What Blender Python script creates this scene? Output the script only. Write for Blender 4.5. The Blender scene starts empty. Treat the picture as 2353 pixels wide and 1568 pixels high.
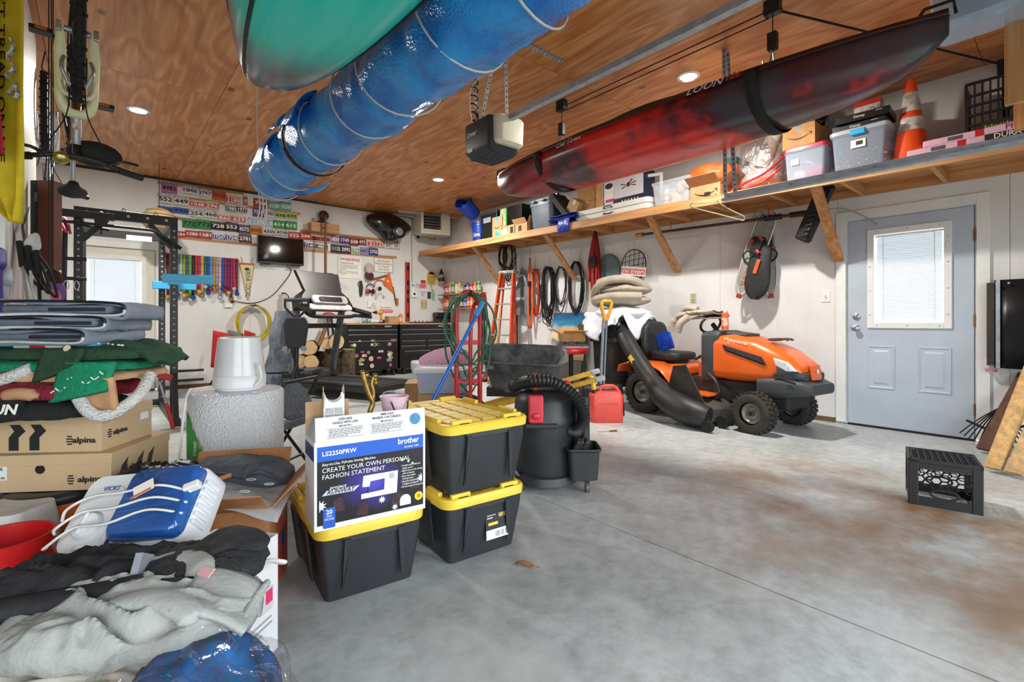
import bpy,bmesh,math,random
from mathutils import Vector,Matrix,Euler,noise as mn
random.seed(7)
SC = bpy.context.scene; COL = SC.collection; PI = math.pi; R = math.radians
# ---------------------------------------------------------------- camera, world, lights, exposure
HC,F,CX,CY,YAW = 1.03,1113.0,1176.5,739.0,R(40.4)      # eye height (m), focal length (px of 2353), principal point, yaw
XR,YB,HT,XL,YF = 5.714,9.0,3.2,-3.2,-1.3              # right wall, back wall, ceiling height, left wall, front wall
cam = bpy.data.cameras.new('camera'); cam.sensor_width = 36; cam.lens = F/2353*36; cam.shift_y = -(784-CY)/2353; cam.clip_start = .02
co = bpy.data.objects.new('camera',cam); COL.objects.link(co); co.location = (0,0,HC); co.rotation_euler = (PI/2,0,-YAW); SC.camera = co
wd = bpy.data.worlds.new('overcast_sky'); SC.world = wd; wd.use_nodes = True
bg = wd.node_tree.nodes['Background']; bg.inputs[0].default_value = (.90,.955,1,1); bg.inputs[1].default_value = 6.2
vs = SC.view_settings; vs.view_transform = 'Standard'; vs.look = 'None'; vs.gamma = 1; vs.use_curve_mapping = False; vs.exposure = .2
SC.cycles.max_bounces = 8; SC.cycles.diffuse_bounces = 5; SC.cycles.transparent_max_bounces = 16; SC.cycles.sample_clamp_indirect = 8
DOORS = [(-2.6,.3),(.95,3.75)]                                # the two open vehicle doors behind the camera: x range
for x0,x1 in DOORS:
    l = bpy.data.lights.new('door_portal','AREA'); l.shape = 'RECTANGLE'; l.size = x1-x0; l.size_y = 2.15; l.cycles.is_portal = True
    o = bpy.data.objects.new('door_portal',l); COL.objects.link(o); o.location = ((x0+x1)/2,YF-.16,1.075); o.rotation_euler = (PI/2,0,0)
LAMPS = [(.301,6.256),(3.93,6.354),(3.964,2.25)]
# ---------------------------------------------------------------- pixel -> place (the place is a real plane of the room)
SN,CN = math.sin(YAW),math.cos(YAW)
def ray(u,v): a = (u-CX)/F; return Vector((SN+a*CN,CN-a*SN,(CY-v)/F))
def dp(u,v,z): return ray(u,v)*z+Vector((0,0,HC))
def fl(u,v,Z=0): r = ray(u,v); return dp(u,v,(Z-HC)/r.z)
def rw(u,v,o=0): return dp(u,v,(XR-o)/ray(u,v).x)
def bw(u,v,o=0): return dp(u,v,(YB-o)/ray(u,v).y)
def xx(u,v,X): return dp(u,v,X/ray(u,v).x)
def yy(u,v,Y): return dp(u,v,Y/ray(u,v).y)
# ---------------------------------------------------------------- materials
def lin(c): return tuple(((x/255)/12.92 if x <= 10 else ((x/255+.055)/1.055)**2.4) for x in c)
MC = {}
def C(c,r=.5,m=0,n=.12,s=9,b=0,bs=60,t=0,a=1,e=0,mix=None,w=None,coat=0,tl=0):
    """procedural material: sRGB colour, roughness, metal, colour mottling n at scale s, bump b at scale bs, transmission, alpha, emission"""
    k = (tuple(c),r,m,n,s,b,bs,t,a,e,tuple(mix) if mix else None,w,coat,tl)
    if k in MC: return MC[k]
    M = bpy.data.materials.new('finish_%d' % len(MC)); M.use_nodes = True; N = M.node_tree; P = N.nodes['Principled BSDF']; L = N.links.new
    P.inputs['Roughness'].default_value = r; P.inputs['Metallic'].default_value = m; P.inputs['Coat Weight'].default_value = coat
    P.inputs['Transmission Weight'].default_value = t; P.inputs['Alpha'].default_value = a
    q = lin(c); q2 = lin(mix) if mix else tuple(x*(1-n*2.2) if n else x for x in q)
    tc = N.nodes.new('ShaderNodeTexCoord')
    if n or mix:
        nt = N.nodes.new('ShaderNodeTexNoise'); nt.inputs['Scale'].default_value = s; nt.inputs['Detail'].default_value = 5; nt.inputs['Roughness'].default_value = .6
        mp = N.nodes.new('ShaderNodeMapping'); L(tc.outputs['Object'],mp.inputs[0]); L(mp.outputs[0],nt.inputs['Vector'])
        if w: mp.inputs['Scale'].default_value = w
        cr = N.nodes.new('ShaderNodeValToRGB'); cr.color_ramp.elements[0].position = .36; cr.color_ramp.elements[1].position = .64
        cr.color_ramp.elements[0].color = (*q2,1); cr.color_ramp.elements[1].color = (*q,1)
        L(nt.outputs['Fac'],cr.inputs[0]); L(cr.outputs[0],P.inputs['Base Color'])
    else: P.inputs['Base Color'].default_value = (*q,1)
    if b:
        n2 = N.nodes.new('ShaderNodeTexNoise'); n2.inputs['Scale'].default_value = bs; n2.inputs['Detail'].default_value = 4
        L(tc.outputs['Object'],n2.inputs['Vector']); bp = N.nodes.new('ShaderNodeBump'); bp.inputs['Strength'].default_value = b; bp.inputs['Distance'].default_value = .02
        L(n2.outputs['Fac'],bp.inputs['Height']); L(bp.outputs[0],P.inputs['Normal'])
    if e: P.inputs['Emission Color'].default_value = (*q,1); P.inputs['Emission Strength'].default_value = e
    if tl:
        T = N.nodes.new('ShaderNodeBsdfTranslucent'); T.inputs[0].default_value = (*q,1); X = N.nodes.new('ShaderNodeMixShader'); X.inputs[0].default_value = tl
        L(P.outputs[0],X.inputs[1]); L(T.outputs[0],X.inputs[2]); L(X.outputs[0],N.nodes['Material Output'].inputs[0])
    MC[k] = M; return M
def film(b=.8,bs=10,f=.14,r=.12):
    M = bpy.data.materials.new('clear_film'); M.use_nodes = True; N = M.node_tree; L = N.links.new; T = N.nodes.new('ShaderNodeBsdfTransparent'); G = N.nodes.new('ShaderNodeBsdfGlossy'); G.inputs['Roughness'].default_value = r; X = N.nodes.new('ShaderNodeMixShader'); X.inputs[0].default_value = f
    tc = N.nodes.new('ShaderNodeTexCoord'); n2 = N.nodes.new('ShaderNodeTexNoise'); n2.inputs['Scale'].default_value = bs; n2.inputs['Detail'].default_value = 5; L(tc.outputs['Object'],n2.inputs['Vector']); bp = N.nodes.new('ShaderNodeBump'); bp.inputs['Strength'].default_value = b; bp.inputs['Distance'].default_value = .06; L(n2.outputs['Fac'],bp.inputs['Height']); L(bp.outputs[0],G.inputs['Normal'])
    L(T.outputs[0],X.inputs[1]); L(G.outputs[0],X.inputs[2]); L(X.outputs[0],N.nodes['Material Output'].inputs[0]); return M
def nodes(name):
    M = bpy.data.materials.new(name); M.use_nodes = True; N = M.node_tree; return M,N,N.nodes['Principled BSDF'],N.links.new
def nd(N,t,**kw):
    o = N.nodes.new('ShaderNode'+t)
    for k,v in kw.items():
        if k[0] == '_': o.inputs[int(k[1:])].default_value = v
        else: setattr(o,k,v)
    return o
def ramp(N,*st):
    o = N.nodes.new('ShaderNodeValToRGB'); e = o.color_ramp.elements
    while len(e) < len(st): e.new(.5)
    for x,(p,c) in zip(e,st): x.position = p; x.color = (*lin(c),1)
    return o
def wood(name,c0,c1,c2,sx,sy,bands,knots=0,rough=.55,axis='Y'):
    """rotary-cut plywood / sawn board: contour bands of a stretched noise, grain along the axis"""
    M,N,P,L = nodes(name); tc = nd(N,'TexCoord'); oi = nd(N,'ObjectInfo'); ad = nd(N,'VectorMath',operation='MULTIPLY_ADD')
    L(oi.outputs['Random'],ad.inputs[0]); ad.inputs[1].default_value = (31,17,23); L(tc.outputs['Object'],ad.inputs[2])
    mp = nd(N,'Mapping'); mp.inputs['Scale'].default_value = {'Y': (sx,sy,sx),'X': (sy,sx,sx),'Z': (sx,sx,sy)}[axis]; L(ad.outputs[0],mp.inputs[0])
    a = nd(N,'TexNoise',_2=1.0,_3=2.5,_4=.55); L(mp.outputs[0],a.inputs['Vector'])
    m1 = nd(N,'Math',operation='MULTIPLY',_1=bands); L(a.outputs['Fac'],m1.inputs[0]); sn = nd(N,'Math',operation='SINE'); L(m1.outputs[0],sn.inputs[0])
    rg = nd(N,'MapRange'); rg.inputs[1].default_value = -1; L(sn.outputs[0],rg.inputs[0])
    cr = ramp(N,(0,c0),(.45,c1),(1,c2)); L(rg.outputs[0],cr.inputs[0])
    b = nd(N,'TexNoise',_2=3.0,_3=6.0); mp2 = nd(N,'Mapping'); mp2.inputs['Scale'].default_value = {'Y': (9,.5,9),'X': (.5,9,9),'Z': (9,9,.5)}[axis]; L(ad.outputs[0],mp2.inputs[0]); L(mp2.outputs[0],b.inputs['Vector'])
    mx = nd(N,'MixRGB',blend_type='MULTIPLY',_0=.75); L(cr.outputs[0],mx.inputs[1]); g = ramp(N,(.3,(190,165,150)),(.75,(255,255,255))); L(b.outputs['Fac'],g.inputs[0]); L(g.outputs[0],mx.inputs[2])
    out = mx
    if knots:
        v = nd(N,'TexVoronoi',_2=knots); mp3 = nd(N,'Mapping'); mp3.inputs['Scale'].default_value = (1,.62,1); L(ad.outputs[0],mp3.inputs[0]); L(mp3.outputs[0],v.inputs['Vector'])
        kr = ramp(N,(.045,(50,20,8)),(.1,(255,255,255))); L(v.outputs['Distance'],kr.inputs[0])
        out = nd(N,'MixRGB',blend_type='MULTIPLY',_0=.85); L(mx.outputs[0],out.inputs[1]); L(kr.outputs[0],out.inputs[2])
    L(out.outputs[0],P.inputs['Base Color']); P.inputs['Roughness'].default_value = rough; return M
# ---------------------------------------------------------------- mesh builder
BOXF = [(0,3,2,1),(4,5,6,7),(0,1,5,4),(1,2,6,5),(2,3,7,6),(3,0,4,7)]
def TR(loc=(0,0,0),rot=(0,0,0),sc=None):
    m = Matrix.Translation(loc) @ Euler(tuple(R(a) for a in rot)).to_matrix().to_4x4()
    return m @ Matrix.Diagonal((*sc,1)) if sc else m
class MB:
    def __init__(s): s.v = []; s.f = []
    def add(s,vs,fs,M=None):
        o = len(s.v); s.v += [tuple(M @ Vector(p)) if M else tuple(p) for p in vs]; s.f += [tuple(i+o for i in f) for f in fs]; return s
    def box(s,c,d,M=None,tp=(1,1)):
        x,y,z = d[0]/2,d[1]/2,d[2]/2; T = Matrix.Translation(c)
        v = [(-x*tp[0],-y*tp[1],-z),(x*tp[0],-y*tp[1],-z),(x*tp[0],y*tp[1],-z),(-x*tp[0],y*tp[1],-z),(-x,-y,z),(x,-y,z),(x,y,z),(-x,y,z)]
        return s.add(v,BOXF,(T @ M) if M else T)
    def b2(s,p,q): return s.box([(a+b)/2 for a,b in zip(p,q)],[abs(b-a) for a,b in zip(p,q)])
    def bar(s,p,q,w,h,up=(0,0,1)):
        p,q = Vector(p),Vector(q); d = (q-p); n = d.normalized(); x = n.cross(Vector(up))
        if x.length < 1e-4: x = n.cross(Vector((0,1,0)))
        x.normalize(); z = x.cross(n); M = Matrix((x,n,z)).transposed().to_4x4(); M.translation = (p+q)/2
        return s.box((0,0,0),(w,d.length,h),M) if False else s.add([(sx*w/2,sy*d.length/2,sz*h/2) for sz in (-1,1) for sx,sy in ((-1,-1),(1,-1),(1,1),(-1,1))],BOXF,M)
    def rings(s,rg,closed=True,caps=True,loop=False,M=None):
        n = len(rg[0]); o = []; fs = []
        for r in rg: o += list(r)
        m = len(rg)
        for i in range(m if loop else m-1):
            j = (i+1) % m
            for k in range(n if closed else n-1):
                l = (k+1) % n; fs.append((i*n+k,i*n+l,j*n+l,j*n+k))
        if caps and not loop: fs += [tuple(reversed(range(n))),tuple(range((m-1)*n,m*n))]
        return s.add(o,fs,M)
    def tube(s,pts,r,n=8,closed=False,caps=True,flat=None):
        P = [Vector(p) for p in pts]; m = len(P); rr = r if isinstance(r,(list,tuple)) else [r]*m; rg = []; up = None
        for i in range(m):
            a = P[(i-1) % m] if (closed or i) else P[i]; b = P[(i+1) % m] if (closed or i < m-1) else P[i]
            t = (b-a).normalized() if (b-a).length > 1e-7 else Vector((0,0,1))
            if up is None: up = Vector((0,0,1)) if abs(t.z) < .9 else Vector((1,0,0))
            x = t.cross(up); x.normalize(); up = x.cross(t); fa,fb = flat or (1,1)
            rg.append([P[i]+(x*math.cos(k*2*PI/n)*fa+up*math.sin(k*2*PI/n)*fb)*rr[i] for k in range(n)])
        return s.rings(rg,caps=caps,loop=closed)
    def cyl(s,p,q,r,r2=None,n=14): return s.tube([p,q],[r,r if r2 is None else r2],n)
    def lathe(s,pr,n=24,M=None,caps=True,sx=1,sy=1):
        return s.rings([[(r*math.cos(k*2*PI/n)*sx,r*math.sin(k*2*PI/n)*sy,z) for k in range(n)] for r,z in pr],M=M,caps=caps)
    def prism(s,poly,d,M=None):                       # outline in local x,z, thickness along y
        n = len(poly); v = [(x,-d/2,z) for x,z in poly]+[(x,d/2,z) for x,z in poly]
        return s.add(v,[tuple(range(n)),tuple(reversed(range(n,2*n)))]+[(i,i+n,(i+1) % n+n,(i+1) % n) for i in range(n)],M)
    def grid(s,nx,ny,fn,M=None):
        return s.add([fn(i/nx,j/ny) for j in range(ny+1) for i in range(nx+1)],[(j*(nx+1)+i,j*(nx+1)+i+1,(j+1)*(nx+1)+i+1,(j+1)*(nx+1)+i) for j in range(ny) for i in range(nx)],M)
    def ball(s,c,r,n=12,m=8,sc=(1,1,1)):
        return s.rings([[(c[0]+r*sc[0]*math.sin(PI*(j+.02)/(m+.04))*math.cos(2*PI*k/n),c[1]+r*sc[1]*math.sin(PI*(j+.02)/(m+.04))*math.sin(2*PI*k/n),c[2]-r*sc[2]*math.cos(PI*(j+.02)/(m+.04))) for k in range(n)] for j in range(m+1)])
    def build(s,name,mat,par=None,sm=0,bev=0,sub=0,sol=0,seg=2,fix=True):
        me = bpy.data.meshes.new(name); me.from_pydata(s.v,[],s.f)
        if fix:
            bm = bmesh.new(); bm.from_mesh(me); bmesh.ops.recalc_face_normals(bm,faces=bm.faces); bm.to_mesh(me); bm.free()
        o = bpy.data.objects.new(name,me); COL.objects.link(o); me.materials.append(mat)
        if sm: me.polygons.foreach_set('use_smooth',[True]*len(me.polygons)); me.set_sharp_from_angle(angle=R(sm))
        if par: o.parent = par
        if sol: q = o.modifiers.new('thickness','SOLIDIFY'); q.thickness = sol; q.offset = 0
        if bev: q = o.modifiers.new('bevel','BEVEL'); q.width = bev; q.segments = seg; q.limit_method = 'ANGLE'; q.angle_limit = R(40); q.harden_normals = False
        if sub: q = o.modifiers.new('subdivision','SUBSURF'); q.levels = sub; q.render_levels = sub
        return o
def tag(o,label,cat,group=None,kind=None):
    o['label'] = label; o['category'] = cat
    if group: o['group'] = group
    if kind: o['kind'] = kind
    return o
def thing(name,label,cat,loc=(0,0,0),rz=0,group=None,rot=None,sc=None):
    o = bpy.data.objects.new(name,None); COL.objects.link(o); o.empty_display_size = .05; o.location = loc
    o.rotation_euler = tuple(R(a) for a in rot) if rot else (0,0,R(rz))
    if sc: o.scale = (sc,)*3
    return tag(o,label,cat,group)
def struct(o,label=None):
    o['kind'] = 'structure'
    if label: o['label'] = label
    return o
def setl(o,loc,rz=0,rot=None):
    o.location = loc; o.rotation_euler = tuple(R(a) for a in rot) if rot else (0,0,R(rz)); return o
def dup(root,loc,rz=None,label=None,rot=None):
    r = root.copy(); COL.objects.link(r); r.location = loc
    if rz is not None: r.rotation_euler = (0,0,R(rz))
    if rot: r.rotation_euler = tuple(R(a) for a in rot)
    if label: r['label'] = label
    for ch in root.children:
        c = ch.copy(); COL.objects.link(c); c.parent = r
        for g in ch.children: d = g.copy(); COL.objects.link(d); d.parent = c
    return r
FIT = []
def text(s,par,loc,h,mat,w=None,rot=(90,0,0),name='lettering',bold=.012,ax='CENTER',sh=0,sp=1,ls=1):
    c = bpy.data.curves.new(name,'FONT'); c.body = s; c.size = h*1.37; c.align_x = ax; c.align_y = 'CENTER'; c.resolution_u = 2; c.offset = bold*h; c.shear = sh
    c.space_character = sp; c.space_line = ls; c.extrude = .0004
    o = bpy.data.objects.new(name,c); COL.objects.link(o); c.materials.append(mat); o.parent = par; o.location = loc; o.rotation_euler = tuple(R(a) for a in rot)
    FIT.append((o,w)); return o
def plate(par,name,w,h,loc,mat,rot=(0,0,0),t=.0012,bev=0):   # thin upright sheet: width along x, height along z
    o = MB().box((0,0,0),(w,t,h)).build(name,mat,par,bev=bev,fix=False); o.location = loc; o.rotation_euler = tuple(R(a) for a in rot); return o
def lines(par,loc,w,n,pitch,mat=None,rot=(0,0,0),th=.35):            # rows of print too small to read
    m = MB(); rr = random.Random(n*7+int(w*1000))
    for i in range(n):
        x = -w/2
        while x < w/2-.004:
            l = min(rr.uniform(.04,.12)*w+.002,w/2-x); m.box((x+l/2,0,(n/2-i)*pitch),(l,.0008,pitch*th)); x += l+.012*w+.001
            if i == n-1 and x > 0: break
    o = m.build('small_print',mat or ink,par,fix=False); o['kind'] = 'stuff'; o.location = loc; o.rotation_euler = tuple(R(a) for a in rot); return o
def rrect(w,h,r,n=5):
    o = []
    for cx_,cz_,a0 in ((w/2-r,h/2-r,0),(-w/2+r,h/2-r,90),(-w/2+r,-h/2+r,180),(w/2-r,-h/2+r,270)):
        o += [(cx_+r*math.cos(R(a0+90*i/n)),cz_+r*math.sin(R(a0+90*i/n))) for i in range(n+1)]
    return o
def spline(pts,n=8,closed=False):
    P = [Vector(p) for p in pts]; m = len(P); out = []
    for i in range(m if closed else m-1):
        a,b,c,d = (P[(i-1) % m] if closed or i else P[0]),P[i],P[(i+1) % m],(P[(i+2) % m] if closed or i+2 < m else P[-1])
        for k in range(n):
            t = k/n; out.append(.5*((2*b)+(c-a)*t+(2*a-5*b+4*c-d)*t*t+(3*b-a-3*c+d)*t**3))
    if not closed: out.append(P[-1])
    return out
def wrect(side,u0,v0,u1,v1,off=.004):
    """rectangle on the back ('b') or right ('r') wall seen between two pixels: centre, width, height, turn"""
    g = bw if side == 'b' else rw; a,b = g(u0,v0,off),g(u1,v1,off)
    ht = (abs(g(u0,v0,off).z-g(u0,v1,off).z)+abs(g(u1,v0,off).z-g(u1,v1,off).z))/2
    c = g((u0+u1)/2,(v0+v1)/2,off)
    return c,(a-b).xy.length,ht,(0 if side == 'b' else -90)
WHITE = (232,232,228); BLACK = (24,24,26)
plastic_k = C((26,27,29),.42,n=.1); metal_k = C((30,31,33),.4,n=.08); steel = C((178,184,190),.32,.9,n=.08); chrome = C((215,218,220),.12,1,n=0)
galv = C((176,184,190),.45,.3,n=.12,s=18); rubber = C((22,22,23),.75,n=.15); white_p = C(WHITE,.4,n=.03); card = C((186,148,104),.75,n=.06,s=4)
pine = wood('pine_lumber',(196,140,84),(206,152,96),(216,166,112),10,.7,16,3,axis='Y')
pine_x = wood('pine_lumber_across',(196,140,84),(206,152,96),(216,166,112),10,.7,16,3,axis='X')
pine_z = wood('pine_lumber_upright',(196,140,84),(206,152,96),(216,166,112),10,.7,16,3,axis='Z')
ink = C((28,28,30),.6,n=0); paper = C((236,236,232),.6,n=.02); red_p = C((200,32,34),.4,n=.05); orange_p = C((238,96,34),.4,n=.05)
# ================================================================ the room
M,N,P,L = nodes('concrete'); tc = nd(N,'TexCoord')
a = nd(N,'TexNoise',_2=.9,_3=8.0,_4=.62); L(tc.outputs['Object'],a.inputs['Vector'])
cr = ramp(N,(.3,(160,165,166)),(.5,(184,191,193)),(.7,(204,211,212))); L(a.outputs['Fac'],cr.inputs[0])
b = nd(N,'TexNoise',_2=14.0,_3=6.0,_4=.7); L(tc.outputs['Object'],b.inputs['Vector'])
br = ramp(N,(.33,(214,214,212)),(.6,(255,255,255))); L(b.outputs['Fac'],br.inputs[0])
mx = nd(N,'MixRGB',blend_type='MULTIPLY',_0=.8); L(cr.outputs[0],mx.inputs[1]); L(br.outputs[0],mx.inputs[2])
prev = mx
for cen,rad,colr,sc,lo,hi in (((3.15,.62,0),1.5,(132,98,64),2.2,.40,.64),((2.75,.1,0),1.1,(128,104,82),1.6,.40,.62),((1.7,3.3,0),1.6,(150,153,153),1.5,.45,.65),((1.2,.9,0),1.3,(205,210,208),2.6,.5,.75)):  # floor stains; the second brown one also paints in the diagonal shadow
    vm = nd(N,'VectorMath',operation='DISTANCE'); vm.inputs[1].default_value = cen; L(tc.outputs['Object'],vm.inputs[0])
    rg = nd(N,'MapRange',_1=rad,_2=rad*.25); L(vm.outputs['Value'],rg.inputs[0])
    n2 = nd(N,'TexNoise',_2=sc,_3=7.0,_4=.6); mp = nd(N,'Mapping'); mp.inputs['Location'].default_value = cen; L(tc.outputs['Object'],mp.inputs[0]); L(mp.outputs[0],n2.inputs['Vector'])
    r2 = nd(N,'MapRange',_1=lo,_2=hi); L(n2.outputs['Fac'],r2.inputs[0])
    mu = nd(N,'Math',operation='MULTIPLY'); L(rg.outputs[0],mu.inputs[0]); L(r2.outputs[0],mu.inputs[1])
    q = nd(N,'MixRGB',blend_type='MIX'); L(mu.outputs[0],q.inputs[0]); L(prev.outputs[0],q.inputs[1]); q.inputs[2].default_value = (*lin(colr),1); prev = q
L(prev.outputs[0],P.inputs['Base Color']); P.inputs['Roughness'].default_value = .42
bp = nd(N,'Bump',_0=.12); bp.inputs['Distance'].default_value = .01; L(b.outputs['Fac'],bp.inputs['Height']); L(bp.outputs[0],P.inputs['Normal'])
concrete = M
floor = struct(MB().b2((XL-.3,YF-.3,-.2),(XR+.3,YB+.3,-.03)).build('floor',concrete),'grey concrete garage floor')
for x0,x1 in ((XL-.3,1.95),(1.958,XR+.3)):
    for y0,y1 in ((YF-.3,4.55),(4.557,YB+.3)): MB().b2((x0,y0,-.03),(x1,y1,0)).build('concrete_slab',concrete,floor)
# walls of painted plywood sheets
wallp = C((224,225,226),.5,n=.03,s=2.2,b=.08,bs=40,mix=(214,215,213),w=(1,1,.5)); wallb = C((205,205,200),.6,n=.04,s=3)
def wall(name,p,q,lab): return struct(MB().b2(p,q).build(name,wallb),lab)
def sheets(par,axis,at,cuts,z0,z1,holes=()):
    """4x8 sheets along a wall, with openings left free"""
    for a,b in zip(cuts[:-1],cuts[1:]):
        segs = [(a+.0015,b-.0015,z0,z1)]
        for h0,h1,k0,k1 in holes:
            nw = []
            for s0,s1,t0,t1 in segs:
                if h0 >= s1 or h1 <= s0: nw.append((s0,s1,t0,t1)); continue
                if s0 < h0: nw.append((s0,h0,t0,t1))
                if s1 > h1: nw.append((h1,s1,t0,t1))
                m0,m1 = max(s0,h0),min(s1,h1)
                if k0 > t0: nw.append((m0,m1,t0,k0))
                if k1 < t1: nw.append((m0,m1,k1,t1))
            segs = nw
        for s0,s1,t0,t1 in segs:
            p,q = ((s0,at,t0),(s1,at+.012,t1)) if axis == 'x' else ((at,s0,t0),(at+.012,s1,t1))
            MB().b2(p,q).build('wall_sheet',wallp,par,fix=False)
D1 = (.555,1.555,0,2.06); D2 = (-.21,.665,0,2.13)       # right-wall door hole (y), back-wall door hole (x)
wr = wall('wall_right',(XR+.012,D1[1],0),(XR+.15,YB+.15,HT),'white painted right garage wall')
MB().b2((XR+.012,YF,0),(XR+.15,D1[0],HT)).build('wall_core',wallb,wr); MB().b2((XR+.012,D1[0],D1[3]),(XR+.15,D1[1],HT)).build('wall_core',wallb,wr)
sheets(wr,'y',XR,[YF,-.84,.38,1.604,2.829,4.05,5.27,6.49,7.71,YB],.05,2.44,[(D1[0],D1[1],0,D1[3])]); sheets(wr,'y',XR,[YF,.38,2.829,5.27,7.71,YB],2.443,HT)
wb = wall('wall_back',(D2[1],YB+.012,0),(XR+.15,YB+.15,HT),'white painted back garage wall')
MB().b2((XL,YB+.012,0),(D2[0],YB+.15,HT)).build('wall_core',wallb,wb); MB().b2((D2[0],YB+.012,D2[3]),(D2[1],YB+.15,HT)).build('wall_core',wallb,wb)
sheets(wb,'x',YB,[XL,-1.75,-.53,.69,1.91,3.13,4.35,XR],.05,HT,[(D2[0],D2[1],0,D2[3])])
wl = wall('wall_left',(XL-.15,YF,0),(XL,YB,HT),'white painted left garage wall')
wf = wall('wall_front',(XL,YF-.15,2.15),(XR,YF,HT),'front garage wall above the vehicle doors')
for x0,x1 in ((XL,DOORS[0][0]),(DOORS[0][1],DOORS[1][0]),(DOORS[1][1],XR)): MB().b2((x0,YF-.15,0),(x1,YF,2.15)).build('wall_core',wallb,wf)
sw = struct(MB().b2((-.50,3.58,0),(-.37,5.17,HT)).build('wall_partition',C((226,226,224),.5,n=.03)),'short white partition wall beside the bicycles')
ground = struct(MB().b2((-40,-40,-.4),(40,40,-.21)).build('ground',C((128,132,118),.9,n=.15,s=.5)),'pale ground outside')
# bottom plate of dark stained wood along the walls
bb = C((120,92,58),.7,n=.2,s=6)
struct(MB().b2((XR-.012,D1[1]+.07,0),(XR,YB,.05)).build('baseboard_right',bb),'narrow wooden base strip of the right wall')
struct(MB().b2((D2[1]+.05,YB-.012,0),(XR-.02,YB,.05)).build('baseboard_back',bb),'narrow wooden base strip of the back wall')
# plywood ceiling: every sheet a piece of its own
ply = wood('ceiling_plywood',(204,130,68),(215,145,82),(226,163,102),2.2,.5,62,2.6,.38)
ceil = struct(MB().b2((XL-.2,YF-.2,HT+.012),(XR+.2,YB+.2,HT+.2)).build('ceiling',C((120,80,50),.8)),'varnished plywood ceiling')
xs = [XL]+[.89+1.22*k for k in range(-3,4)]+[XR]; ys = [YF]+[.53+2.44*k for k in range(0,4)]+[YB]
for i in range(len(xs)-1):
    for j in range(len(ys)-1):
        MB().b2((xs[i]+.002,ys[j]+.002,HT),(xs[i+1]-.002,ys[j+1]-.002,HT+.012)).build('plywood_sheet',ply,ceil,fix=False)
ir = C((60,45,35),.6)
struct(MB().b2((XL,YB-.02,HT-.035),(XR,YB,HT)).build('trim_1',ir),'dark edge strip under the ceiling on the back wall')
# recessed lamps
for k,(x,y) in enumerate(LAMPS):
    t = thing('ceiling_light',['recessed ceiling light above the hanging bicycles','recessed ceiling light above the wall heater corner','recessed ceiling light just left of the red kayak'][k],'ceiling light',(x,y,HT),group='ceiling lights')
    MB().lathe([(.075,.0),(.098,0),(.098,-.008),(.075,-.014)],28,caps=False).build('trim_ring',white_p,t,40)
    MB().lathe([(.001,-.006),(.074,-.006),(.074,0),(.001,0)],24).build('lens',C((255,246,226),.5,n=0,e=40),t)
    l = bpy.data.lights.new('lamp_glow','AREA'); l.shape = 'DISK'; l.size = .15; l.energy = 92; l.color = (1,.95,.87)
    o = bpy.data.objects.new('lamp_glow',l); COL.objects.link(o); o.parent = t; o.location = (0,0,-.02)
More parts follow.
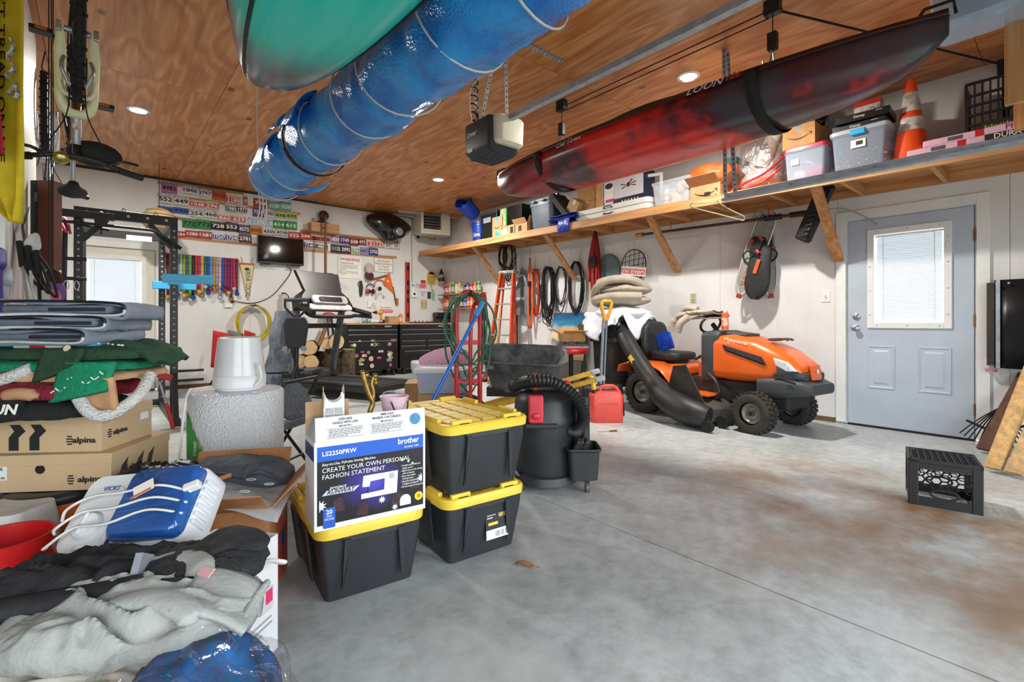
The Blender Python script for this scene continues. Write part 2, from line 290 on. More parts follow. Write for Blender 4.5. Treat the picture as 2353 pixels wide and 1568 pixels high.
# right wall door (local x runs towards the camera side along the wall, -y faces the room)
doorp = C((182,194,208),.38,n=.04,s=3,b=.05,bs=120); frame_p = C((228,230,228),.45,n=.03)
blind = C((236,240,244),.7,n=0,tl=.24); glass = C((235,240,245),.03,n=0,a=.08)
def house_door(name,lab,loc,rz,w,h,wx,wz0,wz1,ww,panels,swing,paint):
    d = thing(name,lab,'door',loc,rz); d['kind'] = 'structure'
    m = MB(); x0,x1 = -w/2,w/2; wl_,wr_ = wx-ww/2,wx+ww/2
    for p,q in (((x0,0,0),(wl_,.045,h)),((wr_,0,0),(x1,.045,h)),((wl_,0,0),(wr_,.045,wz0)),((wl_,0,wz1),(wr_,.045,h))): m.b2(p,q)
    m.build('door_leaf',paint,d)
    fr = MB(); t = .045
    for p,q in (((wl_-.01,-.016,wz0-.01),(wl_+t,.02,wz1+.01)),((wr_-t,-.016,wz0-.01),(wr_+.01,.02,wz1+.01)),((wl_+t,-.016,wz0-.01),(wr_-t,.02,wz0+t)),((wl_+t,-.016,wz1-t),(wr_-t,.02,wz1+.01))): fr.b2(p,q)
    f = fr.build('window_frame',frame_p,d,bev=.004)
    for i in range(3):
        for zz in (wz0+.015,wz1-.015): MB().cyl((wx+(i-1)*ww*.38,-.019,zz),(wx+(i-1)*ww*.38,-.014,zz),.005,n=8).build('screw',steel,f)
    for i in range(4):
        for xq in (wl_+.015,wr_-.015): MB().cyl((xq,-.019,wz0+(i+.5)*(wz1-wz0)/4),(xq,-.014,wz0+(i+.5)*(wz1-wz0)/4),.005,n=8).build('screw',steel,f)
    MB().b2((wl_+t-.004,.016,wz0+t-.004),(wr_-t+.004,.02,wz1-t+.004)).build('pane',glass,d); MB().b2((wl_+t-.004,.034,wz0+t-.004),(wr_-t+.004,.038,wz1-t+.004)).build('pane',glass,d)
    n = int((wz1-wz0-2*t)/.0165); s = MB()
    for i in range(n): zc = wz0+t+.012+i*.0165; s.box((wx,.027,zc),(ww-2*t-.03,.0012,.0175),TR(rot=(24,0,0)))
    s = s.build('blind_slats',blind,d,fix=False); s['kind'] = 'stuff'
    MB().b2((wl_+t,.022,wz1-t-.022),(wr_-t,.033,wz1-t)).build('blind_rail',white_p,d)
    for sx in (-1,1): MB().cyl((wx+sx*(ww-2*t)*.37,.0205,wz0+t),(wx+sx*(ww-2*t)*.37,.0205,wz1-t),.004,n=6).build('blind_cord',white_p,d)
    MB().box((wr_-t/2+.002,-.02,wz1-.2),(.022,.012,.05)).build('blind_slider',white_p,d,bev=.003)
    for px,pz,pw,ph in panels:
        o = MB()
        for k_,(g,y) in enumerate(((0,-.006),(.022,-.006))):
            pass
        rg = [[(px+sx*(pw/2-g),y,pz+sz*(ph/2-g)) for sx,sz in ((-1,-1),(1,-1),(1,1),(-1,1))] for g,y in ((0,.002),(.006,-.007),(.016,-.007),(.024,-.001),(.045,-.001),(.062,-.008))]
        o.rings(rg).build('raised_panel',paint,d)
    kx = swing*(w/2-.07)
    for z,big in ((.945,1),(1.06,0)):
        hw = MB().lathe([(.031,0),(.031,.006),(.012,.012),(.012,.035),(.027,.045),(.029,.06),(.018,.068),(.001,.069)] if big else [(.031,0),(.031,.012),(.02,.018),(.001,.018)],20,TR((kx,0,z),(90,0,0))).build('knob' if big else 'deadbolt',steel,d,40)
        if not big: MB().box((kx,-.026,z),(.008,.014,.03)).build('thumb_turn',steel,hw,bev=.003)
    for z in (.25,1.02,h-.25): MB().cyl((-swing*(w/2+.006),-.008,z-.05),(-swing*(w/2+.006),-.008,z+.05),.008,n=10).build('hinge',C((140,110,80),.4,.8),d,40)
    MB().b2((x0-.004,-.008,-.0205),(x1+.004,.08,-.001)).build('threshold',rubber,d)
    for p,q in (((x0-.03,.047,0),(x0+.012,.07,h+.02)),((x1-.012,.047,0),(x1+.03,.07,h+.02)),((x0,.047,h-.012),(x1,.07,h+.02))): MB().b2(p,q).build('door_stop',frame_p,d)
    c = .085
    for p,q in (((x0-.016-c,-.02,0),(x0-.016,.012,h+.016+c)),((x1+.016,-.02,0),(x1+.016+c,.012,h+.016+c)),((x0-.016,-.02,h+.016),(x1+.016,.012,h+.016+c))): MB().b2(p,q).build('casing',frame_p,d,bev=.003)
    for p,q in (((x0-.04,.012,0),(x0-.004,.13,h+.03)),((x1+.004,.012,0),(x1+.04,.13,h+.03)),((x0-.004,.012,h+.006),(x1+.004,.13,h+.03))): MB().b2(p,q).build('jamb',frame_p,d)
    return d
house_door('door_1','pale blue-grey side door with closed blind and two lower raised panels',(XR,1.055,.02),-90,.918,2.005,.01,.955,1.89,.60,[(-.19,.57,.22,.42),(.2,.57,.24,.42)],-1,doorp)
house_door('door_2','cream back door with window blind behind the power rack',(.228,YB,.02),0,.80,2.06,-.06,.93,1.96,.70,[(-.19,.5,.22,.4),(.2,.5,.22,.4)],1,C((214,212,200),.45,n=.04))
for zz,k in ((.99,0),): pass
# fittings on the right wall
c,w,h,rz = wrect('r',1586,674,1600,696); t = thing('wall_outlet','tan double socket plate on the right wall above the mower','outlet',c,rz)
MB().prism(rrect(.075,.118,.006),.008).build('cover_plate',C((196,184,150),.45,n=.02),t,bev=.001)
for z in (-.025,.025): MB().prism(rrect(.034,.03,.012),.004,TR((0,-.005,z))).build('socket',C((170,158,122),.4,n=.02),t)
c,w,h,rz = wrect('r',1888,667,1907,695); t = thing('light_switch','white toggle light switch beside the blue-grey door','switch',c,rz)
MB().prism(rrect(.078,.12,.006),.008).build('cover_plate',white_p,t,bev=.001); MB().box((0,-.012,0),(.012,.018,.026),TR(rot=(20,0,0))).build('toggle',white_p,t)
# ================================================================ long timber shelf on the right wall
XS = 5.0
def zb(y): return 2.245+(y-.27)*(2.37-2.245)/(8.8-.27)
def zs(y): return zb(y)+.101
shelf = thing('wall_shelf','long pine shelf on diagonal braces along the right wall','shelf',(0,0,0))
def sbar(name,x,y0,y1,w=.038,h=.089,mat=None): return MB().bar((x,y0,zb(y0)+.0445),(x,y1,zb(y1)+.0445),w,h).build(name,mat or pine,shelf,bev=.002)
for a_,b_ in ((-.6,1.9),(1.902,4.4),(4.402,6.85),(6.852,8.8)): sbar('front_rail',XS,a_,b_); sbar('wall_ledger',XR-.019,a_,b_)
k = 0
while -.5+k*.6096 < 8.8:
    y = -.45+k*.6096; MB().bar((XS+.019,y,zb(y)+.0445),(XR-.038,y,zb(y)+.0445),.038,.089).build('joist',pine_x,shelf,bev=.002); k += 1
for a_,b_ in ((-.6,1.8),(1.803,4.2),(4.203,6.6),(6.603,8.8)):
    MB().bar((XS+.35-.012,a_,zb(a_)+.0955),(XS+.35-.012,b_,zb(b_)+.0955),.70,.012).build('shelf_board',pine,shelf)
for u in (1110,1275,1513,1897):
    p = xx(u-24,500,XS+.02); y = p.y; q = zb(y)
    MB().bar((XS+.025,y,q+.03),(XR-.03,y-.0,q-.62),.038,.089,(0,1,0)).build('brace',pine_x,shelf,bev=.002)
def S(u0,u1,v0,X=5.14,d=.3):
    a_,b_ = xx(u0,400,X),xx(u1,400,X); yc = (a_.y+b_.y)/2; z = zs(yc)+.0075*abs(a_.y-b_.y)+.001; tp = xx((u0+u1)/2,v0,X).z
    return Vector((X+d/2,yc,z)),abs(a_.y-b_.y),max(tp-z,.05)
def smile(par,x,y,z,w,mat=None):
    pt = []
    for i in range(13): t = -1+i/6; pt.append((x+t*w*.46,z-.13*w*(1-t*t)))
    for i in range(13): t = 1-i/6; pt.append((x+t*w*.46,z-.13*w*(1-t*t)-.05*w*(1-t*t)-.012*w))
    MB().prism(pt,.001,TR((0,y,0))).build('printed_arrow',mat or ink,par)
    MB().prism([(x+w*.36,z+.05*w),(x+w*.52,z+.03*w),(x+w*.49,z-.13*w),(x+w*.46,z+.0)],.001,TR((0,y,0))).build('printed_arrow',mat or ink,par)
def carton(lab,loc,rz,w,d,h,mat=card,tape=None,flaps=0,name='cardboard_box',cat='box',group=None,arrow=0,rot=None):
    t = thing(name,lab,cat,loc,rz,group,rot); q = .004
    if flaps:
        m = MB(); m.b2((-w/2,-d/2,0),(w/2,d/2,q)); m.b2((-w/2,-d/2,0),(w/2,-d/2+q,h)); m.b2((-w/2,d/2-q,0),(w/2,d/2,h)); m.b2((-w/2,-d/2+q,q),(-w/2+q,d/2-q,h)); m.b2((w/2-q,-d/2+q,q),(w/2,d/2-q,h)); m.build('body',mat,t)
        for (x,y,fw,fd,ax,an) in ((0,-d/2,w,d*.48,'x',flaps),(0,d/2,w,d*.48,'x',-flaps*.7),(-w/2,0,w*.4,d,'y',-flaps*.9),(w/2,0,w*.4,d,'y',flaps*.8)):
            o = MB(); (o.b2((-fw/2,0,0),(fw/2,q,fd)) if ax == 'x' else o.b2((0,-fd/2,0),(q,fd/2,fw)))
            o = o.build('flap',mat,t); o.location = (x,y,h); o.rotation_euler = (R(an),0,0) if ax == 'x' else (0,R(an),0)
    else:
        MB().box((0,0,h/2),(w,d,h)).build('body',mat,t,bev=.004)
        MB().box((0,0,h),(w*.995,.05,.0015)).build('tape',tape or C((176,140,98),.3,n=.02),t)
        MB().box((0,-d/2,h-.035),(.05,.0015,.07)).build('tape',tape or C((176,140,98),.3,n=.02),t)
    if arrow: smile(t,0,-d/2-.001,h*.55,w*arrow)
    return t
# plastic pails, one tipped on the other
def pail(lab,loc,rot,col,r=.15,h=.37,name='bucket',group=None,handle=True):
    t = thing(name,lab,'bucket',loc,rot=rot,group=group)
    MB().lathe([(r*.86,0),(r*.86,.005),(r*.97,h*.78),(r*1.05,h*.78),(r*1.05,h*.83),(r*.98,h*.83),(r*.98,h*.9),(r*1.05,h*.9),(r*1.06,h),(r*.97,h),(r*.83,.01),(.001,.01)],28).build('body',C(col,.35,n=.04),t,35)
    if handle: MB().tube([(r*1.06*math.cos(a),r*.4*math.sin(a)-.0,h*.86-.12*math.sin(a)) for a in [PI*i/14 for i in range(15)]],.003,6).build('handle',steel,t,60)
    return t
p,w,h = S(1073,1103,500,5.12,.3); pb = pail('upright blue bucket with white lettering at the far end of the shelf',p,(0,0,-60),(20,66,168),.15,.38,group='blue buckets')
pt = plate(pb,'printed_panel',.15,.1,(0,-.142,.13),C((18,44,120),.5,n=0)); text("LOWE'S",pb,(0,-.1435,.13),.05,paper,.12)
pail('blue bucket tipped open towards the room on top of another bucket',p+Vector((-.09,.06,.52)),(62,0,-75),(16,60,160),.15,.38,group='blue buckets')
p,w,h = S(1104,1142,487,5.15,.4); t = thing('storage_tote','tall black lidded tote beside the blue buckets','tote',p,-90)
MB().box((0,0,h*.46),(w,.4,h*.92),tp=(.86,.9)).build('bin',plastic_k,t,bev=.012); MB().box((0,0,h*.95),(w*1.06,.43,h*.1)).build('lid',C((52,54,58),.45),t,bev=.01); plate(t,'label',w*.45,.09,(-w*.1,-.2,h*.72),C((150,165,172),.5))
p,w,h = S(1131,1154,498,5.10,.25); t = carton('narrow upright cardboard box with blue tape and curved arrow print',p,-90,w,.25,h,arrow=.8,tape=C((60,160,225),.4,n=0)); plate(t,'tape',w*.4,.1,(0,-.1262,.05),C((60,160,225),.4,n=0))
p,w,h = S(1152,1184,518,5.10,.28); t = carton('low cardboard box with white labels under the black printed box',p,-90,w,.28,h); hb = h
plate(t,'label',w*.4,h*.5,(-w*.28,-.142,h*.45),paper); plate(t,'label',w*.2,h*.6,(w*.25,-.142,h*.5),ink)
p2,w,h = S(1149,1199,474,5.12,.34); t = thing('product_box','glossy black product box with a green stripe stacked on cardboard','box',p2+Vector((0,0,hb+.001)),-90); h -= hb
MB().box((0,0,h/2),(w,.34,h)).build('body',C((14,14,15),.25,n=.02),t,bev=.003); plate(t,'printed_panel',w*.26,h*.96,(-w*.36,-.1715,h/2),C((90,150,70),.35,mix=(196,190,180),s=14)); plate(t,'printed_panel',w*.05,h*.96,(-w*.2,-.172,h/2),C((70,160,60),.35,n=0))
p,w,h = S(1182,1211,512,5.10,.2); t = carton('small open cardboard box with raised flaps beside the grey bin',p+Vector((0,0,.0)),-90,w,.2,h*.9,flaps=38); plate(t,'label',w*.25,h*.5,(-w*.05,-.102,h*.5),ink)
# grey bin
p,w,h = S(1214,1268,458,5.10,.42); t = thing('storage_bin','grey-blue plastic bin with rim handle standing open on the shelf','bin',p,-90); gb = C((92,106,122),.38,n=.05)
rg = []
for z,s_ in ((0,.84),(.02,.85),(h*.8,.97),(h*.81,1.02),(h*.93,1.03),(h*.94,1.08),(h,1.09),(h,1.02),(.03,.82)): rg.append([(x*s_,y*s_,z) for x,y in rrect(w*.95,.42,.06)])
MB().rings(rg).build('body',gb,t,30)
for sx in (-1,1): MB().box((sx*.1*0+sx*w*.2,-.235,h*.93),(w*.14,.05,.03)).build('grip',gb,t,bev=.008)
for (x,z,a) in ((.12,.1,-40),): pass
# furniture dolly leaning on the bin
p,w,h = S(1262,1312,452,5.12,.1); t = thing('furniture_dolly','black furniture dolly with casters leaning between grey bin and carton','dolly',p+Vector((.1,0,.035)),rot=(0,0,-90))
MB().box((0,0,.24),(.09,.3,.62),TR(rot=(0,-42,0))).build('deck',C((40,42,42),.7),t,bev=.01)
MB().box((.03,0,.25),(.02,.29,.6),TR(rot=(0,-42,0))).build('pad',C((196,180,130),.8),t,bev=.01)
for z,x in ((.0,.22),(.42,-.16)):
    cs = MB().box((x+.06,-.1,z+.06),(.04,.05,.05),TR(rot=(0,-42,0))).build('caster',steel,t,bev=.006); MB().cyl((x+.09,-.12,z+.1),(x+.09,-.085,z+.1),.035,n=16).build('wheel',plastic_k,cs,40)
p,w,h = S(1287,1324,447,5.16,.28); carton('cardboard box tilted on edge beside stacked cartons',p+Vector((0,.0,.15)),0,.2,.26,.24,rot=(0,34,-90))
# folded blue tarp hanging over the shelf edge
def lump(s,nx,ny,fn): return s
def folded(par,name,mat,w,d,layers,th=.02,wob=.012,seed=0,sub=1,sol=.0):
    """folded cloth: a long ribbon laid back and forth, rounded at the folds"""
    pr = []; z = th/2
    for i in range(layers):
        e = d/2-random.uniform(0,d*.08); xs_ = [(-e+2*e*k_/7) for k_ in range(8)]
        if i % 2: xs_.reverse()
        pr += [(x,z+.25*th*math.sin(x*9+i*2)) for x in xs_]
        if i < layers-1: s_ = -1 if i % 2 else 1; pr += [(s_*(e+th*.8),z+th*.55)]
        z += th*1.1
    m = MB(); n = 9; rg = []
    for x,z_ in pr:
        rg.append([(-w/2+w*k_/n+wob*mn.noise(Vector((x*6,k_,seed))),x+wob*mn.noise(Vector((k_*.7,z_*30,seed+5))),z_+wob*.8*mn.noise(Vector((x*7,k_*.8,seed+9)))) for k_ in range(n+1)])
    m.rings(rg,closed=False,caps=False); o = m.build(name,mat,par,70,sol=sol or th*.5,sub=sub); return o
p,w,h = S(1262,1326,505,5.0,.3); t = thing('blue_tarp','crumpled blue tarp folded over the shelf edge','tarp',p,-90)
tarp_m = C((24,58,178),.32,n=.25,s=14,b=.5,bs=22)
folded(t,'folded_sheet',tarp_m,w*.95,.34,4,.035,.05,3); 
m = MB(); m.grid(10,10,lambda a,b: (-w*.12+a*w*.42,-.17-.02*math.sin(b*3),.07-b*.2+.02*mn.noise(Vector((a*5,b*5,1))))); m.build('hanging_corner',tarp_m,t,70,sol=.006)
# two stacked cartons
p,w,h = S(1327,1371,412,5.25,.36); 
for k,(lb,z) in enumerate((('lower of two brown cartons stacked beside the fan box',0),('upper of two brown cartons stacked beside the fan box',h*.5+.001))): carton(lb,p+Vector((0,0,z)),-90,w,.36,h*.5-.001,C((176,128,78),.75,n=.06),group='stacked brown cartons')
p,w,h = S(1370,1387,410,5.2,.2); t = thing('cardboard_sheet','upright cardboard panel standing between cartons and fan box','cardboard',p+Vector((0,0,.14)),-90); MB().box((0,0,h*.4),(w,.2,h*.8)).build('panel',C((204,160,110),.75),t,bev=.003)
# white folding table carried flat
p,w,h = S(1318,1490,470,5.06,.5); h = .145; t = thing('folding_table','white folding table folded into a case with two black handles','table',p,-90); wp = C((226,230,226),.45,n=.03)
for z in (0,h*.5+.002): MB().prism(rrect(w,.5,.06),h*.5-.004,TR((0,0,z+h*.25),(90,0,0))).build('half_top',wp,t,bev=.008)
for z in (h*.32,h*.68):
    MB().tube(spline([(-.06,-.25,z),(-.055,-.275,z+(.02 if z > h/2 else -.02)),(.055,-.275,z+(.02 if z > h/2 else -.02)),(.06,-.25,z)],5),.007,6).build('handle',plastic_k,t,60)
zt = p.z+h
# ceiling fan box standing on the table
a0,a1 = xx(1387,430,5.2),xx(1480,430,5.2); wf_ = a0.y-a1.y; hf = xx(1432,398,5.2).z-zt
t = thing('fan_box','white and navy ceiling fan box with fan picture on the folded table','box',(5.32,(a0.y+a1.y)/2,zt),-90); MB().box((0,0,hf/2),(wf_,.24,hf)).build('body',C((28,34,66),.35,n=.03),t,bev=.003)
plate(t,'printed_panel',wf_*.97,hf*.62,(0,-.1207,hf*.54),C((214,216,224),.35,n=.03)); plate(t,'label',wf_*.22,hf*.62,(-wf_*.36,-.122,hf*.42),paper); plate(t,'label',wf_*.22,hf*.1,(-wf_*.33,-.123,hf*.22),C((200,40,110),.4,n=0))
MB().prism([(.055*math.cos(a)*1.2-wf_*.36,.055*math.sin(a)*.7+hf*.7) for a in [2*PI*i/16 for i in range(16)]],.001,TR((0,-.1232,0))).build('printed_badge',ink,t)
fx,fz = wf_*.13,hf*.6; MB().ball((fx,-.1215,fz),.026,10,6,(1,.04,1.2)).build('printed_fan_hub',C((50,34,26),.5,n=0),t)
for a in (18,62,165,215,338): MB().prism([(fx+math.cos(R(a))*r_-math.sin(R(a))*q_,fz+(math.sin(R(a))*r_+math.cos(R(a))*q_)*.55) for r_,q_ in ((.03,-.008),(.12,-.018),(.125,.012),(.03,.008))],.0008,TR((0,-.1216,0))).build('printed_fan_blade',C((120,50,28),.5,n=0),t)
for i in range(6): MB().prism(rrect(.016,.02,.004),.001,TR((-wf_*.02+i*wf_*.075,-.1213,hf*.12))).build('printed_icon',paper,t)
p,w,h = S(1479,1493,392,5.22,.04); t = thing('window_sash','white wooden frame standing upright behind the clear tub','frame',p+Vector((.05,.0,0)),-70)
for q0,q1 in (((-.16,0,0),(-.12,.03,.5)),((.12,0,0),(.16,.03,.5)),((-.12,0,0),(.12,.03,.04)),((-.12,0,.46),(.12,.03,.5))): MB().b2(q0,q1).build('rail',white_p,t,bev=.003)
# clear tub with plush duck
clear = C((225,235,245),.12,n=0,a=.28); clear_b = C((190,205,225),.15,n=0,a=.4)
def clear_tote(lab,p,rz,w,d,h,lidm,mat=clear,name='clear_tote',lid=True,group=None):
    t = thing(name,lab,'tote',p,rz,group); rg = [[(x*s_,y*s_,z) for x,y in rrect(w,d,.035)] for z,s_ in ((.001,.88),(h*.9,.97),(h*.9,1.02),(h,1.03),(h,.99),(.006,.86))]
    MB().rings(rg).build('bin',mat,t,30)
    if lid: MB().rings([[(x*s_,y*s_,z) for x,y in rrect(w,d,.035)] for z,s_ in ((h-.02,1.05),(h+.012,1.05),(h+.022,.98),(h+.01,.9))]).build('lid',lidm,t,30)
    return t
p,w,h = S(1496,1584,412,5.08,.34); p.z += .0
t = clear_tote('open clear plastic tub holding a cream plush duck',p,-90,w,.34,h,None,lid=False); zc = p.z
d_ = thing('plush_duck','cream plush duck with red bow lying in the clear tub','plush toy',p+Vector((0,0,.015)),-90); pl = C((226,208,170),.95,n=.1,s=30,b=.5,bs=90)
MB().ball((-.04,-.02,.1),.1,16,10,(1.15,.8,.9)).build('body',pl,d_,80); MB().ball((.09,-.05,.2),.07,16,10).build('head',pl,d_,80); MB().ball((.14,-.09,.16),.028,10,6,(1.1,1,.6)).build('bill',C((236,170,130),.8),d_,80)
for sx in (-.06,.03): MB().ball((sx-.03,-.08,.04),.045,10,6,(1.2,.8,.7)).build('foot',pl,d_,80)
MB().ball((-.03,-.11,.09),.03,10,6,(1,.4,1)).build('bow',red_p,d_,80)
t = thing('red_white_bottle','red and white spray bottle leaning in the clear tub','bottle',p+Vector((.05,-.1,.2)),rot=(-22,12,-90)); MB().lathe([(.03,0),(.03,.14),(.018,.18),(.015,.21),(.001,.21)],14).build('body',C((205,36,40),.35,mix=(235,230,225),s=16),t,40)
p,w,h = S(1586,1655,425,5.1,.32); tb = carton('cardboard box with curved arrow print under the orange bag',p,-90,w,.32,h,C((196,152,108),.75),arrow=.8,flaps=60); plate(tb,'tape',.07,h*.45,(w*.08,-.162,h*.24),ink)
def blob(par,name,mat,r,seed=0,amp=.18,fr=3,sub=1,n=20,m=12,c=(0,0,0),flat=.0):
    v = []; 
    for j in range(m+1):
        th = PI*(j+.03)/(m+.06); row = []
        for k_ in range(n):
            ph = 2*PI*k_/n; dvec = Vector((math.sin(th)*math.cos(ph),math.sin(th)*math.sin(ph),-math.cos(th)))
            q = 1+amp*(mn.noise(dvec*fr+Vector((seed,seed*1.7,0)))+.6*(.5-abs(mn.noise(dvec*fr*2.3+Vector((0,seed,seed))))))
            row.append((c[0]+dvec.x*r[0]*q,c[1]+dvec.y*r[1]*q,c[2]+max(dvec.z*r[2]*q,-r[2]*(1-flat) if flat else -9)))
        v.append(row)
    return MB().rings(v).build(name,mat,par,80,sub=sub)
a0 = xx(1622,380,5.2); t = thing('orange_bag','orange nylon stuff sack lying across the arrow-printed box','bag',(5.24,a0.y-.04,p.z+h+.01),-90); oc = C((232,116,52),.5,n=.15,s=10,b=.4,bs=18)
blob(t,'sack',oc,(.27,.17,.13),4,.3,2.6,c=(0,0,.115),flat=.2); MB().tube([(.21+.012*math.cos(a),.08*math.cos(a),.12+.08*math.sin(a)) for a in [2*PI*i/16 for i in range(16)]],.008,6,closed=True).build('drawcord',C((214,90,40),.6),t,60)
p,w,h = S(1668,1692,362,5.3,.3); t = thing('teal_tote','teal lidded tote half hidden behind the plastic bag','tote',p,-90); MB().box((0,0,h*.42),(w,.3,h*.84),tp=(.88,.88)).build('bin',C((200,120,70),.5),t,bev=.01); MB().box((0,0,h*.92),(w*1.08,.33,h*.16)).build('lid',C((40,110,110),.45),t,bev=.01)
# clear zip bag of odds and ends
p,w,h = S(1676,1794,300,5.1,.42); t = thing('clear_bag','clear zip bag with red trim holding a fabric roll','bag',p,-90); cb = film(.9,14,.3)
blob(t,'film',cb,(w*.48,.2,h*.5),9,.28,2.4,c=(0,0,h*.46),flat=.12,n=28,m=18); blob(t,'contents',C((225,120,60),.7,mix=(190,190,196),s=5),(w*.4,.15,h*.2),3,.2,c=(-.02,0,h*.22),flat=.1); MB().cyl((-.02,.02,h*.45),(w*.22,.05,h*1.02),.08,n=20).build('fabric_roll',C((214,206,192),.9,n=.1),t,40)
MB().tube(spline([(-w*.47,-.12,.06),(-.1,-.2,.09),(w*.2,-.2,.15),(w*.47,-.1,.3)],8),.011,6).build('zip_trim',C((214,44,60),.4),t,60); MB().tube(spline([(-w*.47,-.13,.03),(0,-.215,.04),(w*.3,-.19,.1),(w*.46,-.12,.2)],8),.009,6).build('zip_trim',C((214,44,60),.4),t,60); text('zoo',t,(.06,-.205,h*.78),.09,ink,rot=(90,60,0))
# pink-lidded tote with a white heat gun in front of it
p,w,h = S(1800,1898,338,5.12,.36); t = clear_tote('clear tote with red lid carrying a cardboard box',p,-90,w,.36,h,C((190,30,60),.35),clear_b); plate(t,'label',.07,.06,(-w*.22,-.176,h*.62),paper); plate(t,'divider',w*.3,h*.8,(-w*.1,-.1,h*.45),C((50,60,80),.5)); plate(t,'folded_contents',w*.4,h*.3,(w*.2,-.1,h*.3),C((196,40,130),.6),t=.12)
zz_ = p.z+h+.025; hg = thing('white_heat_gun','white and pink handheld dryer seen inside the red-lidded tote','dryer',p+Vector((-.1,0,.02)),-90)
MB().cyl((-.1,0,.065),(.13,0,.045),.045,.04,16).build('barrel',C((238,222,218),.4),hg,40); MB().tube(spline([(-.05,0,.09),(-.04,0,.17),(.04,0,.165),(.06,0,.08)],6),.013,8).build('handle',C((238,222,218),.4),hg,60)
p2,w2,h2 = S(1797,1872,286,5.16,.3); t = carton('cardboard box with curved arrow print on top of the red-lidded tote',Vector((5.32,p2.y,zz_)),-90,w2,.3,max(p2.z+h2-zz_,.16),C((206,152,92),.75),arrow=.8,tape=C((70,90,70),.4))
# clear tote of festive lights
p,w,h = S(1908,2040,296,5.12,.4); t = clear_tote('clear tote with blue latch full of coloured string lights',p,-90,w,.4,h,C((205,215,228),.25,n=0,a=.6),C((190,205,225),.15,n=0,a=.28)); MB().box((0,-.215,h*.93),(w*.26,.02,.05)).build('latch',C((40,170,225),.35,n=0),t,bev=.006)
plate(t,'label',w*.26,.07,(0,-.199,h*.66),paper); plate(t,'printed_picture',w*.12,.035,(.01,-.2,h*.67),ink)
ls = thing('string_lights','tangle of coloured string lights packed inside the blue-latch tote','lights',p+Vector((0,0,.015)),-90); rnd = random.Random(4)
wire = [(rnd.uniform(-.4,.4)*w,rnd.uniform(-.16,.15),rnd.uniform(.02,h*.75)) for _ in range(60)]; MB().tube(spline(wire,4),.004,5).build('wire',C((16,60,44),.5,n=0),ls,60)
for k,(x,y,z) in enumerate(wire): 
    MB().lathe([(.001,0),(.009,.004),(.011,.012),(.006,.026),(.001,.03)],7,TR((x,y*.6-.05,z),(rnd.uniform(0,180),rnd.uniform(0,180),0))).build('bulb',C([(205,40,40),(40,90,210),(40,160,70),(230,190,40),(220,110,190)][k % 5],.3,n=0),ls,60)
zt = p.z+h+.024
for k,(lb,dz) in enumerate((('lower black puzzle box with white lettering on the string-light tote',0),('upper black puzzle box with white lettering on the string-light tote',.068))):
    t = thing('puzzle_box',lb,'box',(5.34-.03*k,p.y+.02-.03*k,zt+dz),-90+3*k,'black puzzle boxes'); MB().box((0,0,.033),(.4,.3,.066)).build('body',C((16,15,18),.35,n=.02),t,bev=.002); text('Disney',t,(-.02,-.151,.036),.022,paper); lines(t,(.14,-.1505,.045),.08,1,.012,paper)
    if not k: MB().box((.2005,0,.033),(.001,.29,.06)).build('printed_panel',C((150,40,90),.4,mix=(60,40,90),s=12),t)
zt += .136; t = thing('puzzle_box','small red and green picture puzzle box on the black boxes','box',(5.38,p.y-.02,zt),-90); MB().box((0,0,.075),(.2,.12,.15)).build('body',C((60,90,50),.4,mix=(226,224,226),s=8),t,bev=.002); plate(t,'printed_panel',.2,.045,(0,-.0607,.127),C((196,30,34),.4,n=0)); plate(t,'printed_panel',.05,.08,(-.075,-.061,.05),C((226,220,170),.4,n=0)); MB().ball((.03,-.061,.05),.02,8,6,(.8,.05,1.4)).build('printed_figure',C((235,235,240),.5,mix=(170,40,40),s=30),t)
# black helmet
p,w,h = S(1826,1902,240,5.42,.28); t = thing('helmet','glossy black motorcycle helmet behind the puzzle boxes','helmet',Vector((5.5,p.y,p.z)),-90); hz = max(h-.26,.1)
MB().box((0,0,hz/2),(.25,.2,hz)).build('stand',card,t)
MB().rings([[(r_*math.cos(2*PI*i/24)*(1 if math.sin(2*PI*i/24) > -.7 or z > .1 else .9),r_*1.15*math.sin(2*PI*i/24),hz+z) for i in range(24)] for r_,z in ((.1,0),(.125,.03),(.135,.09),(.132,.15),(.11,.21),(.06,.25),(.005,.262))]).build('shell',C((10,10,11),.08,n=0,coat=1),t,60)
MB().rings([[(.137*math.cos(a),.137*1.15*math.sin(a),hz+z) for a in [R(-150+12*i) for i in range(11)]] for z in (.07,.16)],closed=False,caps=False).build('visor',C((22,22,26),.1,n=0),t,60)
# traffic cone
p,w,h = S(2042,2124,183,5.16,.34); t = thing('traffic_cone','orange traffic cone with two dirty white bands','cone',Vector((5.34,p.y,p.z)),-90); h = xx(2086,186,5.34).z-p.z; oc = C((240,84,36),.4,n=.06)
cr = lambda z: .135-(.135-.032)*z/h
MB().prism(rrect(.36,.36,.04),.02,TR((0,0,.01),(90,0,0))).build('base',oc,t,bev=.005); MB().lathe([(cr(.02)+.015,.02),(cr(.03),.05),(.032,h),(.026,h),(.001,h-.004)],32).build('body',oc,t,40)
for a_,b_ in ((.4,.55),(.62,.84)): MB().lathe([(cr(h*a_)+.0025,h*a_),(cr(h*b_)+.0025,h*b_)],32,caps=False).build('reflective_band',C((226,224,220),.5,n=.3,s=14,mix=(150,145,138)),t,40)
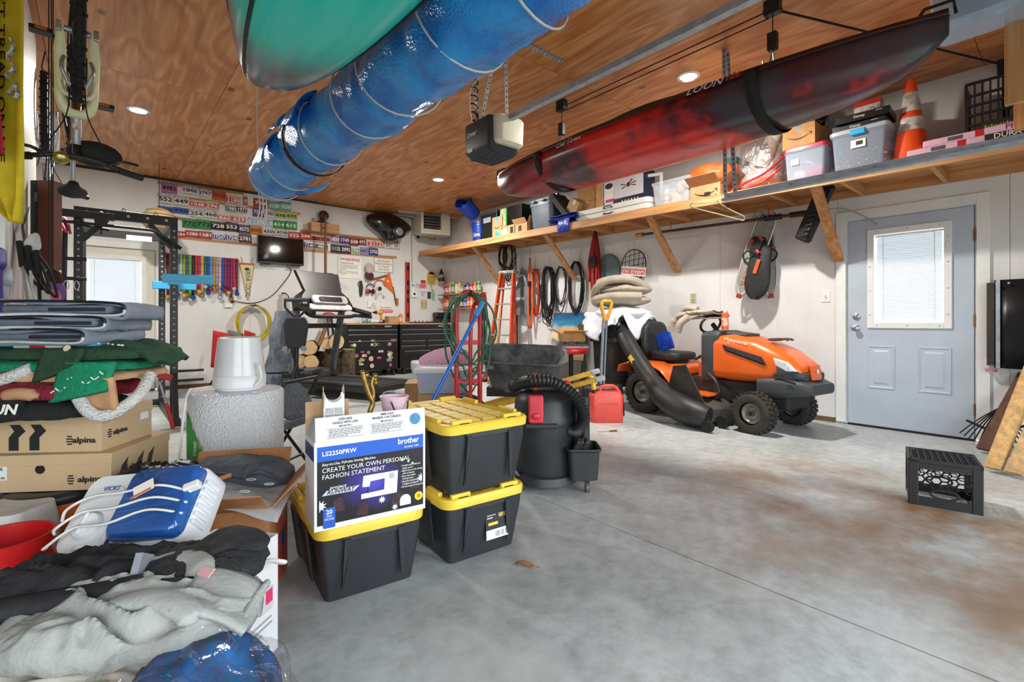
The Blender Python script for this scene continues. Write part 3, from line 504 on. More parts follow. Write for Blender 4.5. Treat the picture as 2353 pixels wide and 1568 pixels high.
# shingle packs
pk = C((232,190,214),.4,n=.05)
for k in range(3):
    y0,y1 = (1.36,.02); t = thing('shingle_pack',['bottom pink pack of roof shingles beside the cone','middle pink pack of roof shingles marked in black','top pink pack of roof shingles with purple lettering'][k],'shingle pack',(5.32+.02*k,.55-.1*k,zs(.5)+.058*k),-90,'pink shingle packs')
    MB().box((0,0,.028),(1.0,.34,.054)).build('wrapper',pk,t,bev=.008); (lines(t,(.1,-.1705,.02),.3,2,.014,C((150,30,130),.5,n=0)) if k == 0 else text(['','DURATION','PROEDGE'][k],t,([.0,.16,.1][k],-.1715,.028),.04,paper if k == 1 else C((150,30,130),.5,n=0)))
    if k == 1: plate(t,'printed_panel',.46,.05,(.2,-.1705,.028),ink)
    plate(t,'label',.05,.05,(-.16,-.1705,.028),red_p); plate(t,'barcode',.09,.03,(-.3,-.1705,.028),C((90,80,90),.5,n=0))
# black wire basket behind
t = thing('black_basket','black lattice plastic basket standing behind the shingle packs','basket',(5.5,.42,zs(.4)+.18),-90); q = zs(.4)
for x in [-.18+.045*i for i in range(9)]: MB().bar((x,-.14,0),(x,-.14,.42),.012,.008).build('slat',plastic_k,t)
for z in [0,.08,.16,.24,.32,.42]: MB().bar((-.19,-.14,z),(.19,-.14,z),.02,.016).build('slat',plastic_k,t)
for x in (-.19,.19): MB().b2((x-.005,-.14,0),(x+.005,.14,.42)).build('side',plastic_k,t)
MB().b2((-.19,-.14,0),(.19,.14,.012)).build('bottom',plastic_k,t); plate(t,'label',.24,.08,(.02,-.155,.04),ink); text("Schneider's",t,(.02,-.1565,.04),.03,C((214,190,60),.5,n=0),.2)
b = thing('shelf_spacer','dark wooden crate under the lattice basket','crate',(5.52,.42,zs(.42)),-90)
for q0 in ((-.19,0),(.15,0)): MB().b2((q0[0],-.13,0),(q0[0]+.04,.15,.178)).build('runner',C((70,55,42),.7),b)
# ================================================================ things hanging from the ceiling
def kayak(name,lab,L_,B,D,loc,rot,hull,deck,seam,cockpit=True,lift=.12,seam2=False):
    t = thing(name,lab,'kayak',loc,rot=rot); n = 40; rg = []; dk = []; sm_l = [[],[]]
    for i in range(n+1):
        s = -1+2*i/n; q = max(1-abs(s)**2.6,0); b = B/2*max(q,.015)**.8; x = s*L_/2; keel = lift*abs(s)**4+.13*abs(s)**14; top = D*.80+.07*abs(s)**3
        row = []
        for k_ in range(13):
            a = PI*k_/12; c_,s_ = math.cos(a),math.sin(a)
            row.append((x-(0 if abs(s) < .999 else 0),b*(abs(c_)**.62)*(1 if c_ > 0 else -1),top-(top-keel)*(s_**.75)))
        rg.append(row); sm_l[0].append((x,b*1.005,top)); sm_l[1].append((x,-b*1.005,top))
        dk.append([(x,b*math.cos(PI*k_/8),top+(D*.28*(.35+.65*q))*math.sin(PI*k_/8)**.8) for k_ in range(9)])
    MB().rings(rg,closed=False,caps=False).build('hull',hull,t,60,sol=.006)
    MB().rings(dk,closed=False,caps=False).build('deck',deck,t,60)
    if seam2:
        for j in (3,9): MB().tube([(r[j][0],r[j][1]*1.01,r[j][2]-.004) for r in rg],.007,6).build('chine_stripe',seam,t,60)
    for z in sm_l: MB().tube(z,.008,6).build('gunwale_seam',seam,t,60)
    for e in (-1,1):
        h = MB().tube([(e*(L_/2-.16),0,D*.98),(e*(L_/2-.1),0,D*1.1+.04),(e*(L_/2+.02),0,D*1.08+.04),(e*(L_/2+.03),0,D*.98)],.009,6).build('carry_toggle',rubber,t,60)
    if cockpit:
        MB().tube([(.1+.55*math.cos(a),B*.3*math.sin(a),D*1.1) for a in [2*PI*i/30 for i in range(30)]],.016,6,closed=True).build('cockpit_rim',plastic_k,t,60)
        MB().b2((-.2,-.17,D*.5),(.2,.17,D*.56)).build('seat',plastic_k,t,bev=.02)
    return t
# red and black kayak pigment: red towards the far half, black towards the near half
def blend_mat(name,cols,axis_scale,off,dist,rough=.3,sc=2.2):
    M,N,P,L = nodes(name); tc = nd(N,'TexCoord'); sp = nd(N,'SeparateXYZ'); L(tc.outputs['Object'],sp.inputs[0])
    a = nd(N,'TexNoise',_2=sc,_3=4.0,_4=.6); L(tc.outputs['Object'],a.inputs['Vector'])
    m1 = nd(N,'Math',operation='MULTIPLY_ADD',_1=axis_scale,_2=off); L(sp.outputs[0],m1.inputs[0])
    m2 = nd(N,'Math',operation='MULTIPLY_ADD',_1=dist); L(a.outputs['Fac'],m2.inputs[0]); L(m1.outputs[0],m2.inputs[2])
    cr = ramp(N,*cols); L(m2.outputs[0],cr.inputs[0]); L(cr.outputs[0],P.inputs['Base Color']); P.inputs['Roughness'].default_value = rough; return M
redk = blend_mat('red_black_hull',[(.0,(44,40,48)),(.16,(160,26,30)),(.3,(50,36,48)),(.44,(212,34,30)),(.62,(216,42,36)),(.72,(84,30,40)),(.84,(64,62,70)),(1,(46,42,50))],.2,-.02,1.0,.28,1.5)
k2 = kayak('kayak','red and black kayak hanging in straps above the shelf',3.84,.72,.34,(3.46,2.38,2.335),(0,0,-90),redk,C((30,24,28),.35,n=.1),C((60,20,22),.4),lift=.1)
text('LOON',k2,(.72,-.345,.285),.055,paper,.26,rot=(78,0,4),sh=.4,bold=-.004); text('126',k2,(.91,-.335,.29),.045,C((200,60,40),.4,n=0),.09,rot=(78,0,7),sh=.4); text('Old Town',k2,(-.52,-.354,.262),.05,paper,.3,rot=(78,0,-3),sh=.4,bold=-.006)
webb = C((26,25,26),.85,n=.1)
def hoist(lab,x,y,zb_,half,kz):
    t = thing('kayak_hoist',lab,'hoist',(x,y,HT),group='kayak hoists')
    MB().b2((-.03,-.05,-.1),(.03,.05,0)).build('ceiling_bracket',metal_k,t,bev=.004)
    for yy_ in (-.05,.05): MB().cyl((-.035,yy_*.6,-.07),(.035,yy_*.6,-.07),.022,n=14).build('pulley',C((60,60,62),.4,.6),t,40)
    MB().tube([(0,0,-.1),(0,0,zb_+.16)],.004,6).build('rope',webb,t); MB().b2((-.025,-.03,zb_+.06),(.025,.03,zb_+.18)).build('pulley_block',metal_k,t,bev=.006)
    for s_ in (-1,1): MB().tube(spline([(s_*.01,0,zb_+.06),(s_*.03,0,zb_),(s_*.09,0,zb_-.1),(s_*.13,0,zb_-.12),(s_*.15,0,zb_-.06)],6),.006,6).build('hook',steel,t,60)
    pts = [(0,0,zb_-.03)]+[(half*math.cos(a),0,kz-HT+.26+.30*math.sin(a) if math.sin(a) < 0 else kz-HT+.26) for a in [PI-PI*0+PI*i/14 for i in range(15)]]+[(0,0,zb_-.03)]
    MB().rings([[(p[0],-.035,p[2]),(p[0],.035,p[2])] for p in pts],closed=False,caps=False).build('strap',webb,t,60,sol=.004)
    return t
hoist('pulley hoist holding the far end of the red kayak',3.46,3.31,-.40,.35,2.352); hoist('pulley hoist holding the near end of the red kayak',3.46,1.35,-.40,.36,2.35)
t = thing('hoist_rope','dark rope running along the ceiling between hoists to the wall cleat','rope',(3.46,3.31,HT-.06)); 
for dz,dx in ((0,0),(-.045,.01)): MB().tube([(dx,-.05,dz),(dx,-1.93,dz)],.0045,6).build('strand',C((60,24,20),.8),t)
q = xx(2310,150,5.6); MB().tube([(0,-1.96,-.0),(q.x-3.46,q.y-3.31,q.z-HT+.06)],.008,6).build('strand',webb,t)
t = thing('rope_cleat','black strap and cleat tied off high on the right wall','cleat',(5.62,q.y,q.z),-90); MB().box((0,0,0),(.1,.04,.12)).build('bracket',plastic_k,t,bev=.01); MB().rings([[(-.02,.0,0),(.02,0,0)],[(-.02,-.01,-.2),(.02,-.01,-.2)],[(-.015,0,-.42),(.02,.01,-.42)]],closed=False,caps=False).build('strap',webb,t,sol=.006); MB().tube(spline([(.03,0,.02),(.06,-.03,.09),(.04,-.04,.14)],5),.016,6).build('lever',plastic_k,t,60)
# teal kayak, its bow pointing away from the camera
teal = blend_mat('teal_hull',[(0,(6,200,182)),(.40,(6,204,186)),(.52,(6,204,186)),(.6,(110,130,132)),(.70,(30,32,36)),(.92,(26,28,32)),(1,(30,140,110))],.46,-.02,.22,.22,2.0)
t = kayak('kayak','teal kayak with black bow hanging overhead at the front',3.3,.58,.33,(.56,.80,2.01),(-4,4,90),teal,C((22,150,132),.3),C((10,10,11),.5),lift=.16,seam2=True)
for y,dz in ((2.0,.15),(-.3,.05)):
    s_ = thing('hanging_strap','black strap holding the teal kayak %s' % ('near its bow' if y > 0 else 'near its stern'),'strap',(.56,y,HT),group='teal kayak straps'); hw = .2 if y > 0 else .33; zt = -.86; zk = -1.17+dz
    MB().rings([[(x,-.025,z),(x,.025,z)] for x,z in [(-hw*.8,0),(-hw,zt)]+[(hw*math.cos(a),zt+(zk-zt)*abs(math.sin(a))**.6) for a in [PI+PI*i/12 for i in range(13)]]+[(hw,zt),(hw*.8,0)]],closed=False,caps=False).build('webbing',webb,s_,60,sol=.003)
# rolled solar pool cover
M,N,P,L = nodes('bubble_cover'); tc = nd(N,'TexCoord'); vo = nd(N,'TexVoronoi',_2=95.0); L(tc.outputs['Object'],vo.inputs['Vector']); bp = nd(N,'Bump',_0=.55); bp.inputs['Distance'].default_value = .006; L(vo.outputs['Distance'],bp.inputs['Height'])
nz = nd(N,'TexNoise',_2=5.0,_3=4.0); L(tc.outputs['Object'],nz.inputs['Vector']); cr = ramp(N,(.35,(16,112,206)),(.6,(46,158,238))); L(nz.outputs['Fac'],cr.inputs[0]); L(cr.outputs[0],P.inputs['Base Color']); L(bp.outputs[0],P.inputs['Normal']); P.inputs['Roughness'].default_value = .26; bubble = M
t = thing('rolled_pool_cover','long roll of blue bubble pool cover hanging beside the teal kayak','pool cover',(1.055,4.22,2.17)); rg = []; n = 150
for i in range(n+1):
    y = -5.0*i/n; row = []
    for k_ in range(28):
        a = 2*PI*k_/28; r_ = .185+.03*mn.noise(Vector((math.cos(a)*1.6,math.sin(a)*1.6,y*2.4)))+.012*mn.noise(Vector((math.cos(a)*4,math.sin(a)*4,y*9)))-.012*max(0,math.cos(y*2*PI/.42))**14
        r_ *= .86+.14*min(1,-y/.35+.3)
        row.append((r_*math.cos(a)+.03*mn.noise(Vector((0,3,y*1.3))),y,r_*math.sin(a)*.98-.012*math.sin(y*2.2)))
    rg.append(row)
MB().rings(rg).build('roll',bubble,t,80)
for (y,a0,a1) in ((-.55,150,205),(-1.25,140,190),(-1.0,150,180),(-.3,-60,-20)):       # loose lips of the sheet
    MB().grid(6,6,lambda a,b: ((.19+b*.09)*math.cos(R(a0+(a1-a0)*b))+.0,y-.25*a,(.19+b*.09)*math.sin(R(a0+(a1-a0)*b))+.015*math.sin(a*7))).build('loose_edge',bubble,t,70,sol=.005)
cord = C((206,204,196),.8,n=.05)
for k in range(11):
    y = -.14-.42*k+.06*math.sin(k*2.7); MB().tube([(.2*math.cos(a),y+.05*math.sin(a+k),.2*math.sin(a)*.98) for a in [2*PI*i/26 for i in range(26)]],.0045,6,closed=True).build('tie_cord',cord,t,60)
for x in (-.1,-.075,-.05): MB().tube(spline([(x,-.02,-.12),(x+.01,0,-.25),(x-.01,.01,-.36-.05*math.sin(x*90))],5),.005,6).build('cord_end',cord,t,60)
MB().tube(spline([(-.1,0,.16),(-.11,0,.5),(-.11,0,HT-2.17)],4),.004,6).build('hanging_cord',cord,t); MB().tube(spline([(-.11,0,HT-2.17),(-.08,0,HT-2.21),(-.1,0,HT-2.25),(-.135,0,HT-2.23)],5),.005,6).build('red_hook',red_p,t,60)
for y in (-1.05,-3.8): MB().rings([[(.205*math.cos(a),y-.02,.205*math.sin(a)),(.205*math.cos(a),y+.02,.205*math.sin(a))] for a in [PI*.9+PI*1.2*i/16 for i in range(17)]],closed=False,caps=False).build('band',webb,t,60,sol=.004)
# door opener, its rail, chain and hangers
t = thing('door_opener','garage door opener with dark housing and white lamp cover','door opener',(2.33,2.98,2.30)); hou = C((46,54,62),.45,n=.05)
MB().rings([[(x*s_,y*s_,z) for x,y in rrect(.30,.33,.03)] for z,s_ in ((0,.8),(.03,.96),(.06,1),(.25,1),(.26,.97))]).build('housing',hou,t,30)
MB().rings([[(x*s_+.02,y*s_-.1,z) for x,y in rrect(.27,.25,.05)] for z,s_ in ((.055,.82),(.075,.98),(.245,1.02),(.265,.94))]).build('lamp_cover',C((236,230,210),.45,n=.02),t,35)
for i in range(8): MB().b2((-.11,-.13+i*.036,-.004),(.11,-.118+i*.036,.0)).build('vent_rib',C((36,42,50),.5),t)
text('Linear',t,(-.153,.06,.17),.04,paper,.13,rot=(90,0,-90),sh=.25); plate(t,'label',.06,.03,(-.151,.08,.05),paper,(0,0,90)); plate(t,'label',.04,.02,(.06,.1,-.0015),red_p,(90,0,0))
MB().b2((-.03,.1,.26),(.03,.2,.3)).build('top_bracket',galv,t)
def perforated(p,q,w=.032,up=(0,1,0),par=None,holes=True):
    p,q = Vector(p),Vector(q); o = MB(); d = (q-p).normalized(); x = d.cross(Vector(up)).normalized(); z = x.cross(d)
    o.bar(p,q,w,.003,z); o.bar(p+x*(w/2)+z*(w/2),q+x*(w/2)+z*(w/2),.003,w,z); b_ = o.build('perforated_angle',galv,par)
    if holes:
        h = MB(); n = int((q-p).length/.04)
        for i in range(n): c_ = p+(q-p)*((i+.5)/n); h.cyl(c_-z*.0022,c_+z*.0022,.0065,n=6); c2 = c_+x*(w/2)+z*(w/2); h.cyl(c2-x*.0022,c2+x*.0022,.0065,n=6)
        h = h.build('bolt_holes',C((25,20,18),.9,n=0),b_); h['kind'] = 'stuff'
    return b_
t = thing('opener_hanger','perforated steel angles hanging the door opener from the ceiling','bracket',(2.33,2.8,HT)); perforated((-.08,0,-.016),(.6,0,-.016),par=t,up=(0,0,1)); perforated((.0,.02,-.03),(.02,.02,-.66),par=t); perforated((-.075,.0,-.03),(-.02,.30,-.60),par=t); perforated((-.1,.32,-.0),(-.05,.30,-.6),par=t)
bk = MB().tube([(-.075+.03*math.cos(i*.8),.31+.03*math.sin(i*.8),-.02-i*.0085) for i in range(66)]+[(.1,.2,-.62)],.005,5).build('power_cord',rubber,t,60); MB().tube(spline([(-.06,.0,-.05),(-.1,.05,-.25),(-.2,.16,-.4),(-.16,.25,-.5),(-.1,.3,-.62)],6),.0025,5).build('bell_wire',white_p,t,60)
t = thing('opener_rail','galvanised chain rail running from the opener towards the camera','rail',(2.34,2.82,2.545)); MB().b2((-.022,-3.9,-.012),(.022,0,.012)).build('rail',galv,t,bev=.003); MB().b2((-.028,-3.9,-.014),(-.022,0,.024)).build('rail_lip',galv,t); ch = MB()
for i in range(190): ch.box((-.008+(.004 if i % 2 else -.004),-.02-i*.0204,.022),(.008,.017,.012))
ch.build('chain',C((28,28,30),.4,.6,n=0),t)['kind'] = 'stuff'
# horizontal vehicle-door track and its hanger
t = thing('door_track','galvanised overhead door track on perforated hangers below the shelf line','door track',(3.8,1.86,2.02)); pr = [(-.025,-.03),(.025,-.03),(.028,-.02),(.025,.03),(.018,.034),(.02,-.024),(-.02,-.024),(-.022,-.01),(-.026,-.01)]
MB().prism([(x,z) for x,z in pr],3.1,TR((0,-1.55,0))).build('track',galv,t); perforated((.0,-.02,.03),(-.02,-.02,HT-2.02),par=t,up=(1,0,0)); perforated((.02,-.09,.03),(.04,-.02,HT-2.03),par=t,up=(1,0,0))
for y in (-.05,-.5,-1.0,-1.5): MB().cyl((-.03,y,0),(.03,y,0),.008,n=8).build('bolt',steel,t)
h = thing('coat_hanger','cream plastic coat hanger hooked on the end of the door track','hanger',xx(1650,475,3.78),-52); hp = MB().tube(spline([(.0,0,.055),(.03,0,.075),(.022,0,.11),(-.012,0,.115),(-.02,0,.09)],5),.003,6).build('hook',C((220,205,160),.4),h,60)
MB().tube(spline([(0,0,.055),(0,0,.035),(.1,0,-.035),(.19,0,-.085),(.195,0,-.11),(.17,0,-.115),(0,0,-.06),(-.19,0,-.0),(-.21,0,.02),(-.19,0,.035),(-.02,0,.035)],5),.0045,6,closed=True).build('body',C((220,205,160),.4),h,60)
# hanging storage rack with a clear tote, top right
q = xx(2335,120,3.9); t = thing('hanging_rack','pine storage rack hanging from the ceiling at the right','rack',(q.x,q.y,HT)); zb2 = xx(2335,238,3.9).z-HT
MB().b2((-.02,-.045,zb2),(.018,.045,0)).build('upright',pine_z,t,bev=.002); MB().b2((.55,-.045,zb2),(.588,.045,0)).build('upright',pine_z,t,bev=.002); MB().b2((-.02,-.085,zb2+.02),(.6,-.047,zb2+.11)).build('cross_rail',pine_x,t,bev=.002)
q2 = xx(2250,60,3.75); t = thing('hanging_rack','pine tote rail under the ceiling holding the clear tote','rack',(3.75,q2.y,HT))
for x in (-.22,.22): MB().b2((x-.019,-.4,-.09),(x+.019,.25,0)).build('runner',pine,t,bev=.002); MB().b2((x-.019 if x < 0 else x-.06,-.4,-.102),(x+.06 if x < 0 else x+.019,.25,-.09)).build('ledge',pine,t)
ct = clear_tote('clear plastic tote slung under the ceiling at the right edge',(3.75,q2.y-.02,HT-.102-.40),0,.36,.46,.385,None,C((190,210,230),.12,n=0,a=.35),lid=False); MB().rings([[(x*s_,y*s_,z) for x,y in rrect(.38,.48,.03)] for z,s_ in ((.375,1.0),(.40,1.06),(.401,1.06))]).build('lid',C((215,222,228),.25,n=0,a=.7),ct,30); blob(ct,'contents',C((150,170,190),.5,mix=(60,80,110),s=6),(.13,.18,.09),5,.2,c=(0,0,.12),flat=.1)
# ================================================================ the back wall
def onb(u0,v0,u1,v1,off=.004): return wrect('b',u0,v0,u1,v1,off)
wht,blk = (236,234,228),(26,26,28); rd,nv,gn,pu = (206,44,46),(44,56,104),(60,160,66),(104,62,140)
B3 = [('4982',150,195,330,325,(196,118,172),blk,0),('1846',380,225,558,340,wht,nv,0),('3797',560,262,718,370,wht,nv,0),('2625',722,285,882,405,(222,104,46),(120,30,20),0),('1180',886,340,1040,440,wht,wht,rd),
 ('10',1072,350,1120,450,(206,96,44),wht,0),('766',1190,372,1352,480,(170,52,30),wht,0),('1130',1362,400,1484,505,(120,196,180),wht,0),('1038',1486,408,1610,520,(120,196,180),wht,0),
 ('552',112,312,284,448,wht,blk,0),('449',288,345,464,468,wht,blk,0),('1048',470,385,638,490,wht,wht,rd),('296',642,400,800,508,wht,wht,rd),('1980',872,430,998,542,wht,wht,nv),('1977',1000,442,1118,552,wht,wht,nv),
 ('7715',1180,472,1304,588,pu,wht,0),('4383',1308,490,1428,598,wht,(60,60,66),0),('676',1430,520,1553,605,wht,blk,(140,196,60)),('677',1556,528,1680,618,wht,blk,(140,196,60)),
 ('746',112,455,284,545,(70,106,190),blk,0),('720',287,470,460,555,(70,106,190),blk,0),('254',466,488,624,600,wht,(40,50,46),0),('468',627,500,788,612,wht,(40,50,46),0),('860',787,545,944,640,wht,wht,rd),('639',946,560,1100,655,wht,wht,rd),
 ('21',1126,588,1264,688,(214,230,240),(80,150,200),0),('22',1266,598,1408,695,(214,230,240),(80,150,200),0),('614',1410,615,1543,718,gn,wht,0),('615',1546,625,1678,733,gn,wht,0),
 ('772',386,596,544,715,(50,150,72),blk,0),('773',547,606,708,730,(50,150,72),blk,0),('728',711,630,868,738,(30,26,28),wht,0),('553',871,640,1014,752,(30,26,28),wht,0),('4572',1016,665,1148,775,(70,78,92),wht,0),('8085',1150,680,1288,788,(226,150,62),(90,50,24),0),
 ('4309',1290,700,1438,798,wht,blk,0),('4598',1441,712,1580,805,wht,blk,0),('322',1582,745,1708,838,(206,60,58),wht,0),('244',1711,752,1830,843,(206,60,58),wht,0),
 ('104',322,738,418,818,(196,60,60),wht,0),('1280',420,728,568,818,(196,60,60),wht,0),('1281',571,738,720,832,(196,60,60),wht,0),('17247',726,757,873,858,wht,wht,(60,80,140)),('17245',876,765,1023,866,wht,wht,(60,80,140)),('2781',1026,772,1165,882,(96,60,46),wht,0)]
B5 = [('2205',362,480,470,575,wht,blk,rd),('2206',472,490,580,585,wht,blk,rd),('71401',290,560,428,655,wht,wht,(40,56,90)),('4803',431,578,555,665,wht,wht,(40,56,90)),('4524',590,492,688,588,(170,160,190),wht,0),('1749',690,502,798,598,(90,50,130),wht,0),('508',802,520,898,618,(140,36,44),wht,0),('473',900,530,984,612,(130,40,56),wht,0),
 ('121',986,542,1088,632,wht,wht,rd),('122',1091,552,1188,640,wht,wht,rd),('31',1191,572,1279,650,wht,blk,0),('33',1281,578,1364,656,wht,blk,0),('11132',590,592,698,700,(50,28,44),wht,0),('20992',701,602,813,710,(50,28,44),wht,0),('1741',816,618,918,715,wht,wht,(70,160,76)),('4471',921,625,1018,722,(170,160,206),(50,44,80),0),('2755',1021,632,1120,728,(60,56,130),wht,0)]
def hue(c,b):
    nm = {(196,118,172): 'pink',(222,104,46): 'orange',(206,96,44): 'amber',(170,52,30): 'rust red',(120,196,180): 'mint',(70,106,190): 'blue',(214,230,240): 'pale blue',(50,150,72): 'dark green',(30,26,28): 'black',(70,78,92): 'slate',(226,150,62): 'tan orange',(206,60,58): 'bright red',(196,60,60): 'brick red',(96,60,46): 'brown',(170,160,190): 'grey lilac',(90,50,130): 'violet',(140,36,44): 'maroon',(130,40,56): 'wine',(50,28,44): 'dark plum',(170,160,206): 'lavender',(60,56,130): 'indigo',gn: 'green',pu: 'purple',wht: 'white'}[c]
    return nm+(' with %s band' % {rd: 'red',nv: 'navy',(140,196,60): 'lime',(60,80,140): 'blue',(40,56,90): 'dark blue',(70,160,76): 'green'}[b] if b else '')
CN_ = {wht: 'white',rd: 'red',nv: 'navy',gn: 'green',pu: 'purple'}
for (ox,oy),L_ in (((340,380),B3),((640,440),B5)):
    for s,x0,y0,x1,y1,bgc,fg,band in L_:
        sl = .045*(x1-x0); u0,u1,v0,v1 = ox+x0/4.9,ox+x1/4.9,oy+(y0+sl)/4.9,oy+(y1-sl)/4.9
        c,w,h,rz = onb(u0,v0,u1,v1,.012+.003*random.random()); t = thing('race_bib','%s race bib reading %s' % (hue(bgc,band),' '.join(['zero one two three four five six seven eight nine'.split()[int(x)] for x in s])),'race bib',c,rz,'race bibs on the back wall')
        MB().grid(4,1,lambda a,b: (-w/2+w*a,-.004*math.sin(a*PI),-h/2+h*b)).build('sheet',C(bgc,.7,n=.05,s=30),t,60,sol=.001)
        z = 0
        if band: z = -.03*h; plate(t,'printed_band',w*.98,h*.55,(0,-.0058,z),C(band,.7,n=.04),t=.0008)
        else: plate(t,'printed_header',w*.9,h*.16,(0,-.0055,h*.36),C((110,110,130),.7,mix=bgc,s=30),t=.0008)
        text(s,t,(0,-.0068,z-.02*h),h*.42,C(fg,.7,n=0),w*(.86 if len(s) > 2 else .5),name='number',bold=.03)
        plate(t,'printed_footer',w*.8,h*.06,(0,-.0055,-h*.42),C((120,118,124),.7,n=0),t=.0008)
strip_m = wood('batten',(190,130,70),(204,146,86),(214,160,100),12,.8,12,axis='X')
for k,(u0,v0,u1,v1) in enumerate(((362,419,560,445),(362,447,690,492),(372,497,690,540),(407,545,590,563),(690,530,915,556),(700,575,911,592))):
    a,b = bw(u0,v0,.005),bw(u1,v1,.005); t = MB().bar(a,b,.012,.045).build('wall_batten',strip_m); tag(t,['topmost','second','third','fourth','fifth','lowest'][k]+' thin wooden batten carrying race bibs','batten','bib battens')
# medals on a rail
a,b = bw(381,583,.05),bw(546,596,.05); t = thing('medal_rail','dark wall rail carrying the row of medal ribbons','rail',a); d = b-a
MB().cyl((0,0,0),d,.008,n=10).build('bar',C((110,50,40),.5),t,40)
for q in (0,1): MB().b2((d.x*q-.012,-.01,d.z*q-.03),(d.x*q+.012,.05,d.z*q+.02)).build('bracket',steel if q else C((120,52,40),.5),t)
MED = [('dark red',(122,40,34)),('navy',(40,44,74)),('orange striped',(220,90,44)),('pale blue',(130,170,200)),('white and teal',(200,214,206)),('lime green',(146,196,60)),('purple and white',(110,80,140)),('bright green',(90,190,70)),('black',(40,36,44)),('scarlet',(214,50,44)),('magenta',(196,46,110)),('yellow',(222,196,80)),('teal',(44,120,128)),('royal blue',(50,84,180)),('sky blue',(90,170,214)),('amber',(226,150,50)),('silver grey',(176,172,180)),('white and red',(220,190,190)),('cobalt blue',(50,96,190)),('plum',(150,40,110)),('wine',(140,30,80)),('violet',(150,46,120)),('crimson',(206,44,60)),('maroon',(120,30,60))]
for k,(nm,cc) in enumerate(MED):
    f_ = (k+.6)/len(MED); p = a+d*f_; ln = random.uniform(.44,.66); t = thing('medal','%s medal ribbon hanging from the wall rail' % nm,'medal',p+Vector((0,-.012-.004*(k % 3),0)),group='medals on the wall rail'); wd_ = .032
    rb = C(cc,.6,n=.25,s=20)
    for s_ in (-1,1): MB().grid(1,6,lambda a_,b_: (s_*.006*(1-b_)+(a_-.5)*wd_,-.006*s_-.004*math.sin(b_*4),-ln*b_)).build('ribbon',rb,t,60,sol=.0015)
    MB().lathe([(.001,-.004),(.034,-.004),(.036,0),(.034,.004),(.001,.004)],16,TR((0,-.014,-ln-.03),(90,0,0))).build('disc',C([(196,160,70),(150,110,70),(170,172,176),(40,60,150),(150,40,36)][k % 5],.35,.7,n=.2,s=40),t,40)
    MB().lathe([(.0335,.0042),(.031,.006),(.029,.0042)],16,TR((0,-.014,-ln-.03),(90,0,0)),caps=False).build('rim',C((90,80,60),.4,.6),t,40)
# television with its feet, standing off the wall
c,w,h,rz = onb(592,546,699,608,.09); t = thing('television','flat black television mounted under the race bibs','television',c,rz); MB().box((0,0,0),(w,.035,h)).build('bezel',C((14,14,15),.25,n=0),t,bev=.006); plate(t,'screen',w*.965,h*.92,(0,-.018,.012),C((10,10,12),.06,n=0,coat=.5)); MB().box((0,.05,0),(.2,.06,.2)).build('wall_mount',metal_k,t)
for s_ in (-1,1): MB().box((s_*w*.32,-.01,-h/2-.012),(.14,.12,.012)).build('foot',plastic_k,t,bev=.004)
p0 = c+Vector((.1,.03,-h/2)); q0 = bw(534,691,.03); w0 = thing('power_cable','black cable drooping from the television to the wall plug','cable',p0); MB().tube([v-p0 for v in spline([p0,bw(668,625,.02),bw(648,655,.015),bw(620,683,.015),bw(580,697,.015),q0],8)],.006,6).build('cable',rubber,w0,60)
t = thing('wall_outlet','white socket box on the back wall under the medals','outlet',bw(525,697,.02),0); MB().box((0,0,0),(.11,.035,.14)).build('body',white_p,t,bev=.006); MB().box((.05,-.025,.02),(.04,.03,.035)).build('plug',rubber,t,bev=.004)
# pennant
c,w,h,rz = onb(551,605,584,690,.01); t = thing('pennant','cream triangular pennant with teal lettering on the back wall','pennant',c,0); MB().prism([(-w/2,h/2),(w/2,h/2),(.015,-h/2)],.003).build('felt',C((216,206,160),.9,n=.05),t); MB().prism([(-w/2,h/2-.03),(w/2,h/2-.03),(w/2,h/2),(-w/2,h/2)],.005).build('border',C((206,104,50),.9),t)
for s_ in (-1,1): MB().tube([(s_*w/2*.98,-.001,h/2-.03),(.015+s_*.004,-.001,-h/2)],.004,5).build('border',C((206,104,50),.9),t); MB().tube([(s_*w*.3,0,h/2),(s_*w*.4,.002,h/2+.1)],.004,5).build('tie',C((206,104,50),.9),t)
text('DRINK LOCAL',t,(.012,-.0025,-.02),.075,C((20,90,96),.8,n=0),.46,rot=(90,90,0),name='lettering'); MB().ball((.0,-.003,h*.34),.035,10,6,(1,.06,.7)).build('printed_emblem',C((30,60,70),.8,n=0),t)
# signs
def sign(lab,px,col=wht,off=.006,r=.02): c,w,h,rz = onb(*px,off); t = thing('sign',lab,'sign',c,rz); MB().prism(rrect(w,h,r),.004).build('panel',C(col,.5,n=.04),t); return t,w,h
t,w,h = sign('white sign headed WARNING above the treadmill',(778,592,831,640)); text('WARNING',t,(0,-.003,h*.39),h*.13,C((190,40,36),.5,n=0),w*.86,bold=.03); text('Restricted Area',t,(-w*.14,-.003,h*.22),h*.07,ink,w*.56)
text('This installation has been declared\na restricted area by authority of the\ncommander. Unauthorized entry is\nprohibited.',t,(-w*.44,-.003,h*.02),h*.045,ink,w*.8,ax='LEFT',bold=0,ls=1.05); text('All persons and vehicles entering are\nliable to search. Use of deadly force\nis authorized.',t,(-w*.44,-.003,-h*.24),h*.045,ink,w*.8,ax='LEFT',bold=0,ls=1.05)
t,w,h = sign('white framed sign about weapons turned in to arsenal',(859,593,904,627)); MB().tube([(x*.95,-.003,z*.95) for x,z in rrect(w,h,.02)],.004,5,closed=True).build('border',C((60,50,46),.5,n=0),t); text('All Weapons\nMust be turned in\nTo Arsenal\nUpon Entry',t,(0,-.003,0),h*.14,C((90,60,50),.5,n=0),w*.84,ls=.95,bold=.0)
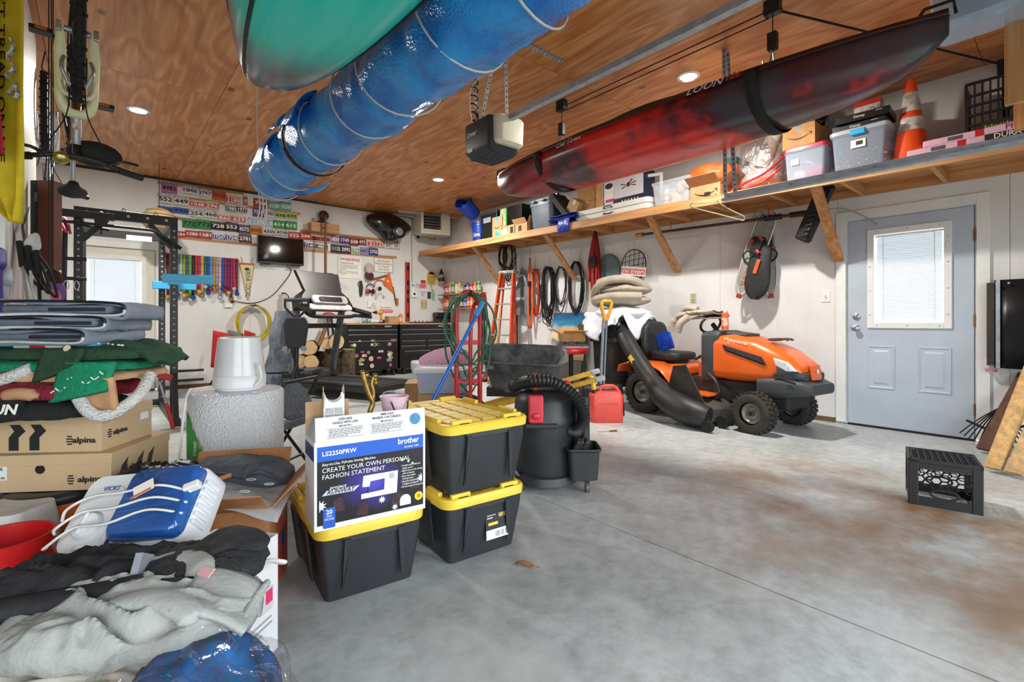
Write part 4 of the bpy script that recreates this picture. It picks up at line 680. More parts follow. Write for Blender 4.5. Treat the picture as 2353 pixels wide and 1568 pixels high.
t,w,h = sign('small private property sign standing on the workbench',(872,704,903,719)); plate(t,'printed_band',w*.96,h*.46,(0,-.0025,-h*.24),C((196,40,40),.5,n=0)); text('PRIVATE PROPERTY',t,(0,-.003,h*.24),h*.24,C((40,56,90),.5,n=0),w*.86); text('NO TRESPASSING',t,(0,-.0035,-h*.24),h*.24,paper,w*.86)
# bust and wooden box, brown staff in front
c,w,h,rz = onb(712,515,776,536,.1); t = thing('wooden_box','small pine box fixed high on the back wall','box',c,0)
for p_,q_ in (((-w/2,-.1,-h/2),(w/2,-.085,h/2)),((-w/2,.085,-h/2),(w/2,.1,h/2)),((-w/2,-.085,-h/2),(-w/2+.015,.085,h/2)),((w/2-.015,-.085,-h/2),(w/2,.085,h/2)),((-w/2+.015,-.085,-h/2),(w/2-.015,.085,-h/2+.015))): MB().b2(p_,q_).build('board',pine_x,t,bev=.002)
br_ = C((76,46,34),.45,n=.1); t = thing('wood_hook','dark brown carved bust shape standing in the pine box','carving',c+Vector((-.02,.02,-h/2+.016)),0); MB().lathe([(.001,0),(.2,0),(.2,.08),(.15,.17),(.05,.2),(.04,.25),(.001,.25)],20,sy=.3).build('shoulders',br_,t,50); MB().ball((.03,0,.31),.09,14,10,(1,.5,1)).build('head',br_,t,60)
c0 = bw(748,630,.3); c1 = bw(748,496,.3); t = thing('pole_stand','tall brown pole with round foot in front of the bust','pole',c0,0); MB().cyl((0,0,0),c1-c0,.022,n=12).build('pole',C((120,84,40),.5),t,40); MB().lathe([(.001,-.01),(.13,-.01),(.13,.008),(.02,.02)],20).build('foot',br_,t,40); MB().ball(tuple(c1-c0),.035,10,8).build('finial',br_,t,60); MB().bar((0,.02,(c1-c0).z*.8),(0,.29,(c1-c0).z*.8),.02,.02).build('wall_bracket',metal_k,t)
# black motorcycle fairing on the wall
c = bw(893,520,.16); t = thing('motorcycle_fairing','glossy black motorcycle fairing hung near the ceiling corner','fairing',c,0,sc=1.15); MB().b2((-.05,0,-.03),(.05,.135,.03)).build('wall_bracket',metal_k,t); out = [(-.43,.10),(-.38,.17),(-.1,.24),(.05,.235),(.3,.16),(.47,.04),(.44,-.05),(.33,-.09),(.26,-.19),(.12,-.27),(0,-.29),(-.1,-.25),(-.17,-.14),(-.28,-.1),(-.36,-.03),(-.42,.02)]
rg = [[(x*s_,y+.05*(1-s_)*0,z*s_) for x,z in out] for s_,y in ((1,.05),(.96,-.02),(.8,-.09),(.5,-.13),(.2,-.145))]; MB().rings(rg,caps=True).build('shell',C((12,12,13),.15,n=0,coat=.6),t,50,sub=2)
MB().lathe([(.105,.0),(.115,-.02),(.115,-.05),(.1,-.055)],24,TR((.12,-.11,-.1),(-90,0,0))).build('headlight_ring',C((18,18,19),.3,n=0),t,40); MB().lathe([(.001,.03),(.06,.02),(.098,-.0),(.098,-.01)],24,TR((.12,-.15,-.1),(90,0,0))).build('headlight_hole',C((150,160,162),.3,n=.1),t,40)
# unit heater by the corner
c = bw(1011,519,.45); t = thing('unit_heater','white ceiling unit heater with louvres in the corner','heater',(c.x-.14,c.y+.1,c.z-.16),-10); W_,D_,H_ = .62,.5,.44; hw = C((222,220,208),.45,n=.04)
for p_,q_ in (((-W_/2,-D_/2,0),(-W_/2+.05,D_/2,H_)),((.12,-D_/2,0),(W_/2,D_/2,H_)),((-W_/2+.05,-D_/2,0),(.12,D_/2,.04)),((-W_/2+.05,-D_/2,H_-.05),(.12,D_/2,H_)),((-W_/2+.05,-D_/2+.12,.04),(.12,D_/2,H_-.05))): MB().b2(p_,q_).build('cabinet',hw,t,bev=.004)
for i in range(6): MB().box((-.07,-D_/2+.05,.08+i*.058),(.37,.055,.006),TR(rot=(-20,0,0))).build('louvre',C((150,146,140),.4,.2),t)
MB().b2((-W_/2+.05,-D_/2+.1,.04),(.12,-D_/2+.118,H_-.05)).build('grille_back',C((20,18,18),.8),t); text('REZNOR',t,(W_/2+.001,-.05,H_*.5),.075,ink,.3,rot=(90,90,90)); MB().b2((-W_/2,-D_/2,-.06),(W_/2,D_/2-.2,-.0)).build('drip_pan',hw,t,bev=.01)
for x in (-.2,.2): MB().cyl((x,0,H_),(x,0,HT-c.z+.16),.006,n=6).build('hanging_rod',steel,t)
for y in (-.15,.2): MB().b2((-.75,y-.02,HT-c.z+.125),(.75,y+.02,HT-c.z+.16)).build('strut',C((206,204,190),.5),t)
MB().cyl((.32,.1,.08),(.36,.1,.08),.09,n=18).build('motor',plastic_k,t,40); MB().tube(spline([(-.1,.05,-.05),(0,.05,-.12),(.1,.1,-.1),(.15,.2,-.0)],6),.012,6).build('gas_flex',C((190,160,70),.4,.6),t,60)
pp = [bw(340,402,.02),bw(420,408,.02),bw(500,418,.02),bw(560,436,.02),bw(640,444,.02),bw(740,466,.02),bw(850,484,.02),bw(930,492,.02),bw(945,500,.02),bw(946,560,.02),bw(947,648,.02)]
t = thing('yellow_gas_line','thin yellow line stapled along the top of the back wall','cable',pp[0]); MB().tube([v-pp[0] for v in spline(pp,6)],.008,6).build('line',C((206,170,80),.5),t,60)
t = thing('drain_pipe','short dark drain pipe beside the heater','pipe',bw(961,548,.06)); MB().cyl((0,0,0),(0,0,.5),.028,n=12).build('pipe',C((60,44,38),.4),t,40); MB().cyl((0,0,.33),(.0,.05,.33),.035,n=12).build('clamp',C((40,34,32),.4),t,40)
# small hung things: hat, file, sheath, ear muffs, cord ring, flag, level, target ...
c,w,h,rz = onb(840,605,857,641,.05); t = thing('cap','grey and maroon baseball cap hung on the back wall','cap',c,0); blob(t,'crown',C((196,188,180),.9),(.09,.05,.1),2,.05,c=(0,0,.05)); MB().lathe([(.001,.0),(.085,-.002),(.09,-.01),(.001,-.012)],18,TR((0,-.02,-.09),(75,0,0)),sy=1.1).build('brim',C((90,30,34),.8),t,50)
a,b = bw(857,642,.03),bw(890,633,.03); t = thing('flat_file','long brown file hung under the weapons sign','file',a,0); MB().bar((0,0,0),b-a,.008,.035).build('blade',C((120,92,70),.5,.3),t)
MB().bar((b-a)*.86,b-a,.02,.045).build('handle',C((150,100,60),.6),t,bev=.004)
c = bw(829,664,.03); t = thing('knife_sheath','black tapering sheath hung on the back wall','sheath',c,0); MB().prism([(-.03,.15),(.02,.16),(.045,.02),(.03,-.12),(.005,-.16),(-.02,-.12),(-.03,.02)],.03).build('case',C((36,32,24),.6),t,bev=.008); MB().prism([(-.05,.13),(-.02,.15),(-.02,.06),(-.045,.05)],.02).build('strap',C((150,120,50),.6),t)
def muffs(lab,c,col):
    t = thing('ear_muffs',lab,'ear muffs',c,0); MB().tube([(.075*math.cos(a),0,.075*math.sin(a)+.02) for a in [PI*i/14 for i in range(15)]],.011,8).build('headband',plastic_k,t,60)
    for s_ in (-1,1): q = MB().ball((s_*.06,-.01,-.05),.045,14,8,(.75,.8,1.2)).build('ear_cup',C(col,.35),t,60); MB().lathe([(.03,.03),(.042,.02),(.042,0),(.03,-.01)],14,TR((s_*.035,-.01,-.05),(0,90,0))).build('cushion',rubber,q,60)
    return t
muffs('red ear muffs hung on the back wall',bw(851,664,.05),(190,50,40))
c = bw(873,660,.03); t = thing('headset','orange ring headset with black cord hung on the wall','headset',c,0); MB().tube([(.11*math.cos(a),0,.09*math.sin(a)+.05) for a in [PI*(-.1)+PI*1.2*i/16 for i in range(17)]],.01,8).build('band',C((220,90,60),.5),t,60); MB().ball((0,0,-.03),.04,10,8,(1,.5,1)).build('clip',rubber,t,60); MB().tube(spline([(-.07,0,0),(-.08,0,-.18),(0,0,-.12),(.06,0,-.16),(.08,0,-.2)],6),.005,5).build('cord',C((180,176,170),.6),t,60)
for x in (-.08,.08): MB().lathe([(.02,0),(.02,.03),(.012,.034)],10,TR((x,0,-.22 if x < 0 else -.2))).build('plug',C((200,198,190),.5),t,40)
a = bw(886,640,.03); t = thing('orange_flag','orange triangular safety flag on a wooden staff','flag',a,0); MB().prism([(-.06,-.1),(.08,.14),(.19,-.3)],.004).build('cloth',C((226,108,40),.8,n=.08),t); MB().bar((.16,.005,-.16),(.235,.005,-.52),.02,.02).build('staff',C((110,62,36),.6),t); MB().box((.25,0,-.46),(.05,.03,.14)).build('holder',C((190,110,50),.7),t); MB().prism([(.03,-.06),(.05,-.02),(.075,-.07)],.006).build('printed_triangle',paper,t)
a,b = bw(936,738,.03),bw(936,603,.03); t = thing('spirit_level','long red spirit level standing upright against the wall','level',a,0); hh = b.z-a.z; MB().box((0,0,hh/2),(.085,.03,hh)).build('body',C((186,50,40),.4),t,bev=.003); MB().box((.033,-.003,hh/2),(.02,.034,hh*.998)).build('edge_rail',C((50,32,30),.4),t)
for z in (.1,.35,.5,.65,.9): MB().box((.004,-.004,hh*z),(.045,.03,.09)).build('vial_window',C((24,22,24),.4),t,bev=.003)
c,w,h,rz = onb(981,624,1002,655); t = thing('paper_target','yellow paper target with concentric rings pinned to the wall','target',c,0); MB().prism([(-w/2,-h/2),(w/2,-h/2),(w/2,h*.25),(w*.35,h*.45),(0,h*.52),(-w*.35,h*.45),(-w/2,h*.25)],.003).build('sheet',C((222,172,70),.7),t)
for r_,cc in ((.078,(80,90,60)),(.065,(222,172,70)),(.052,(80,90,60)),(.04,(222,172,70)),(.02,(200,90,40))): MB().prism([(r_*math.cos(a),r_*math.sin(a)-h*.12) for a in [2*PI*i/20 for i in range(20)]],.001,TR((0,-.0018-(.08-r_)*.01,0))).build('printed_ring',C(cc,.7,n=0),t)
MB().prism([(.07*math.cos(a),.05*math.sin(a)+h*.28) for a in [PI*i/10 for i in range(11)]],.001,TR((0,-.0022,0))).build('printed_arc',ink,t)
c = bw(993,672,.02); t = thing('fly_swatter','pale green fly swatter hung below the target','swatter',c,0); MB().prism([(-.05,.17),(0,.19),(.0,.02),(-.02,.05)],.006).build('handle',C((150,196,160),.5),t); MB().prism([(-.02,.05),(.03,.08),(.07,-.05),(.06,-.17),(.0,-.16)],.005).build('head',C((150,196,160),.5),t)
for px,cc,nm,lb in (((967,644,978,652),(206,50,40),'note_card','small red card pinned beside the target'),((963,653,980,663),(226,130,140),'note_card','pink printed card pinned under the red card'),((955,651,962,662),(200,206,216),'note_card','narrow pale card pinned beside the thermostat'),((981,657,990,667),(240,238,232),'note_card','white sketch card pinned below the target'),((963,667,980,684),(220,226,236),'note_card','white card with round print above the switches'),((982,671,990,687),(60,62,66),'note_card','dark narrow card pinned beside the swatter')):
    c,w,h,rz = onb(*px,.004); t = thing(nm,lb,'note',c,0,'cards pinned near the corner'); MB().box((0,0,0),(w,.002,h)).build('sheet',C(cc,.7,n=.05,s=40),t)
    for i in range(3): plate(t,'printed_line',w*(.7-.15*i),h*.06,(0,-.0018,h*(.25-.25*i)),C((90,60,70),.7,n=0))
c,w,h,rz = onb(945,651,952,668,.02); t = thing('thermostat','white wall thermostat above the control box','thermostat',c,0); MB().box((0,0,0),(.08,.03,.16)).build('body',white_p,t,bev=.006); MB().box((0,-.016,.03),(.05,.004,.05)).build('display',C((150,160,150),.3),t)
c,w,h,rz = onb(945,669,958,683,.02); t = thing('control_box','white wall control box with a small dark display','control box',c,0); MB().box((0,0,0),(.15,.03,.14)).build('body',white_p,t,bev=.006); MB().box((0,-.016,0),(.05,.004,.04)).build('display',C((40,20,24),.3),t)
c,w,h,rz = onb(967,688,981,711); t = thing('switch_plate','tan double switch plate above the tool chests','switch',c,0); MB().prism(rrect(.15,.2,.008),.008).build('cover_plate',C((206,192,150),.45),t)
for x in (-.035,.035): MB().box((x,-.01,0),(.03,.012,.09),TR(rot=(8,0,0))).build('rocker',C((186,172,130),.45),t,bev=.003)
c = bw(850,699,.02); t = thing('wall_outlet','white outlet with plugged cord behind the workbench','outlet',c,0); MB().prism(rrect(.09,.13,.008),.01).build('cover_plate',white_p,t); MB().tube(spline([(.02,-.03,-.02),(.06,-.04,.02),(.1,-.03,-.06),(.16,-.02,-.16)],6),.006,6).build('cord',C((210,208,200),.6),t,60)
c = bw(652,693,.06); t = thing('extinguisher','white slim fire extinguisher hung beside the treadmill screen','extinguisher',c,0); MB().lathe([(.001,-.16),(.045,-.16),(.05,-.14),(.05,.06),(.03,.1),(.015,.12)],16).build('cylinder',C((214,212,210),.4),t,40); MB().box((.0,0,.14),(.07,.03,.03)).build('valve',C((150,40,36),.4),t,bev=.004); MB().tube(spline([(.03,0,.14),(.07,0,.1),(.09,0,.03)],5),.008,6).build('hose',rubber,t,60); plate(t,'label',.06,.09,(0,-.05,-.04),C((190,120,120),.6,mix=(225,222,220),s=50))
# coils on the back wall
def coil(name,lab,c,rz,rx,rz_,turns,r,mat,depth=.05,seed=0,droop=0,extra=True,cat='hose',tie=None,wob=.06):
    t = thing(name,lab,cat,c,rz); rr = random.Random(seed); pts = []
    for k_ in range(turns):
        ax,az,oz,oy = rx*rr.uniform(1-wob*2,1+wob),rz_*rr.uniform(1-wob*2,1+wob),0,depth*(rr.random()-.5)
        for i in range(18):
            a = PI/2+2*PI*i/18; pts.append((ax*math.cos(a)+.01*rr.uniform(-1,1)*wob*10,oy+.006*rr.uniform(-1,1),(rz_-az)+az*math.sin(a)-(droop*rr.random() if math.sin(a) < 0 else 0)*abs(math.sin(a))))
    MB().tube(spline(pts,2),r,6).build('coil',mat,t,60)
    if tie: MB().tube([(.0+1.6*r*math.cos(a)*3,depth*.8*math.sin(a),rz_) for a in [2*PI*i/10 for i in range(10)]],.006,5,closed=True).build('tie',tie,t,60)
    MB().tube([(0,depth,rz_-.01),(0,-depth*.6,rz_-.012),(0,-depth*.8,rz_+.02)],.007,6).build('hook',metal_k,t,60)
    return t
coil('hose_coil','yellow air hose coiled on a wall hook',bw(583,742,.1),0,.25,.29,11,.013,C((206,186,36),.45),.1,3,.03,tie=rubber,wob=.05)
# ================================================================ gym corner, tool chests, firewood
gun = C((44,45,46),.42,.3,n=.06)
t = thing('power_rack','dark steel power rack standing in front of the back door','power rack',(-.15,6.0,0)); W_,D_,H_ = .725,1.25,2.0
for x in (0,W_):
    for y in (0,D_):
        u = MB().b2((x-.032,y-.032,0),(x+.032,y+.032,H_-(.0 if y == 0 else .0))).build('upright',gun,t,bev=.004)
        hs = MB()
        for i in range(30): hs.cyl((x,y-.0335,.12+i*.063),(x,y-.032,.12+i*.063),.011,n=10)
        hs.build('pin_holes',C((150,150,150),.5),u)['kind'] = 'stuff'
for y in (0,D_): MB().b2((-.032,y-.03,H_),(W_+.032,y+.03,H_+.09)).build('top_beam',gun,t,bev=.004)
for x in (0,W_):
    MB().b2((x-.03,0,H_+.01),(x+.03,D_,H_+.07)).build('side_beam',gun,t,bev=.004); MB().b2((x-.035,-.25,0),(x+.035,D_+.2,.07)).build('base_beam',gun,t,bev=.004)
    MB().bar((x,-.18,.06),(x,-.02,.5),.05,.04).build('gusset',gun,t); MB().bar((x+(.02 if x == 0 else -.02),.0,H_-.22),(x+(.2 if x == 0 else -.2),0,H_),.05,.02,(0,1,0)).build('gusset',gun,t)
MB().b2((0,D_-.03,.02),(W_,D_+.03,.09)).build('rear_foot',gun,t)
for z in (.42,.52): MB().cyl((W_+.03,.0,z),(W_+.26,.0,z),.014,n=10).build('weight_peg',gun,t,40)
for i in range(5): MB().cyl((.06+i*.15,-.032,H_+.045),(.06+i*.15,-.04,H_+.045),.014,n=10).build('bolt',steel,t)
MB().b2((W_-.34,D_-.05,H_-.02),(W_-.1,D_-.04,H_+.04)).build('maker_plate',C((206,216,200),.5),t)
pb_ = MB().tube(spline([(W_*.45,.05,H_+.03),(W_*.45,.05,H_+.12),(W_*.45,D_*.5,H_+.12)],4),.016,8).build('pull_up_grip',chrome,t,60); MB().tube(spline([(W_*.8,.05,H_+.03),(W_*.8,.05,H_+.12),(W_*.8,D_*.5,H_+.12)],4),.016,8).build('pull_up_grip',chrome,t,60); MB().cyl((W_*.45,.1,H_+.1),(W_*.8,.1,H_+.1),.014,n=10).build('pull_up_bar',gun,t)
MB().b2((-.35,-.09,H_-.02),(.26,-.034,H_+.045)).build('cable_arm',gun,t,bev=.004); pu_ = MB().cyl((.16,-.1,H_-.03),(.16,-.03,H_-.03),.05,n=18).build('pulley',plastic_k,t,40); MB().cyl((.16,-.065,H_-.08),(.16,-.065,H_-.16),.006,n=6).build('cable',rubber,t)
for z in (1.42,1.6): MB().cyl((-.3,-.06,z),(.06,-.06,z),.016,n=10).build('storage_peg',gun,t,40); 
for i in range(4): MB().tube([(-.22+i*.07+.018*math.cos(a),-.06,1.36+.04*math.sin(a)) for a in [2*PI*j/12 for j in range(12)]],.004,5,closed=True).build('carabiner',steel,t,60)
sb = C((60,170,222),.4,n=.05); 
for y in (-.05,D_-.1): MB().b2((W_-.1,y-.03,1.42),(W_+.34,y+.03,1.51)).build('safety_arm',sb,t,bev=.006)
MB().b2((W_-.05,-.085,1.4),(W_+.05,.04,1.44)).build('safety_hook',sb,t,bev=.004)
lb = thing('lat_bar','black lat pulldown bar hanging from the rack pulley','bar',(.01,5.93,1.93)); MB().tube(spline([(-.62,0,-.16),(-.42,0,-.02),(-.3,0,0),(0,0,0),(.3,0,0),(.42,0,-.02),(.62,0,-.16)],5),.014,8).build('bar',C((30,28,28),.4),lb,60); MB().box((0,0,.03),(.09,.02,.05)).build('clevis',plastic_k,lb,bev=.01); MB().tube([(.02*math.cos(a),0,.09+.035*math.sin(a)) for a in [2*PI*i/12 for i in range(12)]],.005,6,closed=True).build('link',steel,lb,60)
for s_ in (-1,1): MB().tube([(s_*.47,0,-.05),(s_*.62,0,-.16)],.018,8).build('grip',rubber,lb,60)
gl = thing('paper_lantern','round cream rattan shade hanging behind the rack','lamp shade',(.62,8.2,2.42)); MB().ball((0,0,0),.2,18,12,(1,1,.85)).build('shade',C((206,180,130),.8,n=.1,a=.9),gl,60)
for i in range(5): z = -.12+.06*i; r_ = .2*math.sqrt(max(1-(z/.17)**2,.05)); MB().tube([(r_*1.02*math.cos(a),r_*1.02*math.sin(a),z) for a in [2*PI*k_/20 for k_ in range(20)]],.006,5,closed=True).build('rib',C((150,120,70),.8),gl,60)
MB().cyl((0,0,.17),(0,0,HT-2.42),.004,n=6).build('cord',rubber,gl)
bp_ = thing('bolt_cutters','long tool with red grips leaning against the rack','tool',fl(398,985),0); MB().cyl((0,0,.0),(-.05,.05,.24),.018,n=10).build('grip',red_p,bp_,40); MB().cyl((-.05,.05,.24),(-.1,.1,.45),.012,n=10).build('shaft',steel,bp_,40); MB().box((-.06,.06,.5),(.12,.06,.06),TR(rot=(0,20,0))).build('head',C((196,36,40),.5),bp_,bev=.01)
# ---- treadmill
t = thing('treadmill','black treadmill with tilted screen and silver console','treadmill',(2.6,6.95,0),24); td = C((40,42,45),.5,n=.05)
MB().b2((-.40,-1.05,.10),(.40,.75,.19)).build('deck_frame',td,t,bev=.02); MB().b2((-.27,-1.02,.19),(.27,.5,.197)).build('belt',C((20,20,22),.8),t); MB().box((0,.62,.24),(.8,.42,.16)).build('motor_hood',C((70,76,82),.45),t,bev=.04)
for s_ in (-1,1): MB().b2((s_*.35-.06,-1.04,.185),(s_*.35+.06,.45,.215)).build('side_rail',C((60,64,68),.6),t,bev=.01); MB().bar((s_*.40,.55,.1),(s_*.42,.32,1.22),.05,.11,(0,1,0)).build('upright',C((86,94,102),.4),t,bev=.015); MB().box((s_*.36,-1.0,.05),(.06,.1,.1)).build('foot',rubber,t,bev=.01); MB().box((s_*.36,.7,.05),(.06,.1,.1)).build('foot',rubber,t,bev=.01)
MB().b2((-.42,.42,.93),(.42,.48,1.0)).build('cross_bar',td,t,bev=.01)
MB().prism([(-.50,-.06),(.50,-.06),(.46,.1),(.36,.2),(-.36,.2),(-.46,.1)],.2,TR((0,.26,1.26),(-25,0,0))).build('console',C((28,28,30),.35),t,bev=.03)
MB().prism(rrect(.66,.13,.05),.03,TR((0,.13,1.345),(-25,0,0))).build('control_panel',C((186,188,190),.35,.3),t,bev=.008); MB().prism(rrect(.8,.1,.045),.03,TR((0,.11,1.235),(-35,0,0))).build('storage_tray',C((205,206,206),.4),t,bev=.008); MB().prism(rrect(.42,.07,.02),.01,TR((0,.11,1.352),(-25,0,0))).build('button_strip',C((30,30,32),.3),t)
MB().prism([(-.34,0),(.34,0),(.4,.36),(-.4,.36)],.045,TR((0,.25,1.42),(-24,0,0))).build('screen_housing',C((30,28,28),.35),t,bev=.008); MB().prism([(-.28,.045),(.28,.045),(.32,.33),(-.32,.33)],.004,TR((0,.228,1.42),(-24,0,0))).build('screen',C((46,30,24),.12,n=0),t)
MB().tube(spline([(-.44,.26,1.3),(-.44,.05,1.12),(-.2,-.04,1.1),(.2,-.04,1.1),(.44,.05,1.12),(.62,-.1,1.1)],6),.028,8).build('hand_rail',C((26,26,27),.5),t,60)
for s_ in (-1,1): MB().tube([(s_*.46,.24,1.24),(s_*.54,-.14,1.14)],.035,8).build('hand_rail',C((26,26,27),.5),t,60)
# ---- folded exercise machine and grey cover
t = thing('folded_exercise_bike','black folded exercise machine with bar handle beside the treadmill','exercise machine',dp(682,739,5.6)*1.0,-36); t.location.z = 0
MB().tube([(-.02,0,.05),(0,.02,1.1)],.028,8).build('main_post',metal_k,t,60); MB().tube([(.06,.1,.04),(-.05,.0,.75)],.024,8).build('rear_post',metal_k,t,60); MB().tube([(-.1,-.1,.03),(.0,0,.55)],.022,8).build('rear_post',metal_k,t,60)
MB().prism([(-.11,.72),(.1,.72),(.14,1.0),(.1,1.08),(-.1,1.08),(-.14,1.0)],.05,TR((0,-.02,0))).build('back_pad',C((40,44,50),.6),t,bev=.015); MB().tube(spline([(-.02,0,1.08),(-.1,0,1.16),(-.13,0,1.2),(-.13,0,1.28)],4),.014,8).build('handle_bar',metal_k,t,60); MB().tube(spline([(.02,0,1.08),(.1,0,1.16),(.13,0,1.2),(.13,0,1.28)],4),.014,8).build('handle_bar',metal_k,t,60); MB().cyl((-.14,0,1.28),(.14,0,1.28),.022,n=12).build('grip',C((60,64,68),.5),t,40)
MB().box((0,.0,.03),(.5,.06,.05)).build('foot_bar',metal_k,t,bev=.01); MB().box((.12,-.2,.05),(.1,.12,.1)).build('caster_block',plastic_k,t,bev=.02)
for s_ in (-1,1): MB().cyl((s_*.1,-.05,.72),(s_*.1,-.09,.72),.03,n=14).build('roller',steel,t,40)
MB().box((0,.02,.4),(.34,.06,.06)).build('cross_piece',plastic_k,t,bev=.015)
t = thing('grey_dust_cover','crumpled grey plastic cover draped over a frame by the treadmill','cover',dp(650,739,6.1),0); t.location.z = 0
gc = C((120,132,146),.25,n=.25,s=5,b=.8,bs=9); rg = []
for j in range(22):
    z = 1.16*j/21; rg.append([((.15+.03*math.sin(z*5)+.08*mn.noise(Vector((math.cos(a)*2,math.sin(a)*2,z*3))))*math.cos(a)*(1 if z < 1 else .8),(.16+.06*mn.noise(Vector((math.cos(a)*3,math.sin(a)*3,z*4+9))))*math.sin(a),z) for a in [2*PI*k_/26 for k_ in range(26)]])
MB().rings(rg).build('sheet',gc,t,80); MB().tube([(.25*math.cos(a),.17*math.sin(a),.4) for a in [2*PI*k_/20 for k_ in range(20)]],.012,6,closed=True).build('strap',webb,t,60)
# camp chair behind
t = thing('camp_chair','folded red and grey camp chair by the yellow hose','chair',dp(530,739,7.4),10); t.location.z = 0
for x0,cc in ((-.26,(196,40,44)),(-.06,(110,114,118)),(.14,(190,36,40))): MB().grid(6,8,lambda a,b: (x0+.2*a,-.05*math.sin(a*4+x0*9)-.1*b,.35+.55*b-.06*a)).build('fabric_panel',C(cc,.85,n=.08),t,60,sol=.012)
for x in (-.24,.28): MB().tube([(x,-.2,.02),(x*.4,.2,.85)],.012,8).build('frame_tube',metal_k,t,60); MB().tube([(x,.2,.02),(x*.4,-.2,.6)],.012,8).build('frame_tube',metal_k,t,60)
# ---- firewood
bark = C((104,88,70),.95,n=.35,s=16,b=.9,bs=30); cut = C((222,188,140),.85,n=.1,s=20)
def log(lab,c,r,ln,rz,rx=0,upright=False):
    t = thing('firewood_log',lab,'log',c,group='split firewood logs',rot=((0,0,0) if upright else (90+rx,0,rz))); rr = random.Random(int(c[0]*997+c[2]*131)); sd = rr.random()*9
    o = [(r*(1+.14*mn.noise(Vector((math.cos(a)*1.5,math.sin(a)*1.5,sd))))*math.cos(a),r*(1+.14*mn.noise(Vector((math.cos(a)*1.5,math.sin(a)*1.5,sd))))*math.sin(a)) for a in [2*PI*i/18 for i in range(18)]]
    MB().rings([[(x*s_,y*s_,z*ln) for x,y in o] for z,s_ in ((0,.98),(.05,1.02),(.5,.97),(.95,1.03),(1,.98))],caps=False).build('bark',bark,t,50)
    for z in (.004*ln,1.0*ln): MB().rings([[(x*s_,y*s_,z) for x,y in o] for s_ in (.99,.5,.02)],caps=False).build('cut_end',cut,t,50)
def fw(u,v,z): q = dp(u,v,z); return (q.x,q.y,max(q.z,0))
for k,(u,hh,r_) in enumerate(((697,.13,.12),(717,.125,.12),(702,.37,.11),(723,.36,.115),(716,.59,.12),(752,.66,.085),(771,.69,.12))):
    q = dp(u,739,8.35); log('firewood log with pale cut end %s' % ['at the far left of the bottom row','second in the bottom row','at the left of the middle row','second in the middle row','high on the left of the heap','small, on the upright rounds','large, on top of the upright rounds'][k],(q.x,q.y,hh),r_,.4,-35+k*3)
for k,(u,z) in enumerate(((744,8.3),(763,8.2),(782,8.3),(801,8.2))): q = dp(u,739,z); log('upright round of barked firewood %s' % ['nearest the loose logs','second from the loose logs','with a pale oval cut top','splintered, beside the treadmill post'][k],(q.x,q.y,0),.115,.52+.04*(k % 2),0,upright=True)
a = dp(726,800,8.55); t = thing('bark_slab','long orange-brown bark slab leaning on the firewood','bark slab',(a.x,a.y,.02),-30); MB().bar((-.1,0,.2),(.18,.12,1.0),.13,.05).build('slab',C((150,92,56),.9,n=.2,s=12,b=.5),t,bev=.02); MB().bar((-.09,-.03,.22),(.17,.09,.98),.09,.02).build('inner_wood',C((196,132,80),.85,n=.2,s=20),t)
# ---- tool chests on the back wall
chest_m = C((20,20,22),.3,n=.06); slv = C((150,154,158),.3,.8,n=.05)
def chest(name,lab,x0,x1,h,rows,d=.46,maker='HUSKY'):
    t = thing(name,lab,'tool chest',((x0+x1)/2,YB-.03-d/2,0),0); w = x1-x0
    MB().b2((-w/2,-d/2,.12),(w/2,d/2,h-.03)).build('cabinet',chest_m,t,bev=.004); MB().b2((-w/2-.01,-d/2-.01,h-.03),(w/2+.01,d/2,h)).build('worktop',C((190,140,90),.6),t,bev=.003)
    for x in (-w*.42,w*.42):
        for y in (-d*.38,d*.38): MB().cyl((x-.02,y,.06),(x+.02,y,.06),.06,n=14).build('caster',rubber,t,40)
    z = h-.11; text(maker,t,(w*.3,-d/2-.004,h-.065),.028,paper,.14)
    MB().cyl((0,-d/2,h-.065),(0,-d/2-.005,h-.065),.01,n=10).build('lock',steel,t)
    for hh,cols in rows:
        for x_0,x_1 in cols:
            q = MB().b2((x_0*w-w/2+.012,-d/2-.012,z-hh+.006),(x_1*w-w/2-.012,-d/2,z-.004)).build('drawer',C((28,28,30),.32,n=.05),t,bev=.003); MB().b2((x_0*w-w/2+.03,-d/2-.026,z-.028),(x_1*w-w/2-.03,-d/2-.012,z-.012)).build('pull',slv,q,bev=.003)
        z -= hh
    return t,w,d
xa,xb,xc = bw(803,800,.5).x,bw(918,800,.5).x,bw(1064,800,.5).x
F1 = [(0,1)]; t1,w1,d1 = chest('tool_chest','black tool chest covered in stickers under the workbench top',xa-.05,xb-.03,1.0,[(.085,F1),(.12,F1),(.2,F1)]); t2,w2,d2 = chest('tool_chest','plain black tool chest with silver drawer pulls in the corner',xb+.02,XR-.15,1.0,[(.09,F1),(.13,F1),(.1,[(0,.5),(.5,1)]),(.1,[(0,.5),(.5,1)]),(.1,[(.05,.6),(.6,1)])])
rr = random.Random(11); sc_ = [(206,50,60),(230,230,226),(60,120,190),(220,190,60),(90,170,100),(150,90,160),(40,40,46),(226,130,60)]
